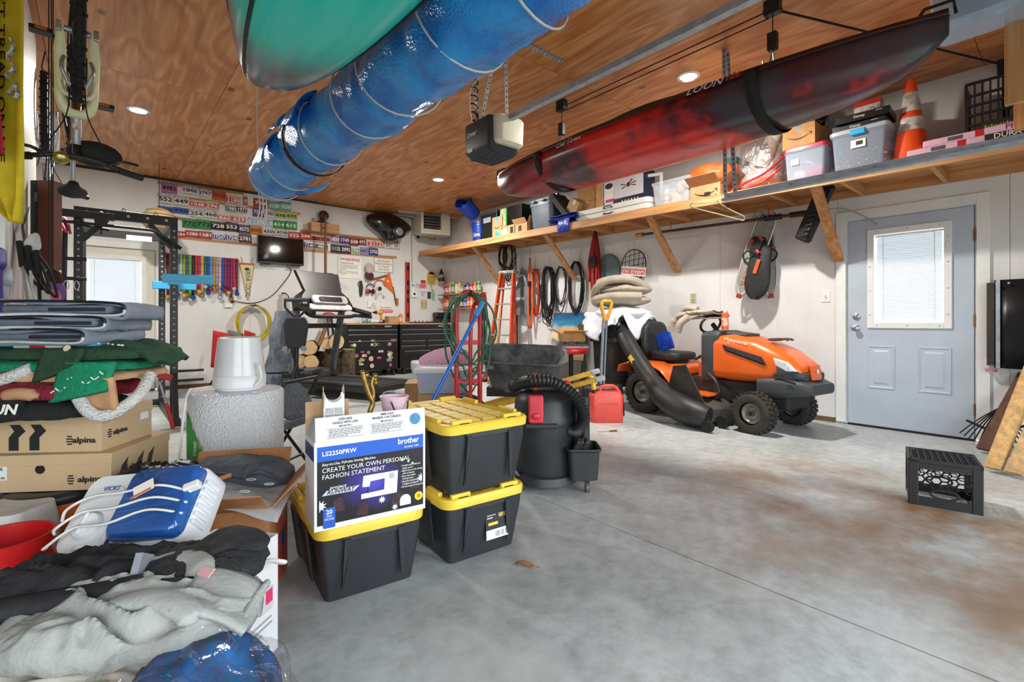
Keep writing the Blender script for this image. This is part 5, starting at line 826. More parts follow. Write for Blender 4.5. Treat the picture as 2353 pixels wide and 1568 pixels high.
for k in range(34):
    x,z = rr.uniform(-.42,.42)*w1,rr.choice([.6,.67,.2+rr.random()*.3,.2+rr.random()*.3,.2+rr.random()*.3]); s_ = rr.uniform(.025,.05)
    y = -d1/2-.0145 if z > .56 else -d1/2-.0012
    o = MB(); (o.prism([(x+s_*math.cos(a),z+s_*math.sin(a)) for a in [2*PI*i/14 for i in range(14)]],.001,TR((0,y-.0003*(k % 5),0))) if k % 3 == 0 else o.box((x,y-.0003*(k % 5),z),(s_*rr.uniform(1.4,3),.001,s_*1.2)))
    st = o.build('sticker',C(sc_[k % 8],.5,mix=sc_[(k*3+1) % 8],s=40),t1); st['label'] = 'small printed sticker'
# bench-top odds and ends
def can(name,lab,c,r,h,col,cap=None,cat='can',rz=0): 
    t = thing(name,lab,cat,c,rz); MB().lathe([(.001,0),(r,0),(r,h*.82),(r*.7,h*.9),(r*.4,h*.9),(.001,h*.9)],16).build('body',C(col,.35,n=.08),t,40); MB().lathe([(r*.55,h*.88),(r*.55,h),(.001,h)],12).build('cap',C(cap or (230,230,226),.4),t,40); MB().lathe([(r*1.01,h*.2),(r*1.01,h*.6)],16,caps=False).build('label',C((225,220,210),.5,mix=col,s=30),t,40); return t
zt = 1.0; by = YB-.25
def bx_(u): return bw(u,730,.28).x
can('spray_can','teal spray can standing on the workbench by the treadmill',(bx_(838),by,zt),.035,.2,(40,150,160),(230,200,60)); can('glass_jar','blue glass jar on the workbench',(bx_(851),by+.03,zt),.05,.15,(60,130,170))
d = thing('cordless_drill','yellow and black cordless drill standing on the workbench','drill',(bx_(871),by-.05,zt),25); yl = C((230,180,40),.45); MB().cyl((-.1,0,.2),(.07,0,.2),.034,n=14).build('motor_housing',yl,d,40); MB().cyl((-.19,0,.2),(-.1,0,.2),.012,.028,12).build('chuck',plastic_k,d,40); MB().bar((.04,0,.18),(.06,0,.05),.035,.04,(0,1,0)).build('handle',yl,d,bev=.008); MB().box((.05,0,.03),(.12,.08,.06)).build('battery',plastic_k,d,bev=.008)
carton('small brown carton on the workbench beside the private property sign',(bx_(905),by+.06,zt),5,.22,.16,.13); can('tape_roll','copper orange tin standing on the workbench',(bx_(922),by,zt),.04,.18,(216,110,50),(220,120,60)); 
b_ = thing('clear_bottle','clear bottle lying on the workbench','bottle',(bx_(848),by-.1,zt+.035),80); MB().lathe([(.001,0),(.035,0),(.035,.14),(.012,.17),(.012,.2),(.001,.2)],14,TR(rot=(90,0,0))).build('body',C((200,215,220),.15,n=0),b_,40); MB().cyl((0,-.2,0),(0,-.22,0),.014,n=10).build('cap',white_p,b_,40)
t = thing('tool_tray','dark tray of loose hand tools on the corner tool chest','tray',(bx_(1000)-.1,by-.04,zt),0); MB().b2((-.45,-.12,0),(.4,.12,.02)).build('tray',C((40,34,34),.6),t,bev=.005)
for k in range(9): MB().tube([(-.4+k*.09,-.08+.02*(k % 3),.03),(-.34+k*.09,.06,.035)],[.009,.014],8).build('hand_tool',C([(190,60,40),(40,40,44),(60,80,150),(150,150,150)][k % 4],.5),t,60)
t = thing('bench_vise','black bench machine standing on the corner tool chest','vise',(bx_(1010)+.12,by+.06,zt),0); MB().box((0,0,.05),(.3,.2,.1)).build('base',plastic_k,t,bev=.015); MB().box((0,0,.16),(.4,.16,.12)).build('body',C((28,28,30),.4),t,bev=.03); MB().tube(spline([(.12,0,.2),(.22,0,.28),(.24,0,.4)],5),.016,8).build('handle',plastic_k,t,60)
t = thing('blue_rag','blue rag lying at the front of the corner tool chest','rag',(bx_(985),by-.17,zt),0); folded(t,'cloth',C((60,90,170),.85),.2,.1,2,.012,.015,8)
ms = thing('orange_tool','red and black trimmer head hanging behind the treadmill','trimmer',bw(755,725,.12),0); MB().b2((-.01,0,.0),(.01,.12,.02)).build('wall_peg',steel,ms); MB().ball((0,0,0),.11,14,8,(1.1,.6,.55)).build('motor',C((190,56,36),.45),ms,60); MB().bar((.05,0,-.05),(.1,0,-.5),.03,.04,(0,1,0)).build('shaft',plastic_k,ms,bev=.006); MB().bar((-.02,0,-.05),(0,0,-.45),.02,.02,(0,1,0)).build('shaft',plastic_k,ms); MB().box((.04,-.02,-.42),(.12,.04,.1)).build('guard',C((196,120,60),.5),ms,bev=.01)
# ================================================================ bicycles, flags, skis at the left
def wheel(par,y,z,r,name,knob=True,col=(205,206,208)):
    w = MB(); n = 56
    w.rings([[(tx*math.cos(0)+.024*math.cos(b),y+(r-.024+.024*math.sin(b))*math.cos(a),z+(r-.024+.024*math.sin(b))*math.sin(a)) for b in [2*PI*j/8 for j in range(8)]] for tx in (0,) for a in [2*PI*i/n for i in range(n)]],loop=True)
    o = w.build(name,rubber,par,60); k = MB()
    for i in range(n):
        a = 2*PI*(i+.5)/n
        for x in (-.014,.014) if i % 2 else (0,-.022,.022): k.box((x,y+(r-.0+(-.006 if abs(x) > .02 else 0))*math.cos(a),z+(r-.0+(-.006 if abs(x) > .02 else 0))*math.sin(a)),(.011,.012,.014),TR(rot=(math.degrees(a),0,0)))
    k.build('tread_knobs',rubber,o)['kind'] = 'stuff'
    MB().rings([[(x,y+(r-q)*math.cos(a),z+(r-q)*math.sin(a)) for x,q in ((-.012,.04),(.012,.04),(.01,.06),(-.01,.06))] for a in [2*PI*i/n for i in range(n)]],loop=True).build('rim',C(col,.3,.8),o,40)
    s = MB()
    for i in range(24): a = 2*PI*i/24; s.tube([(.02*(1 if i % 2 else -1),y+.02*math.cos(a+.9),z+.02*math.sin(a+.9)),(0,y+(r-.05)*math.cos(a),z+(r-.05)*math.sin(a))],.0012,4)
    s.build('spokes',steel,o)['kind'] = 'stuff'
    MB().cyl((-.05,y,z),(.05,y,z),.016,n=10).build('hub',steel,o,40); return o
def bicycle(name,lab,loc,rz,sc,fork_c,frame_c,grip_c,bag=False):
    """built upright with the front axle at y=0, then hung wheels-up"""
    t = thing(name,lab,'bicycle',loc,rot=(0,180,rz),sc=sc); fm = C(frame_c,.35,.2,n=.06); fk = C(fork_c,.35,n=.05)
    wheel(t,0,.33,.33,'front_wheel'); wheel(t,1.06,.33,.33,'rear_wheel')
    for s_ in (-1,1): MB().tube([(s_*.062,-.005,.32),(s_*.065,.04,.42),(s_*.065,.12,.62)],[.014,.026,.022],10).build('fork_leg',fk,t,60); MB().box((s_*.07,-.01,.33),(.02,.035,.05)).build('dropout',steel,t,bev=.004)
    MB().tube(spline([(-.066,.11,.60),(-.05,.13,.68),(0,.14,.70),(.05,.13,.68),(.066,.11,.60)],4),.024,8).build('fork_crown',fk,t,60); MB().tube(spline([(-.07,.03,.55),(-.05,.05,.63),(.05,.05,.63),(.07,.03,.55)],4),.012,8).build('fork_brace',fk,t,60)
    for s_ in (-1,1): MB().tube(spline([(s_*.05,.02,.46),(s_*.06,.0,.52),(s_*.03,.02,.6)],4),.009,6).build('brake_arm',steel,t,60)
    MB().tube([(0,.15,.68),(0,.2,.84)],.022,10).build('head_tube',C((176,178,180),.35,.5),t,60); MB().lathe([(.001,-.003),(.018,-.003),(.018,.003)],14,TR((0,.148,.76),(70,0,0))).build('head_badge',C((190,60,50),.4,mix=(220,220,220),s=90),t)
    MB().tube([(0,.17,.72),(0,.62,.30)],.022,10).build('down_tube',fm,t,60); MB().tube([(0,.19,.80),(0,.76,.70)],.018,10).build('top_tube',fm,t,60); MB().tube([(0,.62,.30),(0,.80,.78)],.018,10).build('seat_tube',fm,t,60)
    for s_ in (-1,1): MB().tube([(s_*.015,.63,.30),(s_*.06,1.06,.33)],.010,8).build('chain_stay',fm,t,60); MB().tube([(s_*.015,.76,.70),(s_*.06,1.06,.33)],.009,8).build('seat_stay',fm,t,60)
    MB().tube([(0,.2,.84),(0,.17,.91),(0,.12,.93)],.018,8).build('stem',C((24,24,30),.4),t,60)
    hb = MB().tube(spline([(-.275,.19,.965),(-.15,.13,.95),(-.06,.12,.93),(.06,.12,.93),(.15,.13,.95),(.275,.19,.965)],5),.013,8).build('handlebar',plastic_k,t,60)
    for s_ in (-1,1):
        MB().tube([(s_*.17,.143,.955),(s_*.28,.192,.966)],.019,10).build('grip',C(grip_c,.6),hb,60); MB().tube(spline([(s_*.12,.12,.945),(s_*.17,.06,.93),(s_*.25,.09,.925)],4),.008,6).build('brake_lever',plastic_k,hb,60)
        MB().tube(spline([(s_*.14,.1,.94),(s_*.1,-.02,.9),(s_*.04,.0,.75),(s_*.03,.05,.6)],6),.003,5).build('brake_cable',rubber,t,60)
    MB().lathe([(.001,0),(.034,.004),(.034,.012),(.02,.024),(.001,.026)],16,TR((.06,.1,.95),(60,0,0))).build('bell',C((190,180,110),.25,.9),t,50)
    MB().tube([(0,.80,.78),(0,.84,.92)],.013,8).build('seat_post',steel,t,60)
    MB().rings([[(w_*math.cos(a),y,.95+hh*math.sin(a)) for a in [2*PI*i/12 for i in range(12)]] for y,w_,hh in ((.66,.01,.01),(.68,.025,.02),(.78,.035,.025),(.88,.07,.035),(.95,.075,.04),(.98,.05,.03),(.99,.01,.01))]).build('saddle',rubber,t,60)
    MB().lathe([(.02,-.003),(.09,-.003),(.09,.003),(.02,.003)],28,TR((-.055,.62,.29),(0,90,0)),caps=False).build('chainring',metal_k,t)
    for s_,d in ((-1,1),(1,-1)):
        MB().bar((s_*.07,.62,.29),(s_*.08,.62+d*.06,.29+d*.155),.014,.025).build('crank',metal_k,t,bev=.003); q = MB().box((s_*.14,.62+d*.06,.29+d*.155),(.1,.07,.026)).build('pedal',plastic_k,t,bev=.005); MB().box((s_*.14,.62+d*.06-.036,.29+d*.155),(.05,.004,.014)).build('reflector',C((230,130,30),.3),q)
    if bag: MB().ball((-.08,.26,.86),.085,14,10,(1.4,.9,.8)).build('handlebar_bag',C((26,25,26),.75),t,60)
    for y in (0,1.06): MB().tube(spline([(0,y,.04),(.0,y,-.02),(.02,y,-.05),(0,y,-(HT-loc[2])/sc)],5),.005,6).build('hanging_hook',C((30,28,28),.5),t,60)
    return t
bicycle('bicycle','cream forked bicycle hanging upside down from the ceiling',(-.085,3.27,2.815),3,1,(232,232,190),(96,50,34),BLACK,True)
b2_ = bicycle('bicycle','smaller bicycle hanging upside down behind the cream one',(-.335,5.40,3.02),2,.95,(206,208,212),(150,160,170),(40,36,38))
# pink streamers and horn on a child's handlebar below
t = thing('scooter_handlebar','black handlebar with pink streamers leaning near the rack','handlebar',dp(150,470,4.6),10); MB().tube(spline([(-.12,0,.0),(0,0,.03),(.16,-.02,.0),(.32,-.05,-.02)],5),.015,8).build('bar',plastic_k,t,60); MB().ball((-.1,-.02,-.12),.05,12,8,(1,.6,1)).build('pink_horn',C((232,60,130),.4),t,60); MB().tube([(0,0,.03),(-.02,.05,-1.9)],.02,8).build('stem',metal_k,t,60); MB().box((-.02,.1,-1.9),(.14,.4,.05)).build('deck',plastic_k,t,bev=.02)
for k in range(7): MB().tube(spline([(-.12,0,.02),(-.1+.03*k-.09,-.03,.05-.02*(k % 3)),(-.09+.03*k-.06,-.05,-.04-.01*k)],4),.012,6).build('streamer',C((235,90,120),.5),t,60)
t.location.z = 1.93+.03
# flags hung from the partition
def drape(par,name,mat,pts,w0,n=24,seed=0,wob=.03,sol=.002):
    rg = []
    for i in range(n+1):
        f_ = i/n; k_ = f_*(len(pts)-1); j = min(int(k_),len(pts)-2); fr = k_-j; (x0,x1,z0),(a0,a1,c0_) = pts[j],pts[j+1]; l,r_,z = x0+(a0-x0)*fr,x1+(a1-x1)*fr,z0+(c0_-z0)*fr
        rg.append([(l+(r_-l)*q/12,wob*math.sin(q*1.3+seed+f_*3)*(.5+f_),z) for q in range(13)])
    return MB().rings(rg,closed=False,caps=False).build(name,mat,par,70,sol=sol)
q = dp(30,400,2.3); yel = C((232,206,40),.75,n=.12,s=6); fz = 2.95
t = thing('yellow_flag','yellow flag with black lettering and coiled snake at the left edge','flag',(q.x,q.y,0),-40.4)
drape(t,'cloth',yel,[(-.3,.062,fz),(-.3,.062,2.2),(-.28,.066,1.85),(-.16,.055,1.65),(.0,.03,1.50)],.4,seed=1,wob=.018)
MB().cyl((-.32,0,fz),(.08,0,fz),.012,n=8).build('hanging_rod',white_p,t); MB().tube([(.02,0,fz),(.03,.1,HT)],.004,5).build('cord',cord,t)
text("DON'T TREAD ON ME",t,(-.026,-.03,2.27),.034,C((36,34,20),.7,n=0),.98,rot=(90,90,0))
sk = [(.018,2.36),(.03,2.31),(.005,2.27),(.035,2.22),(.0,2.18),(.04,2.14),(.01,2.10),(.045,2.08),(.05,2.12)]
MB().tube(spline([(x,-.028,z) for x,z in sk],6),.011,6,flat=(1,.3)).build('printed_snake',C((60,66,80),.7,mix=(225,228,230),s=60),t,60)
t = thing('striped_flag','red and white striped flag hanging beside the yellow flag','flag',(q.x-.03,q.y-.08,0),-40.4)
for k in range(3): drape(t,'stripe',C([(196,40,70),(232,228,222),(196,40,70)][k],.75,n=.08),[(-.235+.06*k,-.235+.06*(k+1),fz),(-.23+.06*k,-.23+.06*(k+1),2.4),(-.2+.066*k,-.2+.066*(k+1),1.86-.03*k)],.1,seed=2+k*.6,wob=.014)
MB().cyl((-.27,0,fz),(-.04,0,fz),.010,n=8).build('hanging_rod',white_p,t); MB().tube([(-.15,0,fz),(-.15,.1,HT)],.004,5).build('cord',cord,t)
# upright brown and black cabinet board
a,b = dp(62,415,3.3),dp(115,620,3.3); t = thing('dartboard_cabinet','tall brown and black folded cabinet hung by the partition','cabinet',((a.x+b.x)/2+.03,(a.y+b.y)/2,b.z),-40); hh = a.z-b.z; MB().b2((-.07,-.03,0),(-.015,.05,hh)).build('back_panel',C((34,34,32),.5),t,bev=.004); MB().b2((-.01,-.04,0),(.085,.04,hh)).build('front_panel',C((112,62,44),.5,n=.1),t,bev=.006)
for z in (.12,hh-.12): MB().box((-.012,-.045,z),(.02,.012,.06)).build('latch',steel,t)
MB().tube([(0,0,hh),(-.02,.05,hh+.35)],.004,5).build('hanging_cord',rubber,t)
# skis and poles leaning at the left
rr = random.Random(5); SK = [('white ski leaning with brown curled tip',(226,226,220)),('black ski leaning behind the white ski',(36,34,34)),('long pale ski leaning against the partition',(206,208,206)),('silver ski leaning at the left edge',(170,174,180)),('purple and white ski leaning at the left edge',(70,56,120))]
for k,(lb_,cc) in enumerate(SK):
    u = (60,75,92,20,4)[k]; vt = (520,500,560,640,600)[k]; z = (2.75,2.85,2.8,2.25,2.15)[k]; a = dp(u-30,vt,z); b = dp(u+(36 if k < 3 else -20),800,z-.12); d = b-a; t = thing('ski',lb_,'ski',(b.x,b.y,0),0,'skis at the left'); bs_ = Vector((b.x,b.y,0)); k_ = a-bs_; dn = (b-a); bot = a+dn*(a.z/(a.z-b.z)); L0 = bot
    t.location = (bot.x,bot.y,0); up_ = a-bot; pts = [Vector((0,0,.02)),up_*.5,up_*.92,up_*.98+Vector((.02,-.03,.02)),up_*1.02+Vector((.05,-.06,.03))]
    MB().tube(spline(pts,5),[.04]*16+[.036,.03,.024,.016,.006],8,flat=(1,.18)).build('ski_body',C(cc,.3,n=.08),t,60); MB().box(tuple(up_*.5+Vector((0,-.03,0))),(.06,.05,.22),TR(rot=(10,0,0))).build('binding',plastic_k,t,bev=.01)
for k in range(3):
    a = dp(50+k*18,590+10*k,2.6); b = dp(80+k*10,800,2.5); bot = a+(b-a)*(a.z/(a.z-b.z)); t = thing('ski_pole',['grey ski pole with black strap leaning foremost','white ski pole with looped strap leaning in the middle','dark ski pole leaning nearest the clothes'][k],'ski pole',(bot.x,bot.y,0),0,'ski poles at the left'); v = a-bot
    MB().tube([(0,0,.01),v],.008,8).build('shaft',C([(170,172,178),(226,226,224),(44,42,44)][k],.35,.4),t,60); MB().tube([v*.96,v*1.06],.016,8).build('grip',rubber,t,60); MB().tube(spline([v*1.05,v*1.0+Vector((.05,-.03,-.03)),v*.9+Vector((.07,-.03,-.04)),v*.95+Vector((.02,-.02,-.02)),v*1.04],5),.007,5).build('strap',rubber,t,60); MB().lathe([(.01,0),(.04,.005),(.01,.012)],12,TR(v*.05)).build('basket',plastic_k,t,40)
for lb_,u,v,z,cc,r_ in (('purple soft bundle tucked behind the skis',118,670,3.2,(120,90,150),.07),('pink soft bundle tucked behind the skis',112,690,3.0,(226,110,160),.06),('dark hanging glove behind the skis',122,640,3.2,(60,36,34),.05)):
    q = dp(u,v,z); t = thing('hung_bundle',lb_,'bundle',q,0,'bundles hung behind the skis'); blob(t,'cloth',C(cc,.9),(r_,r_*.7,r_*1.2),u,.2); MB().tube([(0,0,r_*.8),(0,0,HT-q.z)],.003,5).build('cord',rubber,t)
# ================================================================ things hung on the right wall
def onr(u0,v0,u1,v1,off=.004): return wrect('r',u0,v0,u1,v1,off)
ork = C((30,30,31),.6)
coil('cord_coil','orange extension cord coiled beside the grey bag',rw(1231,668,.06),-90,.09,.36,8,.009,C((214,74,34),.5),.06,5,.06,cat='cord',tie=C((214,74,34),.5))
coil('cord_coil','thick tangle of black cord hanging left of two loops',rw(1259,672,.06),-90,.14,.42,12,.009,ork,.08,6,.1,cat='cord',wob=.14)
coil('cord_coil','loose pair of thin black loops between two cord coils',rw(1287,662,.05),-90,.13,.34,3,.009,ork,.04,7,.05,cat='cord',wob=.12)
coil('cord_coil','black cord coil with dangling ends nearest the comforter',rw(1323,655,.06),-90,.15,.36,7,.01,ork,.06,8,.06,cat='cord',wob=.1)
coil('cord_coil','black cable loops hanging from the shelf above the ladder',rw(1170,602,.2),-90,.16,.3,6,.009,ork,.06,9,.12,cat='cord',wob=.2)
coil('cord_coil','short black cable loop with charger hanging below the shelf',rw(1155,590,.25),-90,.1,.18,5,.01,ork,.05,10,.04,cat='cord',wob=.1)
p = rw(1218,585,.12); q = rw(1221,755,.05); t = thing('lifting_strap','flat orange strap hanging from a hook under the shelf','strap',p,-90); hh = p.z-q.z
for s_ in (-1,1): MB().grid(2,14,lambda a,b: (s_*.045*math.sin(b*PI)**.6+(a-.5)*.04,.02*s_*b,-.15-b*(hh-.15))).build('webbing',C((222,96,40),.7,n=.06),t,60,sol=.004)
MB().tube([(.016*math.cos(a),0,-.1+.05*math.sin(a)) for a in [2*PI*i/14 for i in range(14)]],.008,6,closed=True).build('ring',C((170,70,50),.4),t,60); MB().tube([(0,0,-.05),(0,0,.12)],.006,6).build('chain',steel,t); MB().box((-.005,-.01,-.5),(.06,.04,.09)).build('buckle',plastic_k,t,bev=.006)
p = rw(1200,616,.08); t = thing('mountain_bag','grey nylon bag lettered MOUNTAIN hanging by its drawcord','bag',p,-90); hb = p.z-rw(1200,724,.08).z; rg = []
for j in range(12): f_ = j/11; w_ = .02+.17*min(1,f_*1.9)**.8; rg.append([(w_*math.cos(a)*(1+.06*mn.noise(Vector((a,f_*5,2)))),.06*math.sin(a)*(.3+f_),-hb*f_) for a in [2*PI*k/18 for k in range(18)]])
MB().rings(rg).build('sack',C((112,122,130),.5,n=.15,s=6,b=.3,bs=12),t,70); MB().tube([(0,0,0),(.03,0,.26)],.004,5).build('drawcord',cord,t); text('MOUNTAIN',t,(.0,-.068,-hb*.66),.05,paper,.24)
p = rw(1368,538,.1); t = thing('strap_bundle','bundle of red ratchet straps hanging under the shelf','straps',p,-90); hs = p.z-rw(1368,690,.1).z
for k in range(9): w_ = .12*(k/8-.5)*2; MB().grid(1,10,lambda a,b: (w_*math.sin(min(b*1.3,1)*PI*.6)*.8+(a-.5)*.035,-.03+.02*(k % 3)+.01*math.sin(b*6+k),-b*hs*(.72+.28*((k*5) % 9)/8))).build('strap',C([(170,34,36),(190,44,40),(120,24,28)][k % 3],.7),t,60,sol=.004)
MB().tube([(0,0,.06),(0,0,-.1)],.02,8).build('tie',rubber,t,60); MB().box((.0,-.05,-hs*.42),(.12,.05,.14)).build('ratchet',metal_k,t,bev=.01)
# round grill and wire disc, upside-down sale sign
c = rw(1399,625,.05); t = thing('round_sieve','round green plastic mesh sieve hung on the wall','sieve',c,-90); gm = C((84,122,122),.5); r0 = .2
MB().tube([(r0*math.cos(a),0,r0*1.25*math.sin(a)) for a in [2*PI*i/28 for i in range(28)]],.016,6,closed=True).build('rim',gm,t,60); g = MB()
for i in range(-8,9): x = i*r0/9; l = 1.25*math.sqrt(max(r0*r0-x*x,0)); g.bar((x,0,-l),(x,0,l),.007,.004); z = i*r0*1.25/9; l = math.sqrt(max(r0*r0-(z/1.25)**2,0)); g.bar((-l,.003,z),(l,.003,z),.007,.004)
g.build('mesh',gm,t)['kind'] = 'stuff'
c = rw(1456,610,.06); t = thing('wire_disc','round black wire grid hung behind the sale sign','wire rack',c,-90); r0 = .2
MB().tube([(r0*math.cos(a),0,r0*1.1*math.sin(a)) for a in [2*PI*i/28 for i in range(28)]],.007,6,closed=True).build('ring',ork,t,60)
for i in (-2,-1,0,1,2): x = i*.075; l = math.sqrt(max(r0*r0-x*x,0)); MB().tube([(x-.02,0,-l*1.05),(x+.02,0,l*1.05)],.004,5).build('wire',ork,t); MB().tube([(-l,.004,x-.02),(l,.004,x+.02)],.004,5).build('wire',ork,t)
for x in (-.09,.0): MB().tube([(x,0,.19),(x,0,.34)],.003,5).build('hanger_wire',steel,t)
c,w,h,rz = onr(1427,610,1483,636,.09); t = thing('sale_sign','upside-down white and red garage sale sign','sign',c,rot=(0,8,-90)); MB().box((0,0,0),(w,.006,h*.8)).build('panel',paper,t); plate(t,'printed_band',w*.96,h*.46,(0,-.004,-h*.06),C((200,40,44),.5,n=0)); text('GARAGE SALE',t,(0,-.0052,-h*.06),h*.34,paper,w*.9,rot=(90,180,0)); MB().cyl((0,.003,h*.4),(0,.06,h*.4),.005,n=6).build('nail',steel,t)
# long brown pole under the shelf
a,b = xx(1462,541,5.45),xx(1868,488,5.45); t = thing('long_pole','long dark brown pole slung under the shelf','pole',a,0); d = b-a; MB().cyl((0,0,0),d,.017,n=10).build('shaft',C((74,46,34),.45),t,40); MB().cyl((0,0,0),d*.05,.028,n=12).build('wooden_grip',C((196,130,60),.6),t,40); MB().cyl(d*.78,d*.86,.03,n=10).build('reel_seat',plastic_k,t,40); MB().cyl(d*.9,d*1.0,.03,n=10).build('reel_seat',plastic_k,t,40)
for f_ in (.25,.8): MB().tube(spline([d*f_+Vector((0,0,-.02)),d*f_+Vector((-.03,0,.02)),d*f_+Vector((0,0,.12))],5),.005,5).build('red_hook',red_p,t,60)
a,b = xx(1868,488,5.5),rw(1990,470,.05); t = thing('wall_cable','grey cable looping from the pole to the door casing','cable',a,0); MB().tube(spline([(0,0,0),(.1,-.2,.02),(.15,-.35,-.05),(.18,-.5,-.18)],6),.006,6).build('cable',C((170,168,160),.6),t,60)
# snowshoes with their bag
c = rw(1745,590,.14); t = thing('snowshoe','grey snowshoe lettered YUKON hanging on the wall','snowshoe',c+Vector((-.08,.03,0)),rot=(0,20,-90)); shz = C((196,196,190),.35,.5)
out = [(0,.50),(.09,.44),(.105,.2),(.1,-.1),(.07,-.35),(0,-.47),(-.07,-.35),(-.1,-.1),(-.105,.2),(-.09,.44)]
def shoe(t,txt=True):
    MB().tube(spline([(x,0,z) for x,z in out],4,True),.012,8,closed=True).build('frame',shz,t,60); MB().prism([(x*.9,z*.94) for x,z in out],.006).build('deck',C((150,150,146),.6,n=.15,s=40),t); MB().box((0,-.03,.12),(.12,.05,.18)).build('binding',plastic_k,t,bev=.015)
    for x,z in ((-.05,.16),(.04,.2),(.05,.06)): MB().box((x,-.06,z),(.05,.02,.03),TR(rot=(0,30,0))).build('buckle',C((200,50,40),.4),t,bev=.005)
    MB().tube([(.09*math.cos(a),-.05-.03*math.sin(a),-.02+.07*math.sin(a)) for a in [2*PI*i/14 for i in range(14)]],.008,6,closed=True).build('heel_strap',rubber,t,60); MB().box((0,-.004,-.46),(.06,.02,.05)).build('tail_cap',C((150,50,40),.5),t,bev=.006)
    if txt: text('YUKON',t,(0,-.006,-.22),.06,C((190,70,50),.5,n=0),.24,rot=(90,-90,0)); 
shoe(t); t2 = thing('snowshoe','second snowshoe hanging edge-on behind the black bag','snowshoe',c+Vector((.03,-.06,.02)),rot=(0,-6,-40)); shoe(t2,False)
t = thing('gear_bag','long black nylon bag hanging with the snowshoes','bag',c+Vector((-.02,-.03,-.1)),rot=(0,8,-90)); rg = []
for j in range(13): f_ = j/12; w_ = [.03,.07,.1,.11,.115,.12,.125,.13,.135,.135,.125,.1,.04][j]; rg.append([(w_*math.cos(a)*(1+.08*mn.noise(Vector((math.cos(a)*2,f_*6,1)))),-.05+.055*math.sin(a)*(.4+.6*min(1,2*f_)),.3-.68*f_) for a in [2*PI*k/18 for k in range(18)]])
MB().rings(rg).build('sack',C((34,33,34),.55,n=.15,s=6,b=.4,bs=10),t,70); MB().tube([(0,-.05,.3),(.01,0,.5)],.008,6).build('cord',rubber,t); plate(t,'label',.04,.16,(.0,-.118,-.02),C((200,90,50),.6),(0,10,0)); MB().tube([(0,.0,.5),(0,.06,.56)],.008,6).build('hook',red_p,t)
# black ribbed boot tray by the door brace
c = xx(1872,490,5.35); t = thing('ribbed_tray','black ribbed plastic panel hooked under the shelf by the door','tray',c,rot=(0,28,-110)); MB().box((0,0,0),(.17,.07,.58)).build('panel',C((26,28,31),.35),t,bev=.03)
for k in range(9): MB().box((.03,-.045,.2-k*.052),(.075,.025,.03),TR(rot=(0,-25,0))).build('rib',C((34,36,40),.35),t,bev=.008)
MB().tube([(0,0,.28),(0,.05,.36)],.006,6).build('hook',steel,t)
# ocean picture leaning on the wall
a,b = rw(1268,798,.1),rw(1348,715,.06); M,N,P,L = nodes('ocean_print'); tc = nd(N,'TexCoord'); sp = nd(N,'SeparateXYZ'); L(tc.outputs['Object'],sp.inputs[0]); nz = nd(N,'TexNoise',_2=4.0,_3=6.0); mp = nd(N,'Mapping'); mp.inputs['Scale'].default_value = (1,1,3); L(tc.outputs['Object'],mp.inputs[0]); L(mp.outputs[0],nz.inputs['Vector'])
ma = nd(N,'Math',operation='MULTIPLY_ADD',_1=.28,_2=-.14); L(nz.outputs['Fac'],ma.inputs[0]); ad = nd(N,'Math',operation='ADD'); L(sp.outputs[2],ad.inputs[0]); L(ma.outputs[0],ad.inputs[1]); mr = nd(N,'MapRange',_1=-.35,_2=.35); L(ad.outputs[0],mr.inputs[0])
cr_ = ramp(N,(.02,(150,116,84)),(.2,(206,182,150)),(.38,(96,120,136)),(.48,(236,206,160)),(.62,(200,206,206)),(.78,(52,128,170)),(1,(20,78,128))); L(mr.outputs[0],cr_.inputs[0]); L(cr_.outputs[0],P.inputs['Base Color']); P.inputs['Roughness'].default_value = .4
w = abs(a.y-b.y); t = thing('ocean_picture','large canvas print of a sunset shore leaning on the wall','picture',(XR-.12,(a.y+b.y)/2,.42),rot=(-6,0,-90)); MB().box((0,0,.38),(w,.03,.74)).build('frame',C((40,36,34),.6),t); o = MB().box((0,0,0),(w,.002,.74)).build('canvas',M,t); o.location = (0,-.016,.38); MB().prism([(w*.5,-.1),(w*.5,.26),(w*.3,.2),(w*.12,.02),(w*.2,-.12)],.001,TR((0,-.018,.38))).build('printed_cliff',C((92,80,70),.6,n=.3,s=20),t); MB().b2((-w*.45,-.02,-.42),(w*.45,.1,0)).build('easel_box',C((90,84,78),.7),t)
# orange step ladder leaning in the corner
lo = C((218,78,40),.45,n=.12,s=14); al = C((176,178,178),.4,.6,n=.1); a = rw(1166,642,.35); t = thing('step_ladder','folded orange fibreglass step ladder leaning on the right wall','ladder',(a.x,a.y,0),-75); H_ = 1.86
for s_ in (-1,1): MB().bar((s_*.25,-.3,0),(s_*.13,0,H_),.03,.085,(0,1,0)).build('front_rail',lo,t,bev=.004); MB().bar((s_*.22,-.08,.02),(s_*.11,.06,H_-.05),.025,.05,(0,1,0)).build('rear_rail',lo,t,bev=.004); MB().box((s_*.25,-.3,.02),(.05,.1,.04)).build('foot',rubber,t)
for i in range(6): f_ = (i+1)/7; MB().box((0,-.3*(1-f_),H_*f_),(2*(.25-.12*f_),.085,.025)).build('step',al,t,bev=.003)
MB().box((0,.03,H_+.02),(.32,.16,.05)).build('top_cap',C((60,56,54),.6,mix=(200,190,180),s=30),t,bev=.01); plate(t,'label',.03,.4,(.215,-.29,.55),paper,(0,-3.5,0))
t = thing('wooden_stick','pale wooden broom handle leaning across the ladder','stick',(a.x-.35,a.y-.08,0),0); MB().cyl((0,0,0),(.25,.1,1.55),.013,n=10).build('handle',C((206,150,90),.6),t,40); MB().box((0,0,.04),(.26,.06,.08)).build('broom_head',C((150,120,80),.8),t,bev=.01)
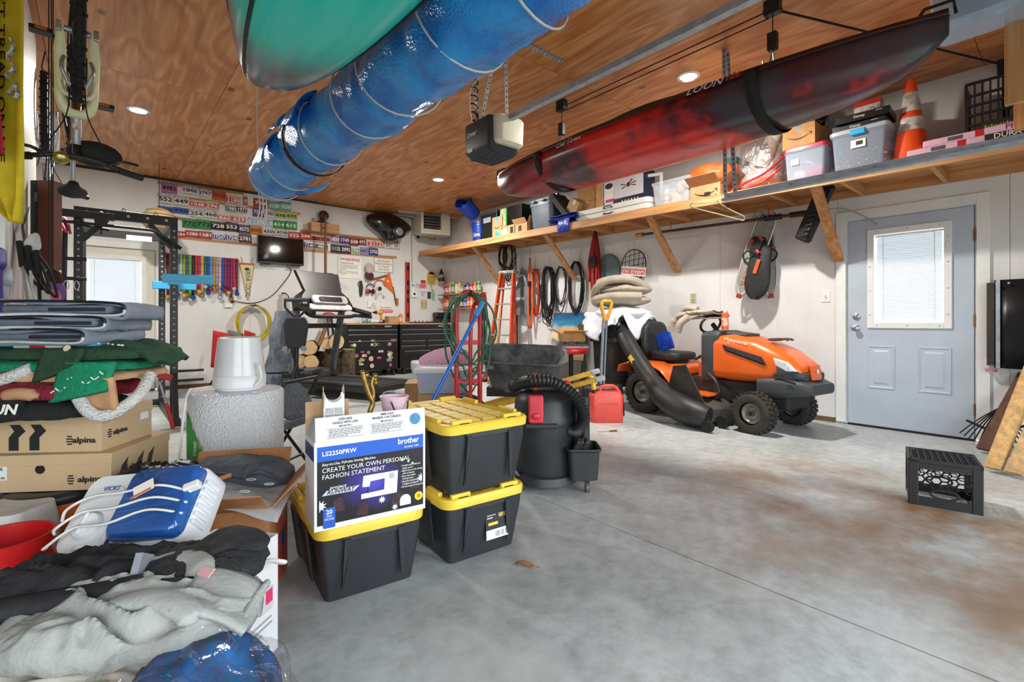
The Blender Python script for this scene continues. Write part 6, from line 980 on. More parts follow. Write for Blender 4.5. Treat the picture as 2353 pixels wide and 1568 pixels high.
q = rw(1190,700,.12); t = thing('garden_tools','green and black tool case standing behind the ladder','tool case',(q.x,q.y+.1,0),-90); MB().box((0,0,.75),(.1,.1,1.5)).build('case',C((70,76,60),.6,mix=(40,40,40),s=6),t,bev=.01); MB().box((0,-.052,1.2),(.07,.005,.1)).build('label',paper,t)
# small wall rack with bottles near the corner
y0,y1 = rw(1003,700).y-.25,rw(1118,700).y; y0 = min(y0,YB-.1); ws = thing('bottle_rack','two-tier pine wall rack in the corner above the tool chest','rack',(XR-.12,(y0+y1)/2,1.28),-90); L0 = abs(y0-y1)
for z in (0,.30): MB().b2((-L0/2,-.1,z),(L0/2,.115,z+.02)).build('plank',pine_x,ws,bev=.002)
for x in (-L0*.48,0,L0*.48): MB().b2((x-.01,.02,-.02),(x+.01,.115,.32)).build('upright',pine_z,ws)
BT = [('red',(196,50,40)),('white',(225,222,215)),('black',(36,34,36)),('orange',(226,110,50)),('yellow',(220,180,50)),('blue',(50,80,170)),('green',(50,140,80)),('grey',(140,142,146))]; rr = random.Random(3)
for tier in (0,1):
    for k in range(12):
        yq = y0-.08-(k+.5)*(L0-.12)/12; nm,cc = BT[(k*3+tier*5) % 8]; nm2,cap = BT[(k*5+tier+1) % 8]; can('spray_can' if k % 3 else 'oil_bottle','%s %s with %s cap %s on the %s tier' % (nm,'can' if k % 3 else 'bottle',nm2,['nearest the corner','second from the corner','third from the corner','fourth from the corner','fifth from the corner','left of the middle','right of the middle','fifth from the ladder','fourth from the ladder','third from the ladder','second from the ladder','nearest the ladder'][k],'upper' if tier else 'lower'),(XR-.1-.05*rr.random(),yq,1.28+.02+.30*tier),.036+.008*(k % 2),rr.uniform(.17,.24),cc,cap)
gn_ = thing('garden_gnome','small bearded gnome figure above the bottle rack in the corner','figurine',(XR-.14,y0-.02,1.88),-60); MB().lathe([(.001,0),(.06,0),(.065,.06),(.045,.11)],14).build('body',C((60,50,46),.7),gn_,50); MB().ball((0,0,.14),.05,12,8).build('face',C((206,160,130),.7),gn_,60); MB().lathe([(.055,.16),(.03,.22),(.001,.29)],12).build('hat',C((50,40,38),.7),gn_,50); MB().ball((0,-.035,.1),.045,10,8,(1,.5,1.2)).build('beard',C((220,200,170),.9),gn_,60); MB().box((0,.04,-.015),(.14,.18,.025)).build('wall_shelf',pine_x,gn_)
# black steel panel and bits at the right edge
c = rw(2325,745,.1); t = thing('steel_plough_blade','black metal blade panel hung on the wall right of the door','blade',c,-84); MB().grid(8,1,lambda a,b: (-.1+.6*a,-.05*math.sin(a*PI*1.4),-.36+.72*b)).build('sheet',C((34,36,40),.35,.4,n=.2,s=8),t,60,sol=.01); MB().box((-.08,-.02,.0),(.025,.02,.72)).build('angle_edge',galv,t); MB().box((-.12,.02,0),(.05,.05,.68)).build('side_bar',C((60,54,46),.6),t)
for x in (-.09,-.02,.1): MB().cyl((x,-.05,.33),(x,-.06,.33),.008,n=8).build('rivet',steel,t)
MB().cyl((.2,.0,.2),(.2,.09,.2),.008,n=8).build('wall_pin',steel,t)
c = rw(2278,838,.06); t = thing('red_pouch','clear pouch with red packet hanging beside the door','pouch',c,-90); blob(t,'film',C((225,225,230),.2,n=0,a=.45,b=.6,bs=20),(.05,.03,.07),3,.25); MB().box((0,-.0,-.045),(.07,.03,.03)).build('packet',C((216,40,80),.5),t,bev=.006); MB().tube([(0,0,.06),(.0,.05,.12)],.003,5).build('string',cord,t)
# lumber and leaf rake
for k,(u,v,du,lb_,cc) in enumerate(((2282,1088,95,'pale pine stud leaning in the right corner',(214,172,110)),(2330,1100,60,'second pale pine stud leaning at the frame edge',(206,170,116)),(2268,1045,90,'dark stained plank leaning behind the pale stud',(92,54,34)))):
    p = fl(u,v); t = thing('lumber',lb_,'lumber',p,0,'leaning lumber'); e = Vector((.98,-.43-.03*k,1.75-.15*k))*(1 if k < 2 else .42); MB().bar((0,0,.03),e,.09 if k < 2 else .14,.04 if k < 2 else .03).build('board',C(cc,.7,n=.2,s=6,w=(1,4,4)),t,bev=.004); MB().bar(e*.999,e*1.004,.088 if k < 2 else .138,.039 if k < 2 else .029).build('end_grain',C(tuple(int(x*.75) for x in cc),.8),t)
p = fl(2272,1030); t = thing('leaf_rake','black plastic leaf rake leaning beside the lumber','rake',p,-95,sc=.85); fm_ = C((24,25,28),.5)
for k in range(15): a = R(-38+76*k/14); MB().tube(spline([(.1,.02,.42),(.1+.2*math.sin(a)-.05,.0,.42-.2*math.cos(a)),(.05+.42*math.sin(a),-.0,.42-.40*math.cos(a))],4),.006,5).build('tine',fm_,t,60)
MB().tube(spline([(-.16,0,.24),(.06,-.005,.17),(.28,0,.28)],6),.012,6).build('cross_band',fm_,t,60); MB().cyl((.1,.02,.40),(.62,.08,1.0),.014,n=8).build('handle',C((190,140,80),.6),t,40)
# ================================================================ ride-on mower
og = C((236,104,34),.32,n=.05,s=3,coat=.3); dg_ = C((62,66,70),.5,n=.1); tyre = C((58,50,42),.85,n=.25,s=9,mix=(38,36,35)); blk_ = C((28,28,29),.5,n=.1); dirt = C((70,62,52),.7,n=.3,s=7,mix=(44,40,36))
t = thing('ride_on_mower','orange ride-on mower with black seat parked along the right wall','mower',(5.10,3.17,0),-97)
def mwheel(x,y,r,w,name):
    s_ = -1 if y < 0 else 1; n = 30; o = MB().lathe([(r*.55,-w*.42),(r*.8,-w*.5),(r*.95,-w*.42),(r,-w*.25),(r,w*.25),(r*.95,w*.42),(r*.8,w*.5),(r*.55,w*.42)],n,TR((x,y,r),(90,0,0)),caps=False).build(name,tyre,t,50); k = MB()
    for i in range(26):
        a = 2*PI*i/26
        for q in (-1,1): k.box((0,0,0),(.03,w*.36,.02),TR((x+math.cos(a+(.06*q))*(r+.002),y+q*w*.2,r+math.sin(a+(.06*q))*(r+.002))) @ Euler((0,PI/2-a,0)).to_matrix().to_4x4() @ TR(rot=(0,0,25*q)))
    k.build('tread_lugs',tyre,o)['kind'] = 'stuff'
    MB().lathe([(r*.56,-.02),(r*.5,w*.3),(r*.42,w*.3),(r*.3,w*.12),(.03,w*.16),(.03,w*.3),(.001,w*.3)],24,TR((x,y,r),(90 if s_ < 0 else -90,0,0)),caps=False).build('rim',C((150,146,138),.45,.4,n=.2),o,40); MB().cyl((x,y+s_*w*.28,r),(x,y+s_*w*.36,r),.022,n=12).build('hub',metal_k,o,40)
for y in (-.37,.37): mwheel(0,y,.235,.2,'rear_wheel'); mwheel(1.27,y*.98,.185,.16,'front_wheel')
def sect(x,zb_,zt,w,r=.08): return [(x,y,(zb_+zt)/2+z) for y,z in rrect(w,zt-zb_,min(r,(zt-zb_)*.45))]
MB().rings([sect(.74,.46,.88,.48),sect(.95,.44,.90,.5,.1),sect(1.2,.44,.85,.5,.11),sect(1.42,.46,.76,.48,.11),sect(1.56,.48,.66,.42,.08),sect(1.6,.5,.62,.36,.05)]).build('hood',og,t,50)
MB().rings([sect(.62,.40,.92,.44,.05),sect(.76,.42,.94,.49,.07),sect(.82,.7,.93,.46,.07)]).build('dash_cowl',dg_,t,50); MB().rings([sect(.86,.88,.925,.3,.02),sect(1.05,.88,.905,.26,.015)]).build('hood_cap',dg_,t,40)
MB().rings([sect(1.24,.33,.50,.53,.04),sect(1.45,.33,.52,.54,.06),sect(1.62,.36,.50,.50,.06),sect(1.70,.38,.47,.42,.04)]).build('bumper',dg_,t,50); MB().rings([sect(1.42,.5,.64,.505,.04),sect(1.55,.5,.6,.46,.04),sect(1.625,.5,.56,.38,.025)]).build('grille_surround',dg_,t,50)
MB().box((1.635,0,.57),(.03,.15,.14),TR(rot=(0,-8,0))).build('nose_badge_panel',og,t,bev=.01); MB().ball((1.655,0,.58),.02,10,6,(.2,1,1)).build('badge',paper,t)
for s_ in (-1,1):
    v = MB().prism([(.88,.80),(1.28,.70),(1.33,.62),(1.28,.63),(.92,.735)],.012,TR((0,s_*.254,0))).build('side_vent',blk_,t,bev=.006); MB().prism([(.92,.785),(1.27,.692),(1.3,.645),(.94,.748)],.006,TR((0,s_*.262,0))).build('vent_mesh',C((14,14,14),.7,n=.4,s=120,mix=(70,70,70)),v)
    h = MB().prism([(1.38,.70),(1.5,.665),(1.585,.585),(1.5,.58),(1.40,.63)],.05,TR((0,s_*.222,0),(0,0,-s_*-16 if False else 0))).build('headlight',C((226,230,232),.12,n=.15,s=40),t,bev=.01)
    for z0 in (.535,.45): MB().prism([(1.40,z0+.02),(1.56,z0+.015),(1.58,z0-.02),(1.40,z0-.025)],.01,TR((0,s_*.262-s_*.005,0))).build('intake_mesh',C((12,12,12),.7,n=.4,s=120,mix=(60,60,60)),t)
    MB().box((.24,s_*.02 if False else s_*.0,.3),(.01,.01,.01)).build('bolt',steel,t)
text('Husqvarna',t,(1.02,-.252,.84),.032,paper,.24,rot=(84,10,0),sh=.1); text('YTH24V48',t,(1.22,-.256,.52),.02,C((190,70,30),.5,n=0),.12)
# frame, fenders, footplates
MB().b2((-.2,-.2,.22),(1.5,.2,.44)).build('chassis',C((36,34,33),.7,n=.2),t,bev=.02); MB().b2((1.24,-.34,.16),(1.31,.34,.2)).build('front_axle',metal_k,t)
for s_ in (-1,1): MB().rings([[(x,s_*(.19+dy),z) for x,z in ((-.32,.44),(-.3,.52),(-.12,.57),(.12,.57),(.3,.5),(.44,.36))] for dy in (0,.1,.24,.30)],closed=False,caps=False).build('fender',og,t,60,sol=.012); MB().box((.62,s_*.3,.29),(.42,.24,.025)).build('foot_plate',og,t,bev=.008); MB().bar((.42,s_*.3,.36),(.46,s_*.3,.28),.24,.02,(1,0,0)).build('step_riser',og,t)
MB().b2((-.3,-.2,.44),(.42,.2,.555)).build('seat_deck',og,t,bev=.03); MB().b2((.5,-.12,.3),(.78,.12,.62)).build('tunnel',og,t,bev=.03)
# seat
sm_ = C((40,42,44),.5,n=.08); MB().rings([sect(-.15,.60,.70,.38,.05),sect(0,.58,.68,.44,.05),sect(.2,.58,.69,.45,.05),sect(.31,.6,.67,.36,.035)]).build('seat_cushion',sm_,t,60,sub=1); MB().rings([[(x+.03*math.cos(0),y*s_,z) for y,z in [(yy_,zz_+.82) for yy_,zz_ in rrect(.44,.42,.15)]] for x,s_ in ((-.27,.9),(-.24,1),(-.19,1),(-.165,.86))]).build('seat_back',sm_,t,60,sub=1); MB().b2((-.1,-.12,.55),(.2,.12,.6)).build('seat_base',blk_,t)
MB().tube(spline([(.68,0,.9),(.62,0,.98),(.6,0,1.0)],4),.025,8).build('steering_column',blk_,t,60); MB().tube([(.58+.07*math.cos(a)*.5,.17*math.sin(a),1.0+.09*math.cos(a)) for a in [2*PI*i/24 for i in range(24)]],.014,8,closed=True).build('steering_wheel',blk_,t,60)
MB().tube([(.34,-.2,.52),(.62,-.24,.66)],.008,6).build('lever',steel,t,60); MB().tube([(.56,-.24,.63),(.63,-.24,.67)],.014,6).build('lever_grip',rubber,t,60); MB().tube(spline([(.72,-.25,.5),(.84,-.29,.42),(.88,-.3,.28),(.8,-.3,.24)],5),.018,6).build('pedal_arm',blk_,t,60)
# mowing deck
rg = [[(x*s_+.62,y*s_-.03,z) for x,y in rrect(.72,1.0,.3,6)] for z,s_ in ((.05,1.0),(.17,1.0),(.2,.94),(.25,.7))]; MB().rings(rg).build('cutting_deck',dirt,t,40)
for x,y in ((1.0,-.42),(1.0,.42)): MB().cyl((x,y-.02,.06),(x,y+.02,.06),.06,n=16).build('gauge_wheel',rubber,t,40)
MB().prism([(.42,.2),(.95,.14),(.75,.62),(.6,.60)],.015,TR((0,-.52,0),(12,0,0))).build('deflector',C((64,60,54),.7,n=.25),t,bev=.004)
# discharge chute and bagger
cp = spline([(.98,-.62,.12),(.78,-.66,.16),(.5,-.62,.24),(.22,-.55,.42),(-.05,-.48,.64),(-.28,-.40,.84),(-.42,-.3,.92)],6); MB().tube(cp,[.10+.035*math.sin(min(i/len(cp)*2.2,1)*PI) if i < len(cp)*.45 else .095 for i in range(len(cp))],16).build('discharge_chute',C((38,38,38),.5,n=.25,s=8),t,60)
MB().box((.0,-.59,.60),(.12,.004,.055),TR(rot=(0,46,0))).build('warning_label',C((236,206,40),.4,n=.0),t); MB().cyl((1.02,-.72,.055),(1.02,-.67,.055),.055,n=18).build('gauge_wheel',rubber,t,40)
MB().rings([[(x*s_-.62,y*s_,z) for x,y in rrect(.5,.92,.1)] for z,s_ in ((.78,1.04),(.83,1.04),(.84,.98),(1.0,.92),(1.06,.75))]).build('bagger_hood',C((34,36,38),.45,n=.12),t,40)
for s_ in (-1,1): MB().rings([[(x*q-.62,s_*.23+y*q,z) for x,y in rrect(.44,.42,.08)] for z,q in ((.22,.7),(.27,.86),(.5,.95),(.78,1.0))]).build('grass_bag',C((58,54,50),.9,n=.2,s=5,b=.4,bs=12),t,60)
MB().b2((-.4,-.2,.3),(-.22,.2,.36)).build('bagger_mount',blk_,t); MB().bar((-.32,0,.3),(-.42,0,.95),.06,.06).build('bagger_post',blk_,t)
MW = Matrix.Translation(t.location) @ Euler(t.rotation_euler).to_matrix().to_4x4()
def onm(x,y,z): return MW @ Vector((x,y,z))
# things lying on the mower
e = thing('parts_tray','bright blue plastic holder standing on the mower seat','holder',onm(.02,-.02,.70),rot=(0,-14,-100)); bl_ = C((28,84,214),.4)
for k in range(3): MB().prism(rrect(.2-.02*k,.2,.015),.018,TR((0,-.02+.022*k,.1),(8,0,0))).build('panel',bl_,e,bev=.003)
for i in range(3):
    for j in range(3): MB().cyl((-.04+.04*i,-.032,.06+.035*j),(-.04+.04*i,-.029,.06+.035*j),.009,n=8).build('hole',C((12,30,90),.6),e)
can('spray_can','orange and white spray can standing on the mower dash',onm(.78,-.05,.945),.035,.2,(232,98,40),(236,234,230))
g = thing('work_gloves','dark brown leather gloves lying on the mower hood','gloves',onm(1.28,-.04,.845),-60)
for k in range(2):
    MB().ball((.05*k,.06*k,.012),.05,12,6,(1.1,.8,.3)).build('palm',C((84,64,46),.85),g,60)
    for j in range(4): MB().tube(spline([(.05*k+.03,.06*k-.03+.02*j,.015),(.05*k+.09,.06*k-.05+.03*j,.018),(.05*k+.12,.06*k-.055+.032*j,.008)],3),.010,6).build('finger',C((84,64,46),.85),g,60)
bg_ = C((190,180,164),.85,n=.1,s=8,b=.25,bs=20)
def puffy(par,name,mat,rx,ry,z0,h,seed=0,n=28,lobes=5):
    """soft rolled layer: a flattened lumpy ring stack"""
    rg = []
    for j in range(9):
        f_ = j/8; pr = math.sin(PI*(f_*.96+.02))**.55; rg.append([(rx*pr*math.cos(a)*(1+.1*mn.noise(Vector((math.cos(a)*1.7,math.sin(a)*1.7,seed+f_))))*(1+.05*math.sin(a*lobes+seed)),ry*pr*math.sin(a)*(1+.1*mn.noise(Vector((math.cos(a)*2,math.sin(a)*2,seed+3)))),z0+h*f_+.03*mn.noise(Vector((math.cos(a)*2.2,math.sin(a)*2.2,seed+7)))) for a in [2*PI*k/n for k in range(n)]])
    return MB().rings(rg).build(name,mat,par,80,sub=1)
e = thing('coat','beige coat draped over the mower steering wheel','coat',onm(.56,-.02,1.06),-100)
folded(e,'body',bg_,.34,.3,3,.03,.05,4); MB().tube(spline([(-.2,-.1,.05),(-.3,-.12,.03),(-.36,-.12,-.05),(-.38,-.12,-.14)],5),[.03]*8+[.045]*8,10).build('sleeve',bg_,e,60); MB().tube(spline([(-.12,-.16,.02),(-.2,-.2,-.05),(-.24,-.2,-.15)],5),.04,10).build('sleeve',bg_,e,60); MB().tube(spline([(-.15,.02,.1),(-.3,.02,.12),(-.4,.02,.05)],5),.035,10).build('collar',bg_,e,60)
e = thing('white_blanket','white blanket draped over the mower grass bagger','blanket',onm(-.62,-.08,1.07),-97); wb_ = C((226,230,238),.9,n=.03,b=.3,bs=14)
puffy(e,'mound',wb_,.34,.40,-.04,.2,3); MB().grid(22,14,lambda a,b: (-.3+.66*a+.05*mn.noise(Vector((a*4,b*3,2))),-.36-.11*b+.05*math.sin(a*16+1)*b,.08-b*(.16+.2*max(0,math.sin(a*5.0-.6))))).build('hanging_fold',wb_,e,70,sol=.012)
MB().grid(14,10,lambda a,b: (.26+.12*b+.02*math.sin(a*9),-.3+.5*a,.08-b*(.2+.14*math.sin(a*6)))).build('hanging_fold',wb_,e,70,sol=.012)
e = thing('comforter','taupe quilted comforter piled on the white blanket','comforter',onm(-.66,-.06,1.24),-97)
for k,(rx,ry,z0,h,ox) in enumerate(((.36,.36,-.03,.17,.0),(.34,.34,.1,.17,.05),(.30,.32,.22,.16,-.04))): o = puffy(e,'folded_layer',bg_,rx,ry,z0,h,11+k*3,lobes=6+k); o.location.x = ox
MB().tube(spline([(-.3,-.2,.1),(-.1,-.36,.2),(.1,-.34,.3),(.3,-.15,.3),(.33,.1,.2)],6),.05,10).build('rolled_edge',bg_,e,60); MB().tube(spline([(-.33,-.1,.02),(-.1,-.37,.06),(.2,-.33,.1),(.36,-.05,.1)],6),.05,10).build('rolled_edge',bg_,e,60)
# snow shovel leaning on the bagger
a = dp(1380,739,5.36); t = thing('snow_shovel','snow shovel with yellow D-grip leaning on the mower bagger','shovel',(a.x,a.y,0),-42); hz = 1.26
MB().cyl((0,0,.3),(.05,.1,hz-.2),.018,n=10).build('shaft',C((130,140,150),.4,.5),t,40); MB().cyl((.035,0,.3),(.085,.1,hz-.2),.014,n=10).build('shaft',C((120,130,140),.4,.5),t,40)
MB().tube([(.07,.1,hz-.22),(.03,.1,hz-.09),(.03,.1,hz-.02),(.045,.1,hz),(.125,.11,hz),(.14,.11,hz-.02),(.13,.1,hz-.09),(.08,.1,hz-.22)],.02,10).build('d_grip',C((240,166,40),.4),t,60)
MB().grid(8,5,lambda a_,b_: (-.24+.48*a_,-.12*b_-.03*math.sin(a_*PI),.34-.33*b_)).build('blade',C((28,30,32),.4),t,60,sol=.008)
# red fuel can
a = fl(1392,968); t = thing('fuel_can','red plastic fuel can with yellow spout on the floor by the mower','fuel can',a,-40); rc = C((226,76,62),.4,n=.06)
MB().rings([[(x*s_,y*s_,z) for x,y in rrect(.33,.2,.04)] for z,s_ in ((0,.93),(.02,1),(.27,1),(.29,.95))]).build('body',rc,t,40,bev=.004); MB().rings([[(x+.02,y,z) for x,y in rrect(.26*s_,.1*s_,.03)] for z,s_ in ((.28,1.1),(.31,1))]).build('shoulder',rc,t,40); MB().tube(spline([(-.06,0,.3),(-.04,0,.355),(.08,0,.36),(.14,0,.3)],5),.018,10).build('handle',rc,t,60)
MB().lathe([(.035,.28),(.035,.32),(.02,.33)],14,TR((-.12,0,0))).build('cap',plastic_k,t,40); MB().tube(spline([(-.12,0,.32),(-.13,0,.4),(-.15,0,.46),(-.24,0,.49)],5),[.024]*8+[.016]*8,10).build('spout',C((236,190,50),.4),t,60); text('GASOLINE',t,(.0,-.1015,.19),.025,C((206,60,50),.5,n=0),.2)
# ================================================================ middle of the floor
IP = -40.4                                                     # turn that faces the camera's image plane
def dpz(u,v,z,h=0): q = dp(u,v,z); return Vector((q.x,q.y,h))
# black storage totes with yellow lids
bin_m = C((44,46,50),.45,n=.1,s=5); yel_l = C((240,204,66),.4,n=.04)
def tote(lab,loc,rz,tw=.42,td=.62,h=.30,pads=True,name='storage_tote'):
    t = thing(name,lab,'tote',loc,rz,'black and yellow totes'); bw_,bd = tw*.80,td*.84; zl = h-.04
    MB().rings([[(x*s_[0],y*s_[1],z) for x,y in rrect(1,1,.06)] for z,s_ in ((0,(bw_*.96,bd*.97)),(.006,(bw_,bd)),(zl*.8,(tw*.93,td*.95)),(zl,(tw*.94,td*.96)))]).build('bin',bin_m,t,30)
    for s_ in (-1,1):
        for k in range(2 if s_ < 0 else 2):
            x = (-1 if k == 0 else 1)*tw*.24; MB().prism([(x-.012,zl*.92),(x+.012,zl*.92),(x+.02*(1 if k else -1),zl*.2),(x+.012*(1 if k else -1)-.004,zl*.16)],.008,TR((0,s_*(td*.46),0),(s_*-3.6 if False else 0,0,0)) @ TR(rot=(-s_*5.5,0,0))).build('moulded_rib',bin_m,t)
        MB().prism([(-tw*.3,zl),(tw*.3,zl),(tw*.26,zl-.035),(-tw*.26,zl-.035)],.012,TR((0,s_*td*.485,0))).build('grip_ledge',bin_m,t,bev=.003)
        for k in (-1,1): MB().prism([(k*td*.2-.04,zl),(k*td*.2+.04,zl),(k*td*.2+.03,zl*.2),(k*td*.2-.03,zl*.2)],.007,TR((s_*tw*.445,0,0),(0,0,90)) @ TR(rot=(s_*7,0,0))).build('moulded_rib',bin_m,t)
    ld = MB().rings([[(x*q,y*q,z) for x,y in rrect(tw,td,.055)] for z,q in ((zl-.012,1.0),(zl+.02,1.01),(zl+.028,.99),(zl+.028,.91),(zl+.016,.9))]).build('lid',yel_l,t,40)
    if pads:
        nx,ny = 4,6; pm = MB().box((0,0,.005),(tw*.8/nx-.014,td*.8/ny-.014,.01)).build('raised_pad',yel_l,t,bev=.003)
        for i in range(nx):
            for j in range(ny):
                o = pm if i == j == 0 else pm.copy()
                if o is not pm: COL.objects.link(o)
                o.location = ((i-(nx-1)/2)*tw*.8/nx,(j-(ny-1)/2)*td*.8/ny,zl+.016)
        for s_ in (-1,1):
            for k in (-1,1): MB().box((k*tw*.3,s_*td*.455,zl+.03),(tw*.22,.02,.028)).build('lid_lug',yel_l,t,bev=.004); MB().box((s_*tw*.455,k*td*.26,zl+.03),(.02,td*.2,.028)).build('lid_lug',yel_l,t,bev=.004)
    for s_ in (-1,1): MB().box((s_*tw*.28,-td*.475,zl+.0285),(.045,.012,.002)).build('lock_slot',C((40,34,20),.7),t)
    return t
def place(fl_,fr_,td,tw=.42,bk=.0):                       # front base corners -> centre and turn
    d = (fr_-fl_); a = math.atan2(d.y,d.x); m = (fl_+fr_)/2; n = Vector((-math.sin(a),math.cos(a),0)); return m+n*(td*.42+bk),math.degrees(a)
TD = .56
c,rz1 = place(fl(750,1390),fl(947,1328),TD); tL = tote('black tote with yellow lid under the sewing machine box',c,rz1,td=TD)
c2,rz2 = place(fl(1035,1300),fl(1178,1252),TD); tR = tote('lower black tote with printed label beneath another tote',c2,rz2,td=TD); HL = .288
tU = tote('upper black tote with bare yellow ribbed lid on the stack',c2+Vector((-.005,.02,HL+.001)),rz2+1,.44,.64,.325)
lb = plate(tR,'label',.115,.155,(.055,-.262,.15),C((34,34,38),.5,n=0),(-4.5,0,0)); plate(lb,'printed_panel',.115,.04,(0,-.001,-.057),paper); lines(lb,(-.005,-.001,.056),.08,1,.01,paper); lines(lb,(-.025,-.001,.02),.05,3,.012,paper); plate(lb,'printed_panel',.04,.04,(.03,-.0012,.03),C((196,180,90),.5,mix=(40,40,40),s=60)); plate(lb,'printed_panel',.05,.012,(-.02,-.0012,-.012),yel_l); text('|||| || |||',lb,(.025,-.002,-.056),.018,ink)
# sewing machine box on the left tote
a,b = fl(722,1225,HL),fl(977,1168,HL); w = (b-a).length; an = math.degrees(math.atan2(b.y-a.y,b.x-a.x)); d = .17; n = Vector((-math.sin(R(an)),math.cos(R(an)),0)); h = .315
t = thing('sewing_machine_box','white and blue printed sewing machine box with opened top flap','box',(a+b)/2+n*d/2,an); bxw = C((232,234,236),.5,n=.02); q = .003
for p_,q_ in (((-w/2,-d/2,0),(w/2,-d/2+q,h)),((-w/2,d/2-q,0),(w/2,d/2,h)),((-w/2,-d/2+q,0),(-w/2+q,d/2-q,h)),((w/2-q,-d/2+q,0),(w/2,d/2-q,h)),((-w/2+q,-d/2+q,0),(w/2-q,d/2-q,q))): MB().b2(p_,q_).build('panel',bxw,t)
f1 = MB().b2((-w/2+.004,0,0),(w/2,q,.085)).build('flap',bxw,t); f1.location = (0,-d/2,h); f1.rotation_euler = (R(-5),0,0)
f2 = MB().b2((-w/2,0,0),(-w/2+.16,q,.12)).build('flap',C((206,168,124),.75),t); f2.location = (0,d/2-.004,h); f3 = MB().b2((0,-d/2+.01,0),(q,d/2-.02,.07)).build('flap',C((190,194,198),.6),t); f3.location = (-w/2,0,h); f3.rotation_euler = (0,R(18),0)
MB().b2((-w/2+.02,-d/2+.01,h-.004),(w/2-.01,d/2-.006,h-.001)).build('inner_cover',bxw,t)
text('OPEN HERE\nHANDLE WITH CARE',f1,(-w*.24,-.001,.067),.009,ink,.09); text('ABRIR AQUI\nMANEJESE CON CUIDADO',f1,(w*.13,-.001,.069),.009,ink,.11)
for x in (-.24,.13): text('IMPORTANT' if x < 0 else 'IMPORTANTE',f1,(x*w,-.001,.049),.006,ink); MB().tube([(x*w+px*.13,-.001,.025+pz*.034) for px,pz in ((-.5,-.5),(.5,-.5),(.5,.5),(-.5,.5))],.0006,4,closed=True).build('printed_frame',ink,f1); lines(f1,(x*w,-.0006,.022),.118,5,.0058)
MB().lathe([(.001,0),(.022,0),(.022,.001),(.001,.001)],22,TR((w*.40,-.001,.045),(90,0,0))).build('round_sticker',C((40,130,190),.4,n=0),f1); lines(f1,(w*.40,-.0016,.042),.026,3,.007,C((150,210,90),.5,n=0),th=.5)
Y0 = -d/2-.0008; M,N,P,L = nodes('box_print'); tc = nd(N,'TexCoord'); nz = nd(N,'TexNoise',_2=9.0,_3=5.0); L(tc.outputs['Object'],nz.inputs['Vector']); gr = nd(N,'VectorMath',operation='LENGTH'); mp = nd(N,'Mapping'); mp.inputs['Scale'].default_value = (6.0,0,7.5); mp.inputs['Location'].default_value = (-.0,0,0); L(tc.outputs['Object'],mp.inputs[0]); L(mp.outputs[0],gr.inputs[0]); ad = nd(N,'Math',operation='MULTIPLY_ADD',_1=.55); L(nz.outputs['Fac'],ad.inputs[0]); L(gr.outputs['Value'],ad.inputs[2]); cr_ = ramp(N,(.3,(70,70,190)),(.62,(44,34,120)),(.95,(30,16,60)),(1,(14,10,22))); L(ad.outputs[0],cr_.inputs[0]); L(cr_.outputs[0],P.inputs['Base Color']); P.inputs['Roughness'].default_value = .35
plate(t,'printed_panel',w*.955,h*.72,(0,Y0,h*.42),M); plate(t,'printed_band',w*.955,h*.165,(0,Y0-.0004,h*.86),C((28,92,196),.4,n=0)); Y1 = Y0-.0022
text('LS2250PRW',t,(-w*.44,Y1,h*.86),.016,paper,.12,ax='LEFT',bold=.03); text('brother',t,(w*.33,Y1,h*.885),.022,paper,.085,bold=.03); text('at your side',t,(w*.36,Y1,h*.815),.009,paper); text('Easy-to-Use, Full-size Sewing Machine',t,(-w*.44,Y1,h*.74),.0095,paper,.19,ax='LEFT',sh=.2); text('CREATE YOUR OWN PERSONAL',t,(-w*.44,Y1,h*.672),.017,paper,.325,ax='LEFT',bold=.0); text('FASHION STATEMENT',t,(-w*.44,Y1,h*.597),.017,paper,.225,ax='LEFT',bold=.0)
text('project',t,(-w*.31,Y1,h*.47),.012,paper,.06,sh=.3); MB().prism([(-w*.44,h*.39),(-w*.40,h*.445),(-w*.12,h*.445),(-w*.17,h*.39)],.0008,TR((0,Y1+.0006,0))).build('printed_badge',C((196,200,210),.4,n=0),t); text('RUNWAY',t,(-w*.285,Y1-.0006,h*.418),.016,C((20,14,40),.5,n=0),.1,sh=.3)
text('• Variable stitch width and\n   length control\n• Built-in free arm for sewing\n   cuffs and sleeves\n• Super easy bobbin\n   winding system\n• Operation manual included\n   in English and Spanish\n• Full assortment of accessories',t,(w*.255,Y1,h*.455),.0068,paper,.095,ax='LEFT',bold=.01,ls=1.1)
sm2 = C((236,238,242),.4,n=.0); X0,Z0 = w*.06,h*.275; MB().prism([(X0-.07,Z0),(X0+.065,Z0),(X0+.07,Z0+.084),(X0-.062,Z0+.084),(X0-.066,Z0+.044),(X0-.04,Z0+.04),(X0-.036,Z0+.06),(X0+.018,Z0+.062),(X0+.016,Z0+.02),(X0-.07,Z0+.018)],.0012,TR((0,Y1,0))).build('printed_machine',sm2,t)
MB().lathe([(.001,0),(.012,0),(.012,.0006)],16,TR((X0+.045,Y1-.0008,Z0+.068),(90,0,0))).build('printed_dial',C((170,180,196),.4,n=0),t); MB().box((X0-.045,Y1-.0008,Z0+.03),(.002,.0006,.03)).build('printed_needle',ink,t)
for x,z,r_ in ((-.45,.28,.022),(.08,.22,.015),(.2,.1,.013),(.46,.4,.02),(.27,.66,.008),(.33,.63,.006),(.37,.6,.006)): MB().prism([(x*w+r_*math.cos(a_)*(1 if i % 2 else .45),z*h+r_*math.sin(a_)*(1 if i % 2 else .45)) for i,a_ in enumerate([2*PI*i/18 for i in range(18)]) if abs(x*w+r_*math.cos(a_)) < w*.478],.0006,TR((0,Y1+.0004,0))).build('printed_flash',C((226,232,246),.4,n=0),t)
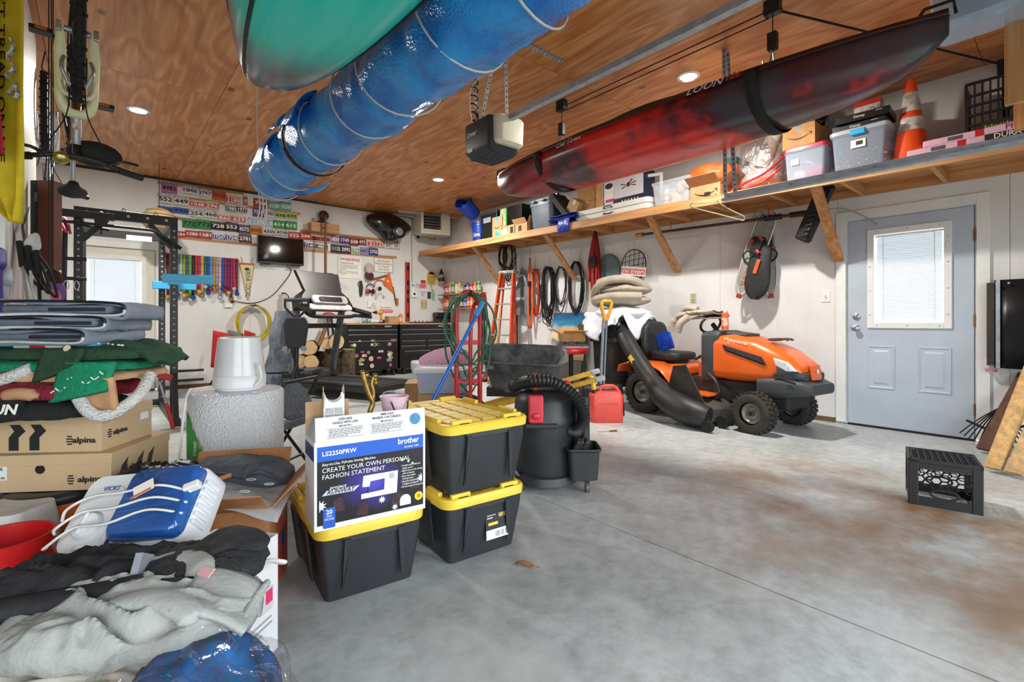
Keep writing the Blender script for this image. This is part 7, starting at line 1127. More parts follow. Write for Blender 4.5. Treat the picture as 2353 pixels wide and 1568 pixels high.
for x,z in ((-.1,.16),(.22,.2),(.39,.35),(-.3,.26)): MB().prism([(x*w-.022,z*h-.02),(x*w+.02,z*h-.025),(x*w+.024,z*h+.012),(x*w+.004,z*h+.03),(x*w-.02,z*h+.015)],.0006,TR((0,Y1+.0007,0))).build('printed_camera',C((24,20,26),.4,mix=(70,34,44),s=40),t)
MB().prism(rrect(.042,.072,.006),.001,TR((-w*.38,Y1,h*.135))).build('printed_badge',C((30,90,190),.4,n=0),t); text('20',t,(-w*.38,Y1-.001,h*.2),.016,paper,bold=.03); text('STITCH\nFUNCTIONS',t,(-w*.38,Y1-.001,h*.135),.0075,paper,.032); MB().lathe([(.001,0),(.017,0),(.017,.001)],20,TR((w*.43,Y1,h*.18),(90,0,0))).build('printed_badge',C((226,196,40),.4,n=0),t); text('25',t,(w*.43,Y1-.0016,h*.18),.01,ink); MB().prism([(w*.3+.022*math.cos(a_),h*.16+.022*math.sin(a_)) for a_ in [PI*i/10 for i in range(11)]]+[(w*.3-.022,h*.1),(w*.3+.022,h*.1)],.001,TR((0,Y1,0))).build('printed_badge',C((214,226,238),.4,n=0),t)
plate(t,'printed_band',d*.9,h*.16,(-w/2-.0008,0,h*.86),C((40,70,130),.4,n=.2,s=30),(0,0,90))
BX = Matrix.Translation((a+b)/2+n*d/2) @ Euler((0,0,R(an))).to_matrix().to_4x4(); zt = HL+h
def onbx(x,y,z=0): return BX @ Vector((x,y,h+z))
# things on the sewing box
t = thing('milk_carton','white printed carton with cut-out handles on the sewing box','carton',onbx(-.115,.04,.001),an-8); MB().box((0,0,.055),(.075,.06,.11)).build('body',bxw,t,bev=.002); arc = [(.03*math.cos(PI+PI*i/10),.15+.03*math.sin(PI+PI*i/10)) for i in range(11)]
for y in (-.026,.026): MB().prism([(-.0375,.11),(.0375,.11),(.037,.15)]+list(reversed(arc))+[(-.037,.15)],.003,TR((0,y,0))).build('side_flap',bxw,t)
for s_,an_ in ((-1,-32),(1,24)): o = MB().prism([(-.03,0),(.03,0),(.03,.065),(.012,.07),(.012,.03),(-.012,.03),(-.012,.07),(-.03,.065)],.003).build('end_flap',C((206,180,150),.7),t); o.location = (s_*.037,0,.11); o.rotation_euler = (0,R(an_),R(90))
for x,z in ((-.016,.09),(.016,.09),(-.016,.065),(.016,.065)): plate(t,'printed_diagram',.028,.02,(x,-.0308,z),C((206,208,210),.6,n=.2,s=90))
lines(t,(0,-.0306,.022),.06,6,.006)
t = thing('serving_dish','oval white dish with dark ribbed edge on the sewing box','dish',onbx(.03,.05,.001),an+4); MB().lathe([(.001,0),(.07,0),(.1,.022),(.104,.024),(.096,.02),(.066,.006),(.001,.005)],40,sy=.6).build('dish',C((206,210,206),.3,n=.05),t,50); rb = MB()
for i in range(60): a_ = 2*PI*i/60; rb.tube([(.073*math.cos(a_),.073*.6*math.sin(a_),.001),(.101*math.cos(a_),.101*.6*math.sin(a_),.021)],.0022,4)
rb.build('ribbed_edge',C((96,84,66),.4,.4),t)['kind'] = 'stuff'
t = thing('gold_branch','golden twig ornament standing in the oval dish','ornament',onbx(.035,.05,.008),an); gd = C((170,140,72),.3,.8,n=.25,s=30)
MB().tube(spline([(.0,0,0),(-.008,0,.05),(.004,0,.09),(-.012,0,.13),(-.03,0,.19),(-.035,0,.215)],5),[.018]+[.011]*25,8).build('stem',gd,t,60); MB().tube(spline([(.002,0,.09),(.008,.0,.13),(.0,0,.17),(.012,0,.2),(.016,0,.17)],5),.008,8).build('side_twig',gd,t,60)
for x,z in ((-.035,.215),(-.02,.205),(.014,.2),(.016,.172)): MB().ball((x,0,z),.012,8,6).build('bud',gd,t,60)
t = thing('pink_bucket','pale pink embossed bucket with brown strap handle','bucket',onbx(.135,.07,.001),an); pk_ = C((232,200,214),.45,n=.04); n_ = 40; rg = []
for j in range(17):
    f_ = j/16; r_ = .036+.02*f_; rg.append([(r_*(1+.025*math.cos(k*PI/2+(PI if j % 4 > 1 else 0))*(1 if 0 < j < 15 else 0))*math.cos(2*PI*k/n_),r_*(1+.025*math.cos(k*PI/2+(PI if j % 4 > 1 else 0))*(1 if 0 < j < 15 else 0))*math.sin(2*PI*k/n_),.11*f_) for k in range(n_)])
rg += [[(r_*math.cos(2*PI*k/n_),r_*math.sin(2*PI*k/n_),z) for k in range(n_)] for r_,z in ((.06,.112),(.06,.117),(.054,.115),(.034,.004))]; MB().rings(rg).build('body',pk_,t,50)
MB().tube(spline([(-.03,-.05,.1),(-.015,-.064,.06),(.015,-.066,.05),(.035,-.056,.07),(.045,-.04,.1)],6),.006,6,flat=(1,.4)).build('strap_handle',C((70,58,56),.6),t,60)
for x,y in ((-.03,-.051),(.045,-.04)): MB().ball((x,y,.1),.005,8,6).build('rivet',steel,t)
MB().tube(spline([(-.04,.05,.1),(-.02,.06,.125),(.02,.06,.125),(.04,.05,.1)],5),.003,6).build('rear_handle',C((150,140,140),.5),t,60)
# shop vacuum
a = fl(1252,1112); t = thing('shop_vacuum','black and red wet-dry shop vacuum with ribbed hose','vacuum',(a.x+.02,a.y+.03,0),IP); vk = C((48,50,52),.5,n=.2,s=6)
MB().lathe([(.001,.05),(.17,.05),(.185,.08),(.19,.38),(.195,.40)],36).build('tank',vk,t,50); MB().lathe([(.2,.40),(.2,.43),(.19,.45),(.185,.53),(.15,.58),(.1,.60),(.001,.60)],36).build('power_head',C((40,42,44),.45,n=.12),t,50); MB().lathe([(.2,.03),(.22,.035),(.21,.08),(.18,.09)],36,caps=False).build('skirt',vk,t,50)
MB().prism(rrect(.09,.17,.015),.05,TR((-.06,-.18,.5))).build('red_latch',C((222,50,62),.4),t,bev=.01); MB().ball((-.06,-.2,.46),.03,12,8,(1.1,.5,.8)).build('latch_boss',C((222,50,62),.4),t,60); MB().box((-.03,-.19,.40),(.2,.05,.03)).build('front_lip',vk,t,bev=.01)
hp = spline([(-.2,.06,.60),(-.1,-.1,.66),(.05,-.16,.66),(.18,-.18,.57),(.235,-.17,.45),(.2,-.15,.37),(.17,-.1,.35)],14); MB().tube(hp,[.030+(.008 if i % 2 else 0) for i in range(len(hp))],12).build('hose',C((38,39,40),.45),t,60)
MB().rings([[(x+.23,y-.1,z) for x,y in rrect(.2*s_,.22*s_,.03)] for z,s_ in ((.07,.86),(.24,.96),(.25,1.06),(.262,1.06),(.262,.98),(.1,.84))]).build('tool_caddy',C((44,46,48),.5,n=.1),t,40)
for x,y,hh in ((.205,-.06,.58),(.25,-.11,.56)): MB().cyl((x,y,.1),(x,y,hh),.027,n=16).build('wand',C((38,40,42),.45),t,40)
for x in (.18,.2,.23): MB().box((x,-.14,.25),(.025,.05,.14),TR(rot=(20,25,0))).build('crevice_tool',C((60,62,64),.5),t,bev=.008)
for x,y in ((.25,-.19),(.28,.0),(-.14,-.14),(-.1,.15)): MB().cyl((x-.012,y,.03),(x+.012,y,.03),.03,n=14).build('caster',C((90,88,84),.5),t,40)
for k in range(4): MB().tube(spline([(-.15+.02*k,-.06,.61+.008*k),(0,-.1+.03*k,.63),(.14,-.05,.62+.006*k),(.1,.08,.62),(-.1,.06,.62)],5,True),.006,5,closed=True).build('power_cord',rubber,t,60)
MB().tube(spline([(-.12,.0,.6),(-.06,-.02,.66),(.06,-.02,.66),(.12,0,.6)],5),.02,10).build('carry_handle',C((90,94,98),.5),t,60); MB().ball((.13,-.05,.64),.03,10,6,(1.4,.8,.6)).build('red_plug',C((220,50,60),.4),t,60); MB().cyl((-.06,-.05,.6),(-.06,-.07,.7),.02,n=10).build('knob',C((220,60,56),.4),t,40)
# wheelbarrow
q = dpz(1200,800,4.3); t = thing('wheelbarrow','black plastic tub wheelbarrow with yellow handles','wheelbarrow',q,-46); tb = C((42,44,46),.55,n=.25,s=9,mix=(96,98,98))
rg = []
for z,sx,sy,ox in ((.46,.22,.17,-.02),(.5,.25,.2,-.01),(.77,.36,.30,.02),(.78,.385,.325,.02),(.765,.385,.325,.02),(.76,.35,.295,.02),(.5,.23,.185,-.01)): rg.append([(x*sx*2+ox,y*sy*2*(.8+.2*(x+.5)),z-.03+(.13*y-.03*x if z > .7 else .02*y)) for x,y in rrect(1,1,.22)])
MB().rings(rg).build('tub',tb,t,50); text('VULCAN',t,(-.28,-.235,.64),.035,C((150,152,152),.5,n=0),.13,rot=(72,0,-28)); yh = C((226,176,46),.5)
for s_ in (-1,1): MB().bar((-.45,s_*.12,.24),(.62,s_*.27,.55),.045,.04).build('handle',yh,t,bev=.006); MB().bar((.62,s_*.27,.55),(.70,s_*.28,.573),.05,.045).build('grip_cap',C((190,192,192),.4),t,bev=.012); MB().tube([(.1,s_*.2,.4),(.16,s_*.22,.02),(.34,s_*.24,.02),(.3,s_*.23,.46)],.014,8).build('leg',metal_k,t,60)
MB().lathe([(.1,-.045),(.17,-.05),(.19,-.02),(.19,.02),(.17,.05),(.1,.045)],28,TR((-.5,0,.19),(90,0,0)),caps=False).build('wheel',rubber,t,50); MB().cyl((-.5,-.05,.19),(-.5,.05,.19),.1,n=20).build('wheel_rim',yh,t,40); MB().b2((-.3,-.13,.38),(.3,.13,.46)).build('tub_support',metal_k,t)
# hand truck with a garden hose, blue pole
q = dpz(1076,880,3.75); t = thing('hand_truck','red tubular hand truck standing behind the yellow-lidded tote','hand truck',q,-30); rd_ = C((212,44,46),.4,n=.1)
MB().tube(spline([(-.09,0,.12),(-.09,0,.7),(-.09,0,1.12),(-.06,.0,1.22),(0,0,1.26),(.06,0,1.22),(.09,0,1.12),(.09,0,.7),(.09,0,.12)],6),.019,10).build('frame',rd_,t,60); MB().tube(spline([(.02,.0,.1),(.02,.0,1.0),(.08,.08,1.2),(.14,.16,1.25),(.16,.2,1.15)],6),.016,10).build('centre_tube',rd_,t,60)
for z in (.2,.55,.85): MB().b2((-.09,-.012,z),(.09,.012,z+.035)).build('cross_bar',rd_,t)
MB().b2((-.2,-.24,.02),(.2,.0,.03)).build('toe_plate',rd_,t)
for s_ in (-1,1): MB().lathe([(.06,-.03),(.11,-.03),(.12,0),(.11,.03),(.06,.03)],22,TR((s_*.2,.06,.12),(0,90,0)),caps=False).build('wheel',rubber,t,50); MB().cyl((s_*.17,.06,.12),(s_*.23,.06,.12),.062,n=18).build('wheel_hub',C((200,200,200),.4),t,40)
MB().cyl((-.2,.06,.12),(.2,.06,.12),.012,n=8).build('axle',steel,t); MB().tube([(0,0,.14),(0,.06,.12)],.02,8).build('axle_bracket',rd_,t)
e = coil('garden_hose','green garden hose looped over the red hand truck',q+Vector((-.01,-.03,.93)),-30,.17,.31,8,.0075,C((48,110,84),.45),.14,21,.1,cat='hose',wob=.16)
a0,b0 = dp(1008,893,3.3),dp(1106,702,3.55); bot = a0+(b0-a0)*(-a0.z/(b0.z-a0.z)); t = thing('blue_pole','blue aluminium pole leaning on the hand truck','pole',(bot.x,bot.y,0),0); v = b0-bot; MB().cyl((0,0,0),v,.014,n=12).build('tube',C((40,108,206),.35,.2),t,40); MB().cyl(v*.93,v*1.02,.02,n=10).build('collar',C((60,150,220),.4),t,40); MB().cyl((0,0,0),v*.03,.018,n=10).build('end_cap',rubber,t,40)
# tubs, bin and boxes behind
q = dpz(1020,860,4.75); ct_ = carton('plain cardboard box under the clear lidded tub',q,-36,.46,.34,.34); t = clear_tote('clear lidded tub behind the red hand truck',q+Vector((0,0,.345)),-36,.52,.38,.22,C((226,230,236),.3,n=0,a=.85),C((190,200,220),.2,n=0,a=.5)); blob(t,'contents',C((120,150,200),.6,mix=(220,220,225),s=6),(.2,.13,.08),7,.2,c=(0,0,.09),flat=.1)
q = dpz(970,820,7.4); t = thing('waste_bin','white waste bin with clear liner in front of the tool chests','bin',q,0); MB().lathe([(.001,0),(.13,0),(.165,.40),(.155,.40),(.12,.01)],28).build('bin',C((196,202,208),.4),t,40); rg = [[(r_*(1+.04*mn.noise(Vector((math.cos(a_)*4,math.sin(a_)*4,z*9))))*math.cos(a_),r_*math.sin(a_),z) for a_ in [2*PI*k/30 for k in range(30)]] for r_,z in ((.165,.3),(.172,.36),(.172,.41),(.16,.43),(.15,.38))]; MB().rings(rg,caps=False).build('liner',C((225,228,230),.25,n=0,a=.6),t,60)
q = dpz(1025,850,7.0); pail('dark blue bucket beside the white waste bin',q,(0,0,0),(24,50,140),.16,.36); 
q = dpz(985,875,5.6); t = carton('flat brown carton lying behind the pink bucket',q,-34,.5,.4,.34,C((176,138,96),.75)); plate(t,'printed_band',.5,.05,(0,-.201,.03),C((40,100,180),.5,n=0))
q = dpz(1035,830,5.0); t = thing('pink_sled','pale pink spotted board leaning behind the hand truck','board',q,-38); MB().prism([(.28*math.cos(a_)-.05,.14*math.sin(a_)*(1+.3*math.cos(a_))+.62) for a_ in [2*PI*i/28 for i in range(28)]],.02).build('board',C((232,178,204),.5,n=.04),t,bev=.006); MB().b2((-.03,.012,0),(.03,.05,.62)).build('prop',C((120,110,110),.6),t)
for k in range(12): MB().cyl((-.25+.04*k,-.012,.58+.05*math.sin(k*2.3)),(-.25+.04*k,-.0102,.58+.05*math.sin(k*2.3)),.008,n=8).build('printed_spot',C((190,110,150),.5,n=0),t)
# red stool with shoes and a box
q = dpz(1312,800,6.2); t = thing('bar_stool','red-topped stool holding shoes beside the picture','stool',q,IP); MB().lathe([(.001,.62),(.2,.62),(.22,.64),(.22,.67),(.2,.69),(.001,.69)],28).build('seat',C((196,34,36),.35),t,50); MB().cyl((0,0,.03),(0,0,.62),.03,n=14).build('column',C((40,40,42),.3,.6),t,40); MB().lathe([(.001,0),(.2,0),(.2,.012),(.05,.03),(.001,.035)],26).build('base',metal_k,t,40)
for k in range(2): s_ = thing('shoe',['grey running shoe on the red stool, nearer the mower','grey running shoe on the red stool, nearer the picture'][k],'shoe',q+Vector((.07-.13*k,-.05+.1*k,.692)),-35+k*12); MB().rings([[(x,w_*math.cos(a_),z0+hh*max(math.sin(a_),-.3)) for a_ in [2*PI*i/14 for i in range(14)]] for x,w_,hh,z0 in ((-.13,.01,.01,.02),(-.12,.035,.06,.02),(-.04,.04,.07,.02),(.05,.045,.045,.02),(.12,.04,.03,.02),(.145,.01,.012,.02))]).build('upper',C((140,144,150),.8,mix=(70,74,80),s=20),s_,60); MB().prism(rrect(.29,.085,.04),.02,TR((.005,0,.01),(90,0,0))).build('sole',paper,s_)
sb_ = carton('open cardboard tray on top of the shoes on the red stool',q+Vector((.01,.0,.775)),IP+8,.3,.24,.1,C((206,160,104),.75),flaps=70)
# wood debris, leaf
t = thing('dry_leaf','curled brown dry leaf lying on the concrete floor','leaf',fl(1208,1303),-55); MB().grid(8,4,lambda a_,b_: ((a_-.5)*.085,(b_-.5)*.03*math.sin(a_*PI*.95+.1)**.7,.004+.010*abs(b_-.5)*2+.006*math.sin(a_*5))).build('blade',C((176,122,72),.8,n=.2),t,60,sol=.001); MB().tube([(.042,0,.006),(.06,.004,.003)],.0012,5).build('stalk',C((110,74,44),.8),t)
t = thing('dry_leaf','small brown twig and leaf near the fuel can','leaf',fl(1410,992),-20); MB().grid(6,3,lambda a_,b_: ((a_-.5)*.08,(b_-.5)*.035,.004+.012*abs(b_-.5))).build('blade',C((120,84,54),.8,n=.2),t,60,sol=.001); MB().tube([(-.04,0,.006),(-.16,.02,.004)],.002,5).build('stalk',C((110,74,44),.8),t)
t = thing('stick_bundle','loose heap of grey sticks beside the stool and mower','sticks',dpz(1320,860,5.6),0); rr = random.Random(8)
for k in range(16): a_ = rr.uniform(0,PI); MB().tube([(-.3*math.cos(a_),-.2*math.sin(a_),.02+rr.random()*.1),(.3*math.cos(a_),.2*math.sin(a_),.03+rr.random()*.22)],.008,5).build('stick',C((92,80,66),.9),t,60)
# black milk crate, upside down
a,b = fl(2088,1157),fl(2260,1187); m_ = (a+b)/2; an = math.degrees(math.atan2(b.y-a.y,b.x-a.x)); w = .31; n = Vector((-math.sin(R(an)),math.cos(R(an)),0)); t = thing('milk_crate','black plastic milk crate standing upside down on the floor','crate',m_+n*w/2,an); ck = C((22,23,25),.45,n=.1); H_ = .255
for x in (-1,1):
    for y in (-1,1): MB().b2((x*w/2-x*.045,y*w/2-y*.045,0),(x*w/2,y*w/2,H_)).build('corner_post',ck,t,bev=.004)
for an_ in (0,90,180,270):
    T = TR(rot=(0,0,an_))
    for z0,z1 in ((0,.05),(.205,H_-.012)): MB().add([(x,y,z) for z in (z0,z1) for x,y in ((-w/2+.04,-w/2+.003),(w/2-.04,-w/2+.003),(w/2-.04,-w/2+.012),(-w/2+.04,-w/2+.012))],BOXF,T).build('side_band',ck,t)
    MB().tube([tuple(T @ Vector((.06*math.cos(a_),-w/2+.004,.075+.026*math.sin(a_)))) for a_ in [2*PI*i/18 for i in range(18)]],.006,5,closed=True).build('hand_hole',ck,t,60)
    for i in range(7):
        for j in range(3):
            cx_,cz_ = -.105+i*.035,.112+j*.036+(.018 if i % 2 else 0)
            if abs(cx_) < .06 and cz_ < .11: continue
            if cz_ > .2: continue
            MB().tube([tuple(T @ Vector((cx_+.021*math.cos(a_),-w/2+.007,cz_+.019*math.sin(a_)))) for a_ in [2*PI*q_/6 for q_ in range(6)]],.0028,4,closed=True).build('hexagon_web',ck,t)
for i in range(10): x = -w/2+.02+i*(w-.04)/9; MB().b2((x-.0025,-w/2+.012,H_-.014),(x+.0025,w/2-.012,H_)).build('bottom_bar',ck,t); MB().b2((-w/2+.012,x-.0025,H_-.013),(w/2-.012,x+.0025,H_-.001)).build('bottom_bar',ck,t)
for p_,q_ in (((-w/2,-w/2),(w/2,-w/2+.014)),((-w/2,w/2-.014),(w/2,w/2)),((-w/2,-w/2),(-w/2+.014,w/2)),((w/2-.014,-w/2),(w/2,w/2))): MB().b2((*p_,H_-.018),(*q_,H_+.004)).build('bottom_rim',ck,t,bev=.003)
# ================================================================ foreground heap at the left
def cloth(par,name,mat,w,d,h,seed=0,fold=.015,fx=3.,fy=11.,z0=0,n=64,m=44,edge=.45,tilt=0,p=3.2,sol=.006):
    """soft garment layer: rounded outline, raised middle, creased by stretched ridged noise"""
    def fn(a,b):
        x,y = a*2-1,b*2-1; r_ = (abs(x)**p+abs(y)**p)**(1/p); mx_ = max(abs(x),abs(y),1e-6); k = mx_/max(r_,1e-6)
        X,Y = x*k,y*k; q = 1+.09*mn.noise(Vector((X*1.7,Y*1.7,seed))); rr_ = min(mx_,1)
        v = Vector((X*fx*.5+Y*fy*.12+seed,Y*fy*.32-X*.8,seed*.7)); v += Vector((mn.noise(v*.7),mn.noise(v*.7+Vector((5,1,2))),0))*.9
        rid = (1-abs(mn.noise(v))*2.2)*.7+.5*(1-abs(mn.noise(v*2.1+Vector((9,2,1))))*2)*.5
        zz = h*(1-rr_**4*(1-edge)) if rr_ < .999 else h*edge*.0
        return (X*w/2*q,Y*d/2*q,z0+max(zz+fold*rid*(1-.55*rr_**6)+tilt*X,0 if rr_ < .999 else -.0))
    return MB().grid(n,m,fn).build(name,mat,par,80,sol=sol)
def TP(r,n): return [r*min(1,.15+.28*min(i,n-1-i)) for i in range(n)]
# stack of boxes on an orange steel pail
q = dpz(128,1120,1.93); t = thing('steel_pail','orange steel pail with dark lid carrying the boot boxes','pail',q,IP); om = C((232,112,40),.4,n=.06)
MB().lathe([(.001,0),(.138,0),(.142,.01),(.142,.12),(.147,.125),(.147,.135),(.142,.14),(.142,.25),(.147,.255),(.147,.265),(.142,.27),(.145,.345),(.001,.345)],40).build('body',om,t,40); MB().lathe([(.152,.335),(.156,.345),(.156,.36),(.148,.372),(.12,.376),(.001,.37)],40).build('lid',C((40,42,44),.4),t,50)
MB().rings([[(.1435*math.cos(a_),.1435*math.sin(a_),z) for z in (.03,.23)] for a_ in [R(215+6*i) for i in range(14)]],closed=False,caps=False).build('label',C((84,20,22),.4,mix=(50,14,20),s=10),t,60,sol=.001)
for s_,c_ in (('I',-26),('N',-14),('E',8)): text(s_,t,(.1455*math.sin(R(c_-6)),-.1455*math.cos(R(c_-6)),.19),.05,paper,rot=(90,0,c_-6),bold=.04)
MB().tube(spline([(.145,-.02,.3),(.17,-.08,.26),(.16,-.1,.2),(.15,-.08,.17),(.146,-.05,.18)],5),.004,6).build('bail',steel,t,60)
ZB = .377; tan = C((206,178,140),.75,n=.04,s=4); cc = dpz(255,1115,1.885); rzb = -34
def boot_box(lab,corner,rz,w,d,h,z):
    a_ = R(rz); ux,uy = Vector((math.cos(a_),math.sin(a_),0)),Vector((-math.sin(a_),math.cos(a_),0)); t = thing('boot_box',lab,'box',corner-ux*w/2+uy*d/2+Vector((0,0,z)),rz,'tan boot boxes'); MB().box((0,0,h/2),(w,d,h)).build('body',tan,t,bev=.002)
    MB().box((0,0,h*.86),(w+.006,d+.006,h*.3)).build('lid',tan,t,bev=.002)
    text('alpina',t,(w*.34,-d/2-.0045,h*.3),.022,ink,.085,bold=.03); text('alpina',t,(w/2+.0045,-.05,h*.4),.02,ink,.08,rot=(90,0,90),bold=.03)
    for i in range(4): MB().box((w*.19,-d/2-.001,h*.3-.015+.01*i),(.026-.006*abs(i-1.5),.001,.005)).build('printed_emblem',ink,t); MB().box((w/2+.001,-.105,h*.4-.013+.009*i),(.001,.024-.006*abs(i-1.5),.005)).build('printed_emblem',ink,t)
    return t
bA = boot_box('lower tan boot box with round finger hole on the pail',cc,rzb,.46,.38,.14,ZB); MB().cyl((-.02,-.19,.085),(-.02,-.1915,.085),.017,n=20).build('finger_hole',C((40,22,16),.9),bA); plate(bA,'label',.1,.075,(-.185,-.1905,.085),paper); plate(bA,'label',.1,.016,(-.185,-.191,.112),C((226,130,160),.5,n=0)); text('5004-2K',bA,(-.175,-.1915,.09),.012,ink); text('$99.99',bA,(-.16,-.1915,.055),.01,ink); text('||||||||',bA,(-.2,-.1915,.055),.016,ink)
for sx in (.03,.13,.2): MB().prism([(sx-.18,.02),(sx-.14,.04),(sx-.12,.1),(sx-.16,.075)],.001,TR((.2305,.0,0),(0,0,90))).build('printed_chevron',C((70,62,54),.6,n=0),bA)
bB = boot_box('upper tan boot box with black chevron print',dpz(232,1085,1.9),rzb-2,.37,.30,.155,ZB+.142)
for x in (-.15,-.075): MB().prism([(x,.01),(x+.035,.01),(x+.035,.06),(x+.06,.085),(x+.035,.115),(x+.06,.15),(x+.02,.15),(x,.115),(x+.02,.085),(x,.06)],.001,TR((0,-.151,0))).build('printed_chevron',ink,bB)
plate(bB,'label',.05,.06,(.1855,.1,.11),paper,(0,0,90))
# clothes on the boxes
cz = ZB+.142+.157; cq = dpz(175,900,1.98); knit = dict(b=.5,bs=160)
def garment(name,lab,cat,loc,rz,*a_,**k): t = thing(name,lab,cat,loc,rz); o = cloth(t,'body',*a_,**k); return t
t = garment('black_sweater','black knitted sweater with white emblem at the bottom of the clothes pile','sweater',cq+Vector((-.07,-.05,cz)),IP,C((34,36,38),.95,n=.15,s=60,**knit),.5,.36,.06,2,fold=.012)
MB().tube(spline([(-.3,-.12,.03),(-.2,-.2,.02),(-.05,-.2,.03),(.05,-.15,.04)],6),[.02]+[.04]*17+[.03],12).build('sleeve',C((34,36,38),.95,n=.15,s=60,**knit),t,70); text('UN',t,(.04,-.212,.045),.035,paper,.07,rot=(70,0,10),bold=.05)
cz += .066; t = garment('red_fleece','dark red fleece blanket in the clothes pile','fleece',cq+Vector((-.06,-.02,cz)),IP,C((150,32,56),.98,n=.2,s=50,b=1,bs=80),.56,.40,.06,5,fold=.014)
MB().tube(spline([(.0,-.19,.02),(.06,-.2,.03),(.12,-.19,.02)],5),[.012]+[.022]*8+[.01]*2,10).build('toggle',C((196,150,112),.8),t,60)
cz += .064; fur = C((240,238,234),.98,n=.06,s=60,b=1,bs=120); t = garment('fur_slippers','tan suede slippers with white fur trim in the clothes pile','slippers',cq+Vector((.0,.0,cz)),IP,C((206,168,126),.9),.62,.40,.035,8,fold=.008)
for pts in (((-.26,-.17,.03),(-.16,-.205,-.01),(-.06,-.2,.02),(.0,-.18,.05)),((.16,-.2,.0),(.24,-.22,-.1),(.3,-.2,-.12),(.36,-.14,-.06),(.34,-.05,.01))): MB().tube(spline(pts,8),.022,10).build('fur_trim',fur,t,70)
MB().grid(10,8,lambda a_,b_: (.18+.15*a_,-.2+.02*b_-.02*a_,.02-.12*b_)).build('slipper_sole',C((206,160,116),.85),t,60,sol=.02)
cz += .036; t = garment('green_sweater','bright green sweater with white snowflake pattern','sweater',cq+Vector((.0,.02,cz)),IP,C((20,150,108),.95,n=.12,s=60,**knit),.62,.40,.04,12,fold=.01)
MB().grid(14,12,lambda a_,b_: (.13+.2*a_,-.2-.045*b_-.015*math.sin(a_*3),.035-.13*b_*(1.1-.35*a_)+.0*a_)).build('sleeve',C((20,150,108),.95,n=.12,s=60,**knit),t,70,sol=.02)
for k in range(8): a_ = PI*k/4; MB().bar((.2,-.24,-.035),(.2+.022*math.cos(a_),-.24,-.035+.022*math.sin(a_)),.006,.004,(0,1,0)).build('snowflake_ray',paper,t)
for k in range(12): MB().box((.14+.016*k,-.251,-.062+(.004 if k % 2 else -.004)+.0005*k*k),(.016,.003,.004),TR(rot=(0,35 if k % 2 else -35,0))).build('zigzag',paper,t)
cz += .042; dgn = C((44,78,54),.95,n=.12,s=60,**knit); t = garment('dark_green_sweater','dark green dotted sweater lying on top of the pile','sweater',cq+Vector((.03,.02,cz)),IP,dgn,.66,.40,.05,15,fold=.012); rr = random.Random(2)
MB().grid(12,10,lambda a_,b_: (.02+.15*a_,-.2-.04*b_,.04-.12*b_+.06*a_*b_)).build('cuff',dgn,t,70,sol=.018); MB().grid(10,10,lambda a_,b_: (.2+.17*a_,-.12+.2*b_,.055-.075*a_*a_+.01*math.sin(b_*9))).build('sleeve',dgn,t,70,sol=.02)
for k in range(60): x,y = rr.uniform(-.28,.26),rr.uniform(-.17,.1); MB().ball((x,y,.07-.02*abs(x)/.3),.0065,6,4,(1,1,.6)).build('stitch_dot',paper,t)
for k in range(9): MB().box((-.1+.02*k,-.175,.058),(.02,.03,.008),TR(rot=(40,0,0))).build('pattern_patch',C([(214,212,206),(190,40,50),(214,212,206)][k // 3],.95),t)
MB().lathe([(.001,.004),(.012,.004),(.013,0),(.001,0)],14,TR((.11,-.205,.045),(70,0,0))).build('button',C((226,216,180),.6),t,50)
cz += .062; gj = C((128,138,152),.85,n=.08,s=8,b=.2,bs=60); t = thing('grey_jacket','folded grey-blue jacket with piped edges on top of the pile','jacket',cq+Vector((-.005,.0,cz)),IP+4)
def flatfold(par,name,mat,w,d,z,th,seed,nose=.5):
    pr = []
    for i in range(9): pr.append((-d/2+(d)*i/8,z))
    for i in range(1,6): a_ = -PI/2+PI*i/6; pr.append((d/2+th/2*math.cos(a_)*nose,z+th/2+th/2*math.sin(a_)))
    for i in range(9): pr.append((d/2-d*i/8,z+th+.006*math.sin(i*.9+seed)))
    return MB().rings([[(x,-w/2+w*k/12+.008*mn.noise(Vector((x*5,k*.5,seed))),zz+.008*mn.noise(Vector((x*6,k*.7,seed+4)))) for k in range(13)] for x,zz in pr],closed=False,caps=False).build(name,mat,par,70,sol=.012)
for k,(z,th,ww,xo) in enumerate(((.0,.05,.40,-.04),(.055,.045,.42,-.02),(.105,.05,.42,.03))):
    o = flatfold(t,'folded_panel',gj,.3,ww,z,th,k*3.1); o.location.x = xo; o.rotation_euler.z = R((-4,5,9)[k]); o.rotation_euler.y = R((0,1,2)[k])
    MB().box((xo+.005,0,z+th/2),(ww*.94,.27,th*.72)).build('inner_layer',C((112,122,136),.85,n=.1,b=.3,bs=30),t,bev=.015); MB().box((xo+ww*.2,-.002,z+th*.5),(ww*.5,.272,th*.3)).build('fold_shade',C((40,44,56),.8,n=.1),t,bev=.006)  # dark slab set into each fold as painted shade between the layers
    for zz in (z+.002,z+th): q_ = MB().tube(spline([(-ww/2,-.155,zz),(-.05,-.158,zz+.006),(ww/2-.02,-.155,zz),(ww/2+th*.3,-.155,z+th/2)],6),.0055,6).build('piping',C((26,28,36) if zz > z+.01 else (214,218,222),.6),t,60); q_.location.x = xo; q_.rotation_euler.z = R((-4,5,9)[k])
MB().box((.0,.0,-.006),(.34,.26,.01)).build('teal_lining',C((40,160,186),.8),t)
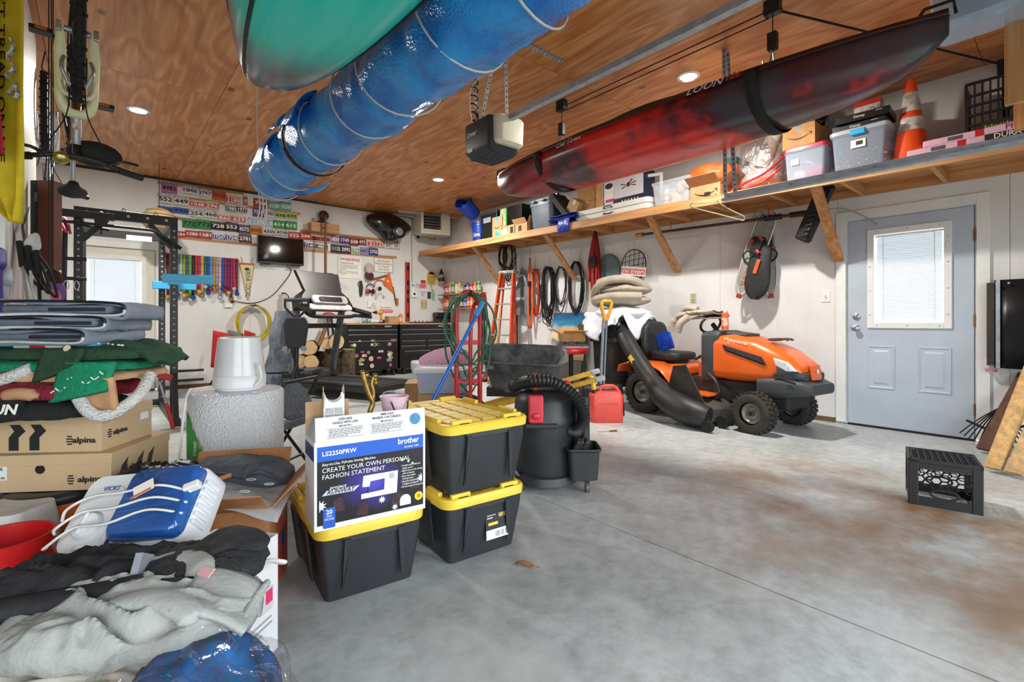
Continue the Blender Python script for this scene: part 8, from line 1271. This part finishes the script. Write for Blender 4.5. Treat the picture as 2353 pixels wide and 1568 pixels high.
# white sack, red buckets at the very edge
t = thing('pet_food_bag','white printed sack standing behind the red bucket','sack',dpz(18,1200,1.72),IP); MB().rings([[(x*s_,y*s_,z) for x,y in rrect(.24,.2,.05)] for z,s_ in ((0,.95),(.05,1.05),(.3,1),(.372,.9))]).build('sack',C((222,222,220),.5,b=.4,bs=12),t,50); text('AND PET',t,(.06,-.1075,.16),.016,ink,.1); lines(t,(.04,-.107,.255),.16,7,.012); lines(t,(.04,-.107,.1),.16,5,.012); MB().box((.04,-.107,.315),(.18,.002,.006)).build('printed_line',red_p,t)
pail('red plastic bucket at the lower left edge',dpz(8,1330,1.42),(0,0,-40),(206,30,34),.11,.40)
# humidifier lying on a carton
q = dpz(285,1170,1.44); carton('cardboard box hidden under the humidifier and black bags',q,IP,.36,.28,.33)
t = thing('humidifier','white humidifier with blue water tank lying on its back','humidifier',dp(335,1168,1.42)+Vector((0,0,-.02)),rot=(-44,-6,-42)); t.scale = (.88,)*3; hw = C((232,235,238),.35,n=.02); W_,H_ = .42,.26
MB().rings([[(x,y,z) for x,z in rrect(W_*s_,H_*s_,.04)] for y,s_ in ((.07,.94),(.05,1),(-.04,1),(-.055,.97))]).build('housing',hw,t,40)
o = MB(); o.rings([[(x+.085,y,z+.004) for x,z in rrect(.235*s_,.235*s_,.03)] for y,s_ in ((-.05,1),(-.085,.98),(-.1,.9))]).build('water_tank',C((36,92,168),.1,n=.15,s=5,coat=.5),t,50); MB().prism(rrect(.012,.24,.004),.004,TR((-.036,-.057,.004))).build('tank_edge',C((30,60,150),.3),t)
MB().prism(rrect(.13,.2,.03),.004,TR((-.125,-.057,-.02))).build('front_plate',hw,t); k_ = MB().lathe([(.045,0),(.045,.008),(.038,.018),(.001,.02)],28,TR((-.125,-.058,-.05),(90,0,0))).build('dial',hw,t,40); MB().box((-.125,-.083,-.05),(.012,.014,.07)).build('dial_grip',hw,k_,bev=.004)
MB().ball((-.125,-.059,-.115),.014,12,6,(1.2,.4,.7)).build('button',hw,t,60); text('VICKS',t,(-.115,-.06,.075),.016,C((30,90,170),.5,n=0),.055,sh=.1)
for i in range(6): MB().box((.213,-.02,-.06+.026*i),(.012,.07,.014)).build('vent_slat',hw,t,bev=.003)
for k in range(3): MB().tube(spline([(.2,-.09,.02-.035*k),(.1,-.115,.04-.04*k),(-.02,-.11,.03-.05*k),(-.13,-.1,.03-.05*k),(-.2,-.09,.0-.06*k),(-.215,-.07,-.03-.04*k)],8),.0045,6).build('power_cord',white_p,t,60)
MB().box((.2,-.095,.035),(.05,.03,.025),TR(rot=(0,-20,0))).build('plug',white_p,t,bev=.006); plate(t,'care_tag',.06,.04,(.06,-.125,.03),C((236,232,226),.6,n=0),(0,-30,0)); plate(t,'care_tag',.06,.008,(.06,-.1258,.012),C((200,110,60),.6,n=0),(0,-30,0))
# black backpacks and jackets
bkm = C((38,40,44),.8,n=.12,s=8,b=.25,bs=50); q = dp(250,1290,1.17); t = thing('black_backpack','black padded backpack lying across the heap','backpack',(q.x,q.y,.34),IP+9); cloth(t,'padded_body',bkm,.62,.24,.10,22,fold=.032,fx=6,fy=6,sol=.01)
MB().tube(spline([(-.3,-.1,.04),(-.15,-.115,.07),(.05,-.11,.09),(.15,-.1,.1)],8),TP(.032,25),12,flat=(1,.7)).build('shoulder_strap',bkm,t,70); MB().tube(spline([(-.3,-.11,.01),(-.2,-.135,.02),(-.05,-.13,.03)],8),TP(.022,17),12).build('shoulder_strap',C((66,72,84),.85),t,70); MB().box((.1,-.05,.12),(.016,.05,.045),TR(rot=(-30,0,0))).build('grey_tab',C((150,156,164),.7),t)
cloth(t,'mesh_panel',C((50,52,54),.9,n=.5,s=220,mix=(18,18,20)),.26,.2,.05,31,fold=.014,z0=.07,n=30,m=24).location = (.22,.0,.0); blob(t,'lumbar_pad',bkm,(.085,.08,.04),6,.35,2.5,c=(.26,.04,.11)); MB().grid(8,6,lambda a_,b_: (.17+.12*a_,-.11+.02*b_,.11-.09*b_*(.4+a_*.6))).build('side_flap',bkm,t,70,sol=.006)
q = dpz(335,1050,1.9); t = garment('black_rain_jacket','crumpled black nylon jacket behind the humidifier','jacket',q+Vector((.06,-.02,.35)),IP,C((34,36,42),.4,n=.15,b=.5,bs=12),.36,.2,.10,41,fold=.025,fy=6,fx=7); MB().tube(spline([(-.16,0,.02),(-.19,-.02,.05),(-.17,-.06,.05)],5),.02,8).build('cuff',C((40,34,32),.8),t,60)
# welcome-home carton with a grey tote bag and clear plastic on it
a_ = R(-26); cr0 = fl(640,1400); ux,uy = Vector((math.cos(a_),math.sin(a_),0)),Vector((-math.sin(a_),math.cos(a_),0)); cw,cd,ch_ = .36,.32,.36
cr0 = cr0-ux*.03; t = carton('tall cardboard carton printed Welcome home in red',cr0-ux*cw/2+uy*cd/2,-26,cw,cd,ch_,C((190,132,84),.75),flaps=55); rdk = C((206,70,50),.6,n=0); text('Welcome\nhome',t,(cw/2+.001,.0,ch_*.78),.045,rdk,.2,rot=(90,0,90),sh=.1,ls=.85); plate(t,'printed_band',cd*.96,ch_*.5,(cw/2+.0008,0,ch_*.33),C((206,84,50),.6,n=.05),(0,0,90)); lines(t,(cw/2+.002,-.07,ch_*.33),.03,7,.024,C((110,60,150),.6,n=0),(0,0,90),.6); plate(t,'printed_panel',.06,.06,(cw/2+.002,.06,ch_*.45),C((30,90,180),.6,n=0),(0,0,90))
tc_ = cr0-ux*cw/2+uy*cd/2; t = garment('grey_tote_bag','dark grey fabric tote bag lying on the Welcome home carton','bag',tc_+uy*.16+ux*.0+Vector((0,0,ch_+.005)),-36,C((84,90,100),.8,n=.06,b=.2,bs=40),.42,.24,.09,51,fold=.02,fx=5,fy=5)
MB().tube(spline([(-.12,-.11,.05),(-.08,-.14,.09),(.02,-.14,.08),(.06,-.11,.05)],6),.010,8,flat=(1,.4)).build('handle',C((84,90,100),.8),t,60); MB().tube(spline([(.08,-.1,.06),(.14,-.13,.08),(.2,-.1,.04)],6),.012,8,flat=(1,.4)).build('handle',C((84,90,100),.8),t,60)
t = thing('plastic_sleeve','translucent plastic sheet draped over the Welcome home carton','plastic sheet',tc_+ux*.02-uy*.03+Vector((0,0,ch_+.0)),-38); MB().grid(20,12,lambda a,b: (-.22+.46*a*(1-.1*b),-.16+.26*b,.055+.02*math.sin(a*4+b*2)-.03*a*a+.01*mn.noise(Vector((a*5,b*5,3)))-.03*(1-b)**3)).build('sheet',C((215,222,228),.15,n=0,a=.55,b=.2,bs=9),t,70,sol=.002)
for x,y in ((.1,-.1),(.15,-.02),(.06,.03),(.0,-.1)): MB().tube([(x+.018*math.cos(k*PI/8),y+.010*math.sin(k*PI/8),.068-.09*x*x) for k in range(16)],.0015,4,closed=True).build('embossed_ring',C((225,230,234),.2,n=0),t)
t = thing('shoe_tree','wooden shoe tree lying beside the humidifier','shoe tree',tc_-ux*.14-uy*.06+Vector((0,0,ch_+.06)),-20); MB().ball((0,0,.02),.05,16,10,(1.2,.7,.5)).build('toe',C((206,156,104),.6,n=.1,s=20),t,60); MB().tube(spline([(.05,0,.02),(.1,.01,.02),(.16,.03,.03)],5),.008,8).build('stem',C((196,130,80),.6),t,60)
# white paper bag, clear garment bag and grey sweatpants in front
b0 = fl(600,1545); t = thing('paper_bag','white paper shopping bag standing open in front of the carton','bag',b0+Vector((-.06,.12,0)),-50); pw = C((236,236,238),.55,n=.02); w_,d_,h_ = .22,.15,.36
for p_,q_ in (((-w_/2,-d_/2,0),(w_/2,-d_/2+.003,h_)),((-w_/2,d_/2-.003,0),(w_/2,d_/2,h_)),((-w_/2,-d_/2,0),(-w_/2+.003,d_/2,h_)),((w_/2-.003,-d_/2,0),(w_/2,d_/2,h_)),((-w_/2,-d_/2,0),(w_/2,d_/2,.003))): MB().b2(p_,q_).build('panel',pw,t)
MB().tube(spline([(w_/2+.003,-.03,h_*.86),(w_/2+.04,-.02,h_*.9),(w_/2+.075,.0,h_*.87),(w_/2+.05,.02,h_*.83),(w_/2+.003,.03,h_*.82)],6),.006,8).build('handle',pw,t,60); plate(t,'label',.1,.07,(w_/2+.001,0,h_*.5),C((225,225,228),.5,mix=(190,190,196),s=20),(0,0,90)); plate(t,'label',.03,.04,(w_/2+.0022,.03,h_*.52),C((226,60,110),.5,n=0),(0,0,90)); lines(t,(w_/2+.001,0,h_*.26),.09,3,.018,C((170,170,178),.5,n=0),(0,0,90)); MB().cyl((w_/2,.02,h_*.08),(w_/2+.002,.02,h_*.08),.012,n=14).build('printed_emblem',C((40,120,130),.5,n=0),t)
q = dpz(395,1520,.96); t = thing('garment_bag','clear plastic bag stuffed with blue and lilac clothes','bag',q+Vector((.0,.0,0)),IP); blob(t,'blue_clothes',C((28,96,160),.8,n=.3,s=6,mix=(20,30,50)),(.15,.15,.185),5,.2,3,c=(.05,.0,.2),flat=.05,n=30,m=20); blob(t,'lilac_clothes',C((170,164,184),.85,n=.12),(.11,.11,.15),8,.2,3,c=(-.09,-.05,.19),flat=.05,n=26,m=18); blob(t,'dark_clothes',C((44,50,62),.85,n=.15),(.08,.09,.15),9,.2,3,c=(.12,-.07,.16),flat=.05)
blob(t,'film',film(1,7,.2,.1),(.215,.19,.2),12,.2,3.2,c=(.02,0,.205),flat=.04,n=44,m=28); text('NII',t,(.14,-.16,.24),.05,paper,.08,rot=(60,0,12),sh=.3)
t = garment('cream_shirt','cream cotton shirt spread under the grey sweatpants','shirt',dpz(250,1470,.97)+Vector((-.02,.0,.285)),IP+6,C((228,222,208),.9,n=.05),.56,.36,.05,61,fold=.014,tilt=-.02); MB().tube(spline([(-.26,-.1,.03),(-.34,-.08,.0),(-.4,-.02,-.04)],5),.035,10).build('sleeve',C((228,222,208),.9,n=.05),t,70)
t = garment('navy_trousers','navy trousers sticking out at the left of the heap','trousers',dpz(60,1400,1.08)+Vector((0,.05,.25)),IP+18,C((40,48,78),.9,n=.1),.34,.22,.07,66,fold=.015); MB().tube(spline([(-.1,-.06,.05),(-.2,-.1,.04),(-.26,-.14,0)],5),.05,10).build('leg',C((40,48,78),.9,n=.1),t,70)
sp_ = C((170,174,171),.92,n=.08,s=8,b=.2,bs=90); q = dpz(325,1400,1.06); t = garment('sweatpants','pale grey crumpled sweatpants on top of the front heap','trousers',q+Vector((0,0,.345)),IP+10,sp_,.46,.26,.075,71,fold=.04,fx=4.5,fy=7,n=90,m=64)
MB().tube(spline([(-.2,-.1,.02),(-.22,.02,.05),(-.1,.12,.08),(.05,.1,.1),(.12,.02,.1)],8),TP(.035,33),12,flat=(1,.75)).build('rolled_leg',sp_,t,70); MB().tube(spline([(-.06,-.04,.08),(.04,-.05,.1),(.12,-.08,.09),(.15,-.1,.07)],8),TP(.028,25),12,flat=(1,.7)).build('fold',sp_,t,70)
MB().grid(12,8,lambda a,b: (.1+.14*a,.06-.16*b,.105-.06*a*a-.015*b+.006*math.sin(b*8))).build('waistband',sp_,t,70,sol=.012); plate(t,'pink_tag',.035,.022,(.12,.02,.115),C((214,166,170),.8,n=0),(-60,0,-25),t=.004); MB().tube(spline([(.24,.06,.06),(.23,-.0,.055),(.22,-.11,.03)],5),.008,8).build('waist_elastic',sp_,t,60)
# roll of bubble wrap, popcorn popper, folding chair
q = dpz(546,960,2.48); t = thing('bubble_wrap_roll','large upright roll of clear bubble wrap with green label','bubble wrap',q,IP); M,N,P,L = nodes('bubble_wrap'); tc = nd(N,'TexCoord'); vo = nd(N,'TexVoronoi',_2=110.0); L(tc.outputs['Object'],vo.inputs['Vector']); bp = nd(N,'Bump',_0=.7); bp.inputs['Distance'].default_value = .008; L(vo.outputs['Distance'],bp.inputs['Height']); L(bp.outputs[0],P.inputs['Normal']); P.inputs['Base Color'].default_value = (.72,.75,.78,1); P.inputs['Roughness'].default_value = .25
MB().lathe([(.001,0),(.21,0),(.215,.01),(.215,.67),(.205,.682),(.06,.684),(.05,.66),(.001,.66)],48).build('roll',M,t,50)
lp = [(218,.30,.60),(226,.30,.59),(234,.33,.57),(242,.36,.52),(250,.37,.48),(258,.40,.44)]; MB().rings([[(.218*math.cos(R(a)),.218*math.sin(R(a)),z0),(.218*math.cos(R(a)),.218*math.sin(R(a)),z1)] for a,z0,z1 in lp],closed=False,caps=False).build('label',C((60,150,70),.4,n=.15,s=6),t,60,sol=.001); text('SMALL',t,(.221*math.cos(R(247)),.221*math.sin(R(247)),.43),.022,paper,.07,rot=(90,90,-23)); text('200 ft',t,(.221*math.cos(R(222)),.221*math.sin(R(222)),.53),.022,paper,.07,rot=(90,90,-48))
MB().tube(spline([(-.16,-.12,.70),(-.14,-.19,.65),(-.16,-.2,.4),(-.2,-.18,.2)],8),.006,6).build('strap',white_p,t,60)
t = thing('popcorn_popper','white domed popcorn popper standing on the bubble wrap','popper',q+Vector((.01,0,.685)),IP); MB().lathe([(.001,0),(.105,0),(.108,.01),(.12,.014),(.122,.07),(.118,.074)],40).build('base',C((234,236,238),.35,n=.02),t,50); MB().lathe([(.119,.074),(.117,.085),(.098,.262),(.085,.268),(.06,.262),(.04,.268),(.001,.27)],40).build('dome',C((226,229,230),.2,n=.05,s=4),t,50); MB().tube(spline([(.1,-.05,.13),(.13,-.06,.12),(.14,-.06,.06),(.11,-.06,.02)],6),.008,8).build('handle',white_p,t,60); MB().tube(spline([(-.1,-.05,.02),(-.15,-.08,.015),(-.18,-.1,.01)],6),.005,6).build('cord',white_p,t,60)
t = thing('folding_chair','black folding chair with grey padded back behind the bubble wrap','chair',dpz(664,960,3.0),IP+80,sc=.86); up = C((110,116,120),.9,n=.25,s=60)
for s_ in (-1,1): MB().tube(spline([(s_*.19,.34,.02),(s_*.2,.1,.42),(s_*.2,-.08,.74),(s_*.16,-.1,.78)],6),.013,8).build('back_leg',plastic_k,t,60); MB().tube([(s_*.17,-.14,.02),(s_*.17,.22,.44)],.012,8).build('front_leg',plastic_k,t,60); MB().lathe([(.016,0),(.016,.03),(.012,.035)],10,TR((s_*.17,-.14,0))).build('rubber_foot',rubber,t,40)
MB().tube([(-.16,-.1,.78),(.16,-.1,.78)],.013,8).build('top_rail',plastic_k,t,60); MB().prism(rrect(.37,.28,.1),.04,TR((0,-.03,.63),(-31,0,0))).build('back_pad',up,t,bev=.015); MB().prism(rrect(.39,.38,.08),.045,TR((0,.08,.44),(78,0,0))).build('seat_pad',up,t,bev=.015); MB().tube([(-.17,.0,.2),(.17,0,.2)],.009,8).build('stretcher',plastic_k,t,60)
# ---------------------------------------------------------------- lettering: fit to width, then plain meshes
dg = bpy.context.evaluated_depsgraph_get(); dg.update(); DONE = []
for o,w in FIT:
    me = bpy.data.meshes.new_from_object(o.evaluated_get(dg)); xsv = [v.co.x for v in me.vertices]; DONE.append((o,me,(w/(max(xsv)-min(xsv)) if w and xsv and max(xsv) > min(xsv) else 1)))
for o,me,k in DONE:
    nm,par,lo,ro = o.name,o.parent,o.location.copy(),o.rotation_euler.copy(); cu = o.data; bpy.data.objects.remove(o); bpy.data.curves.remove(cu)
    n = bpy.data.objects.new(nm,me); COL.objects.link(n); n.parent = par; n.location = lo; n.rotation_euler = ro; n.scale = (k,1,1)
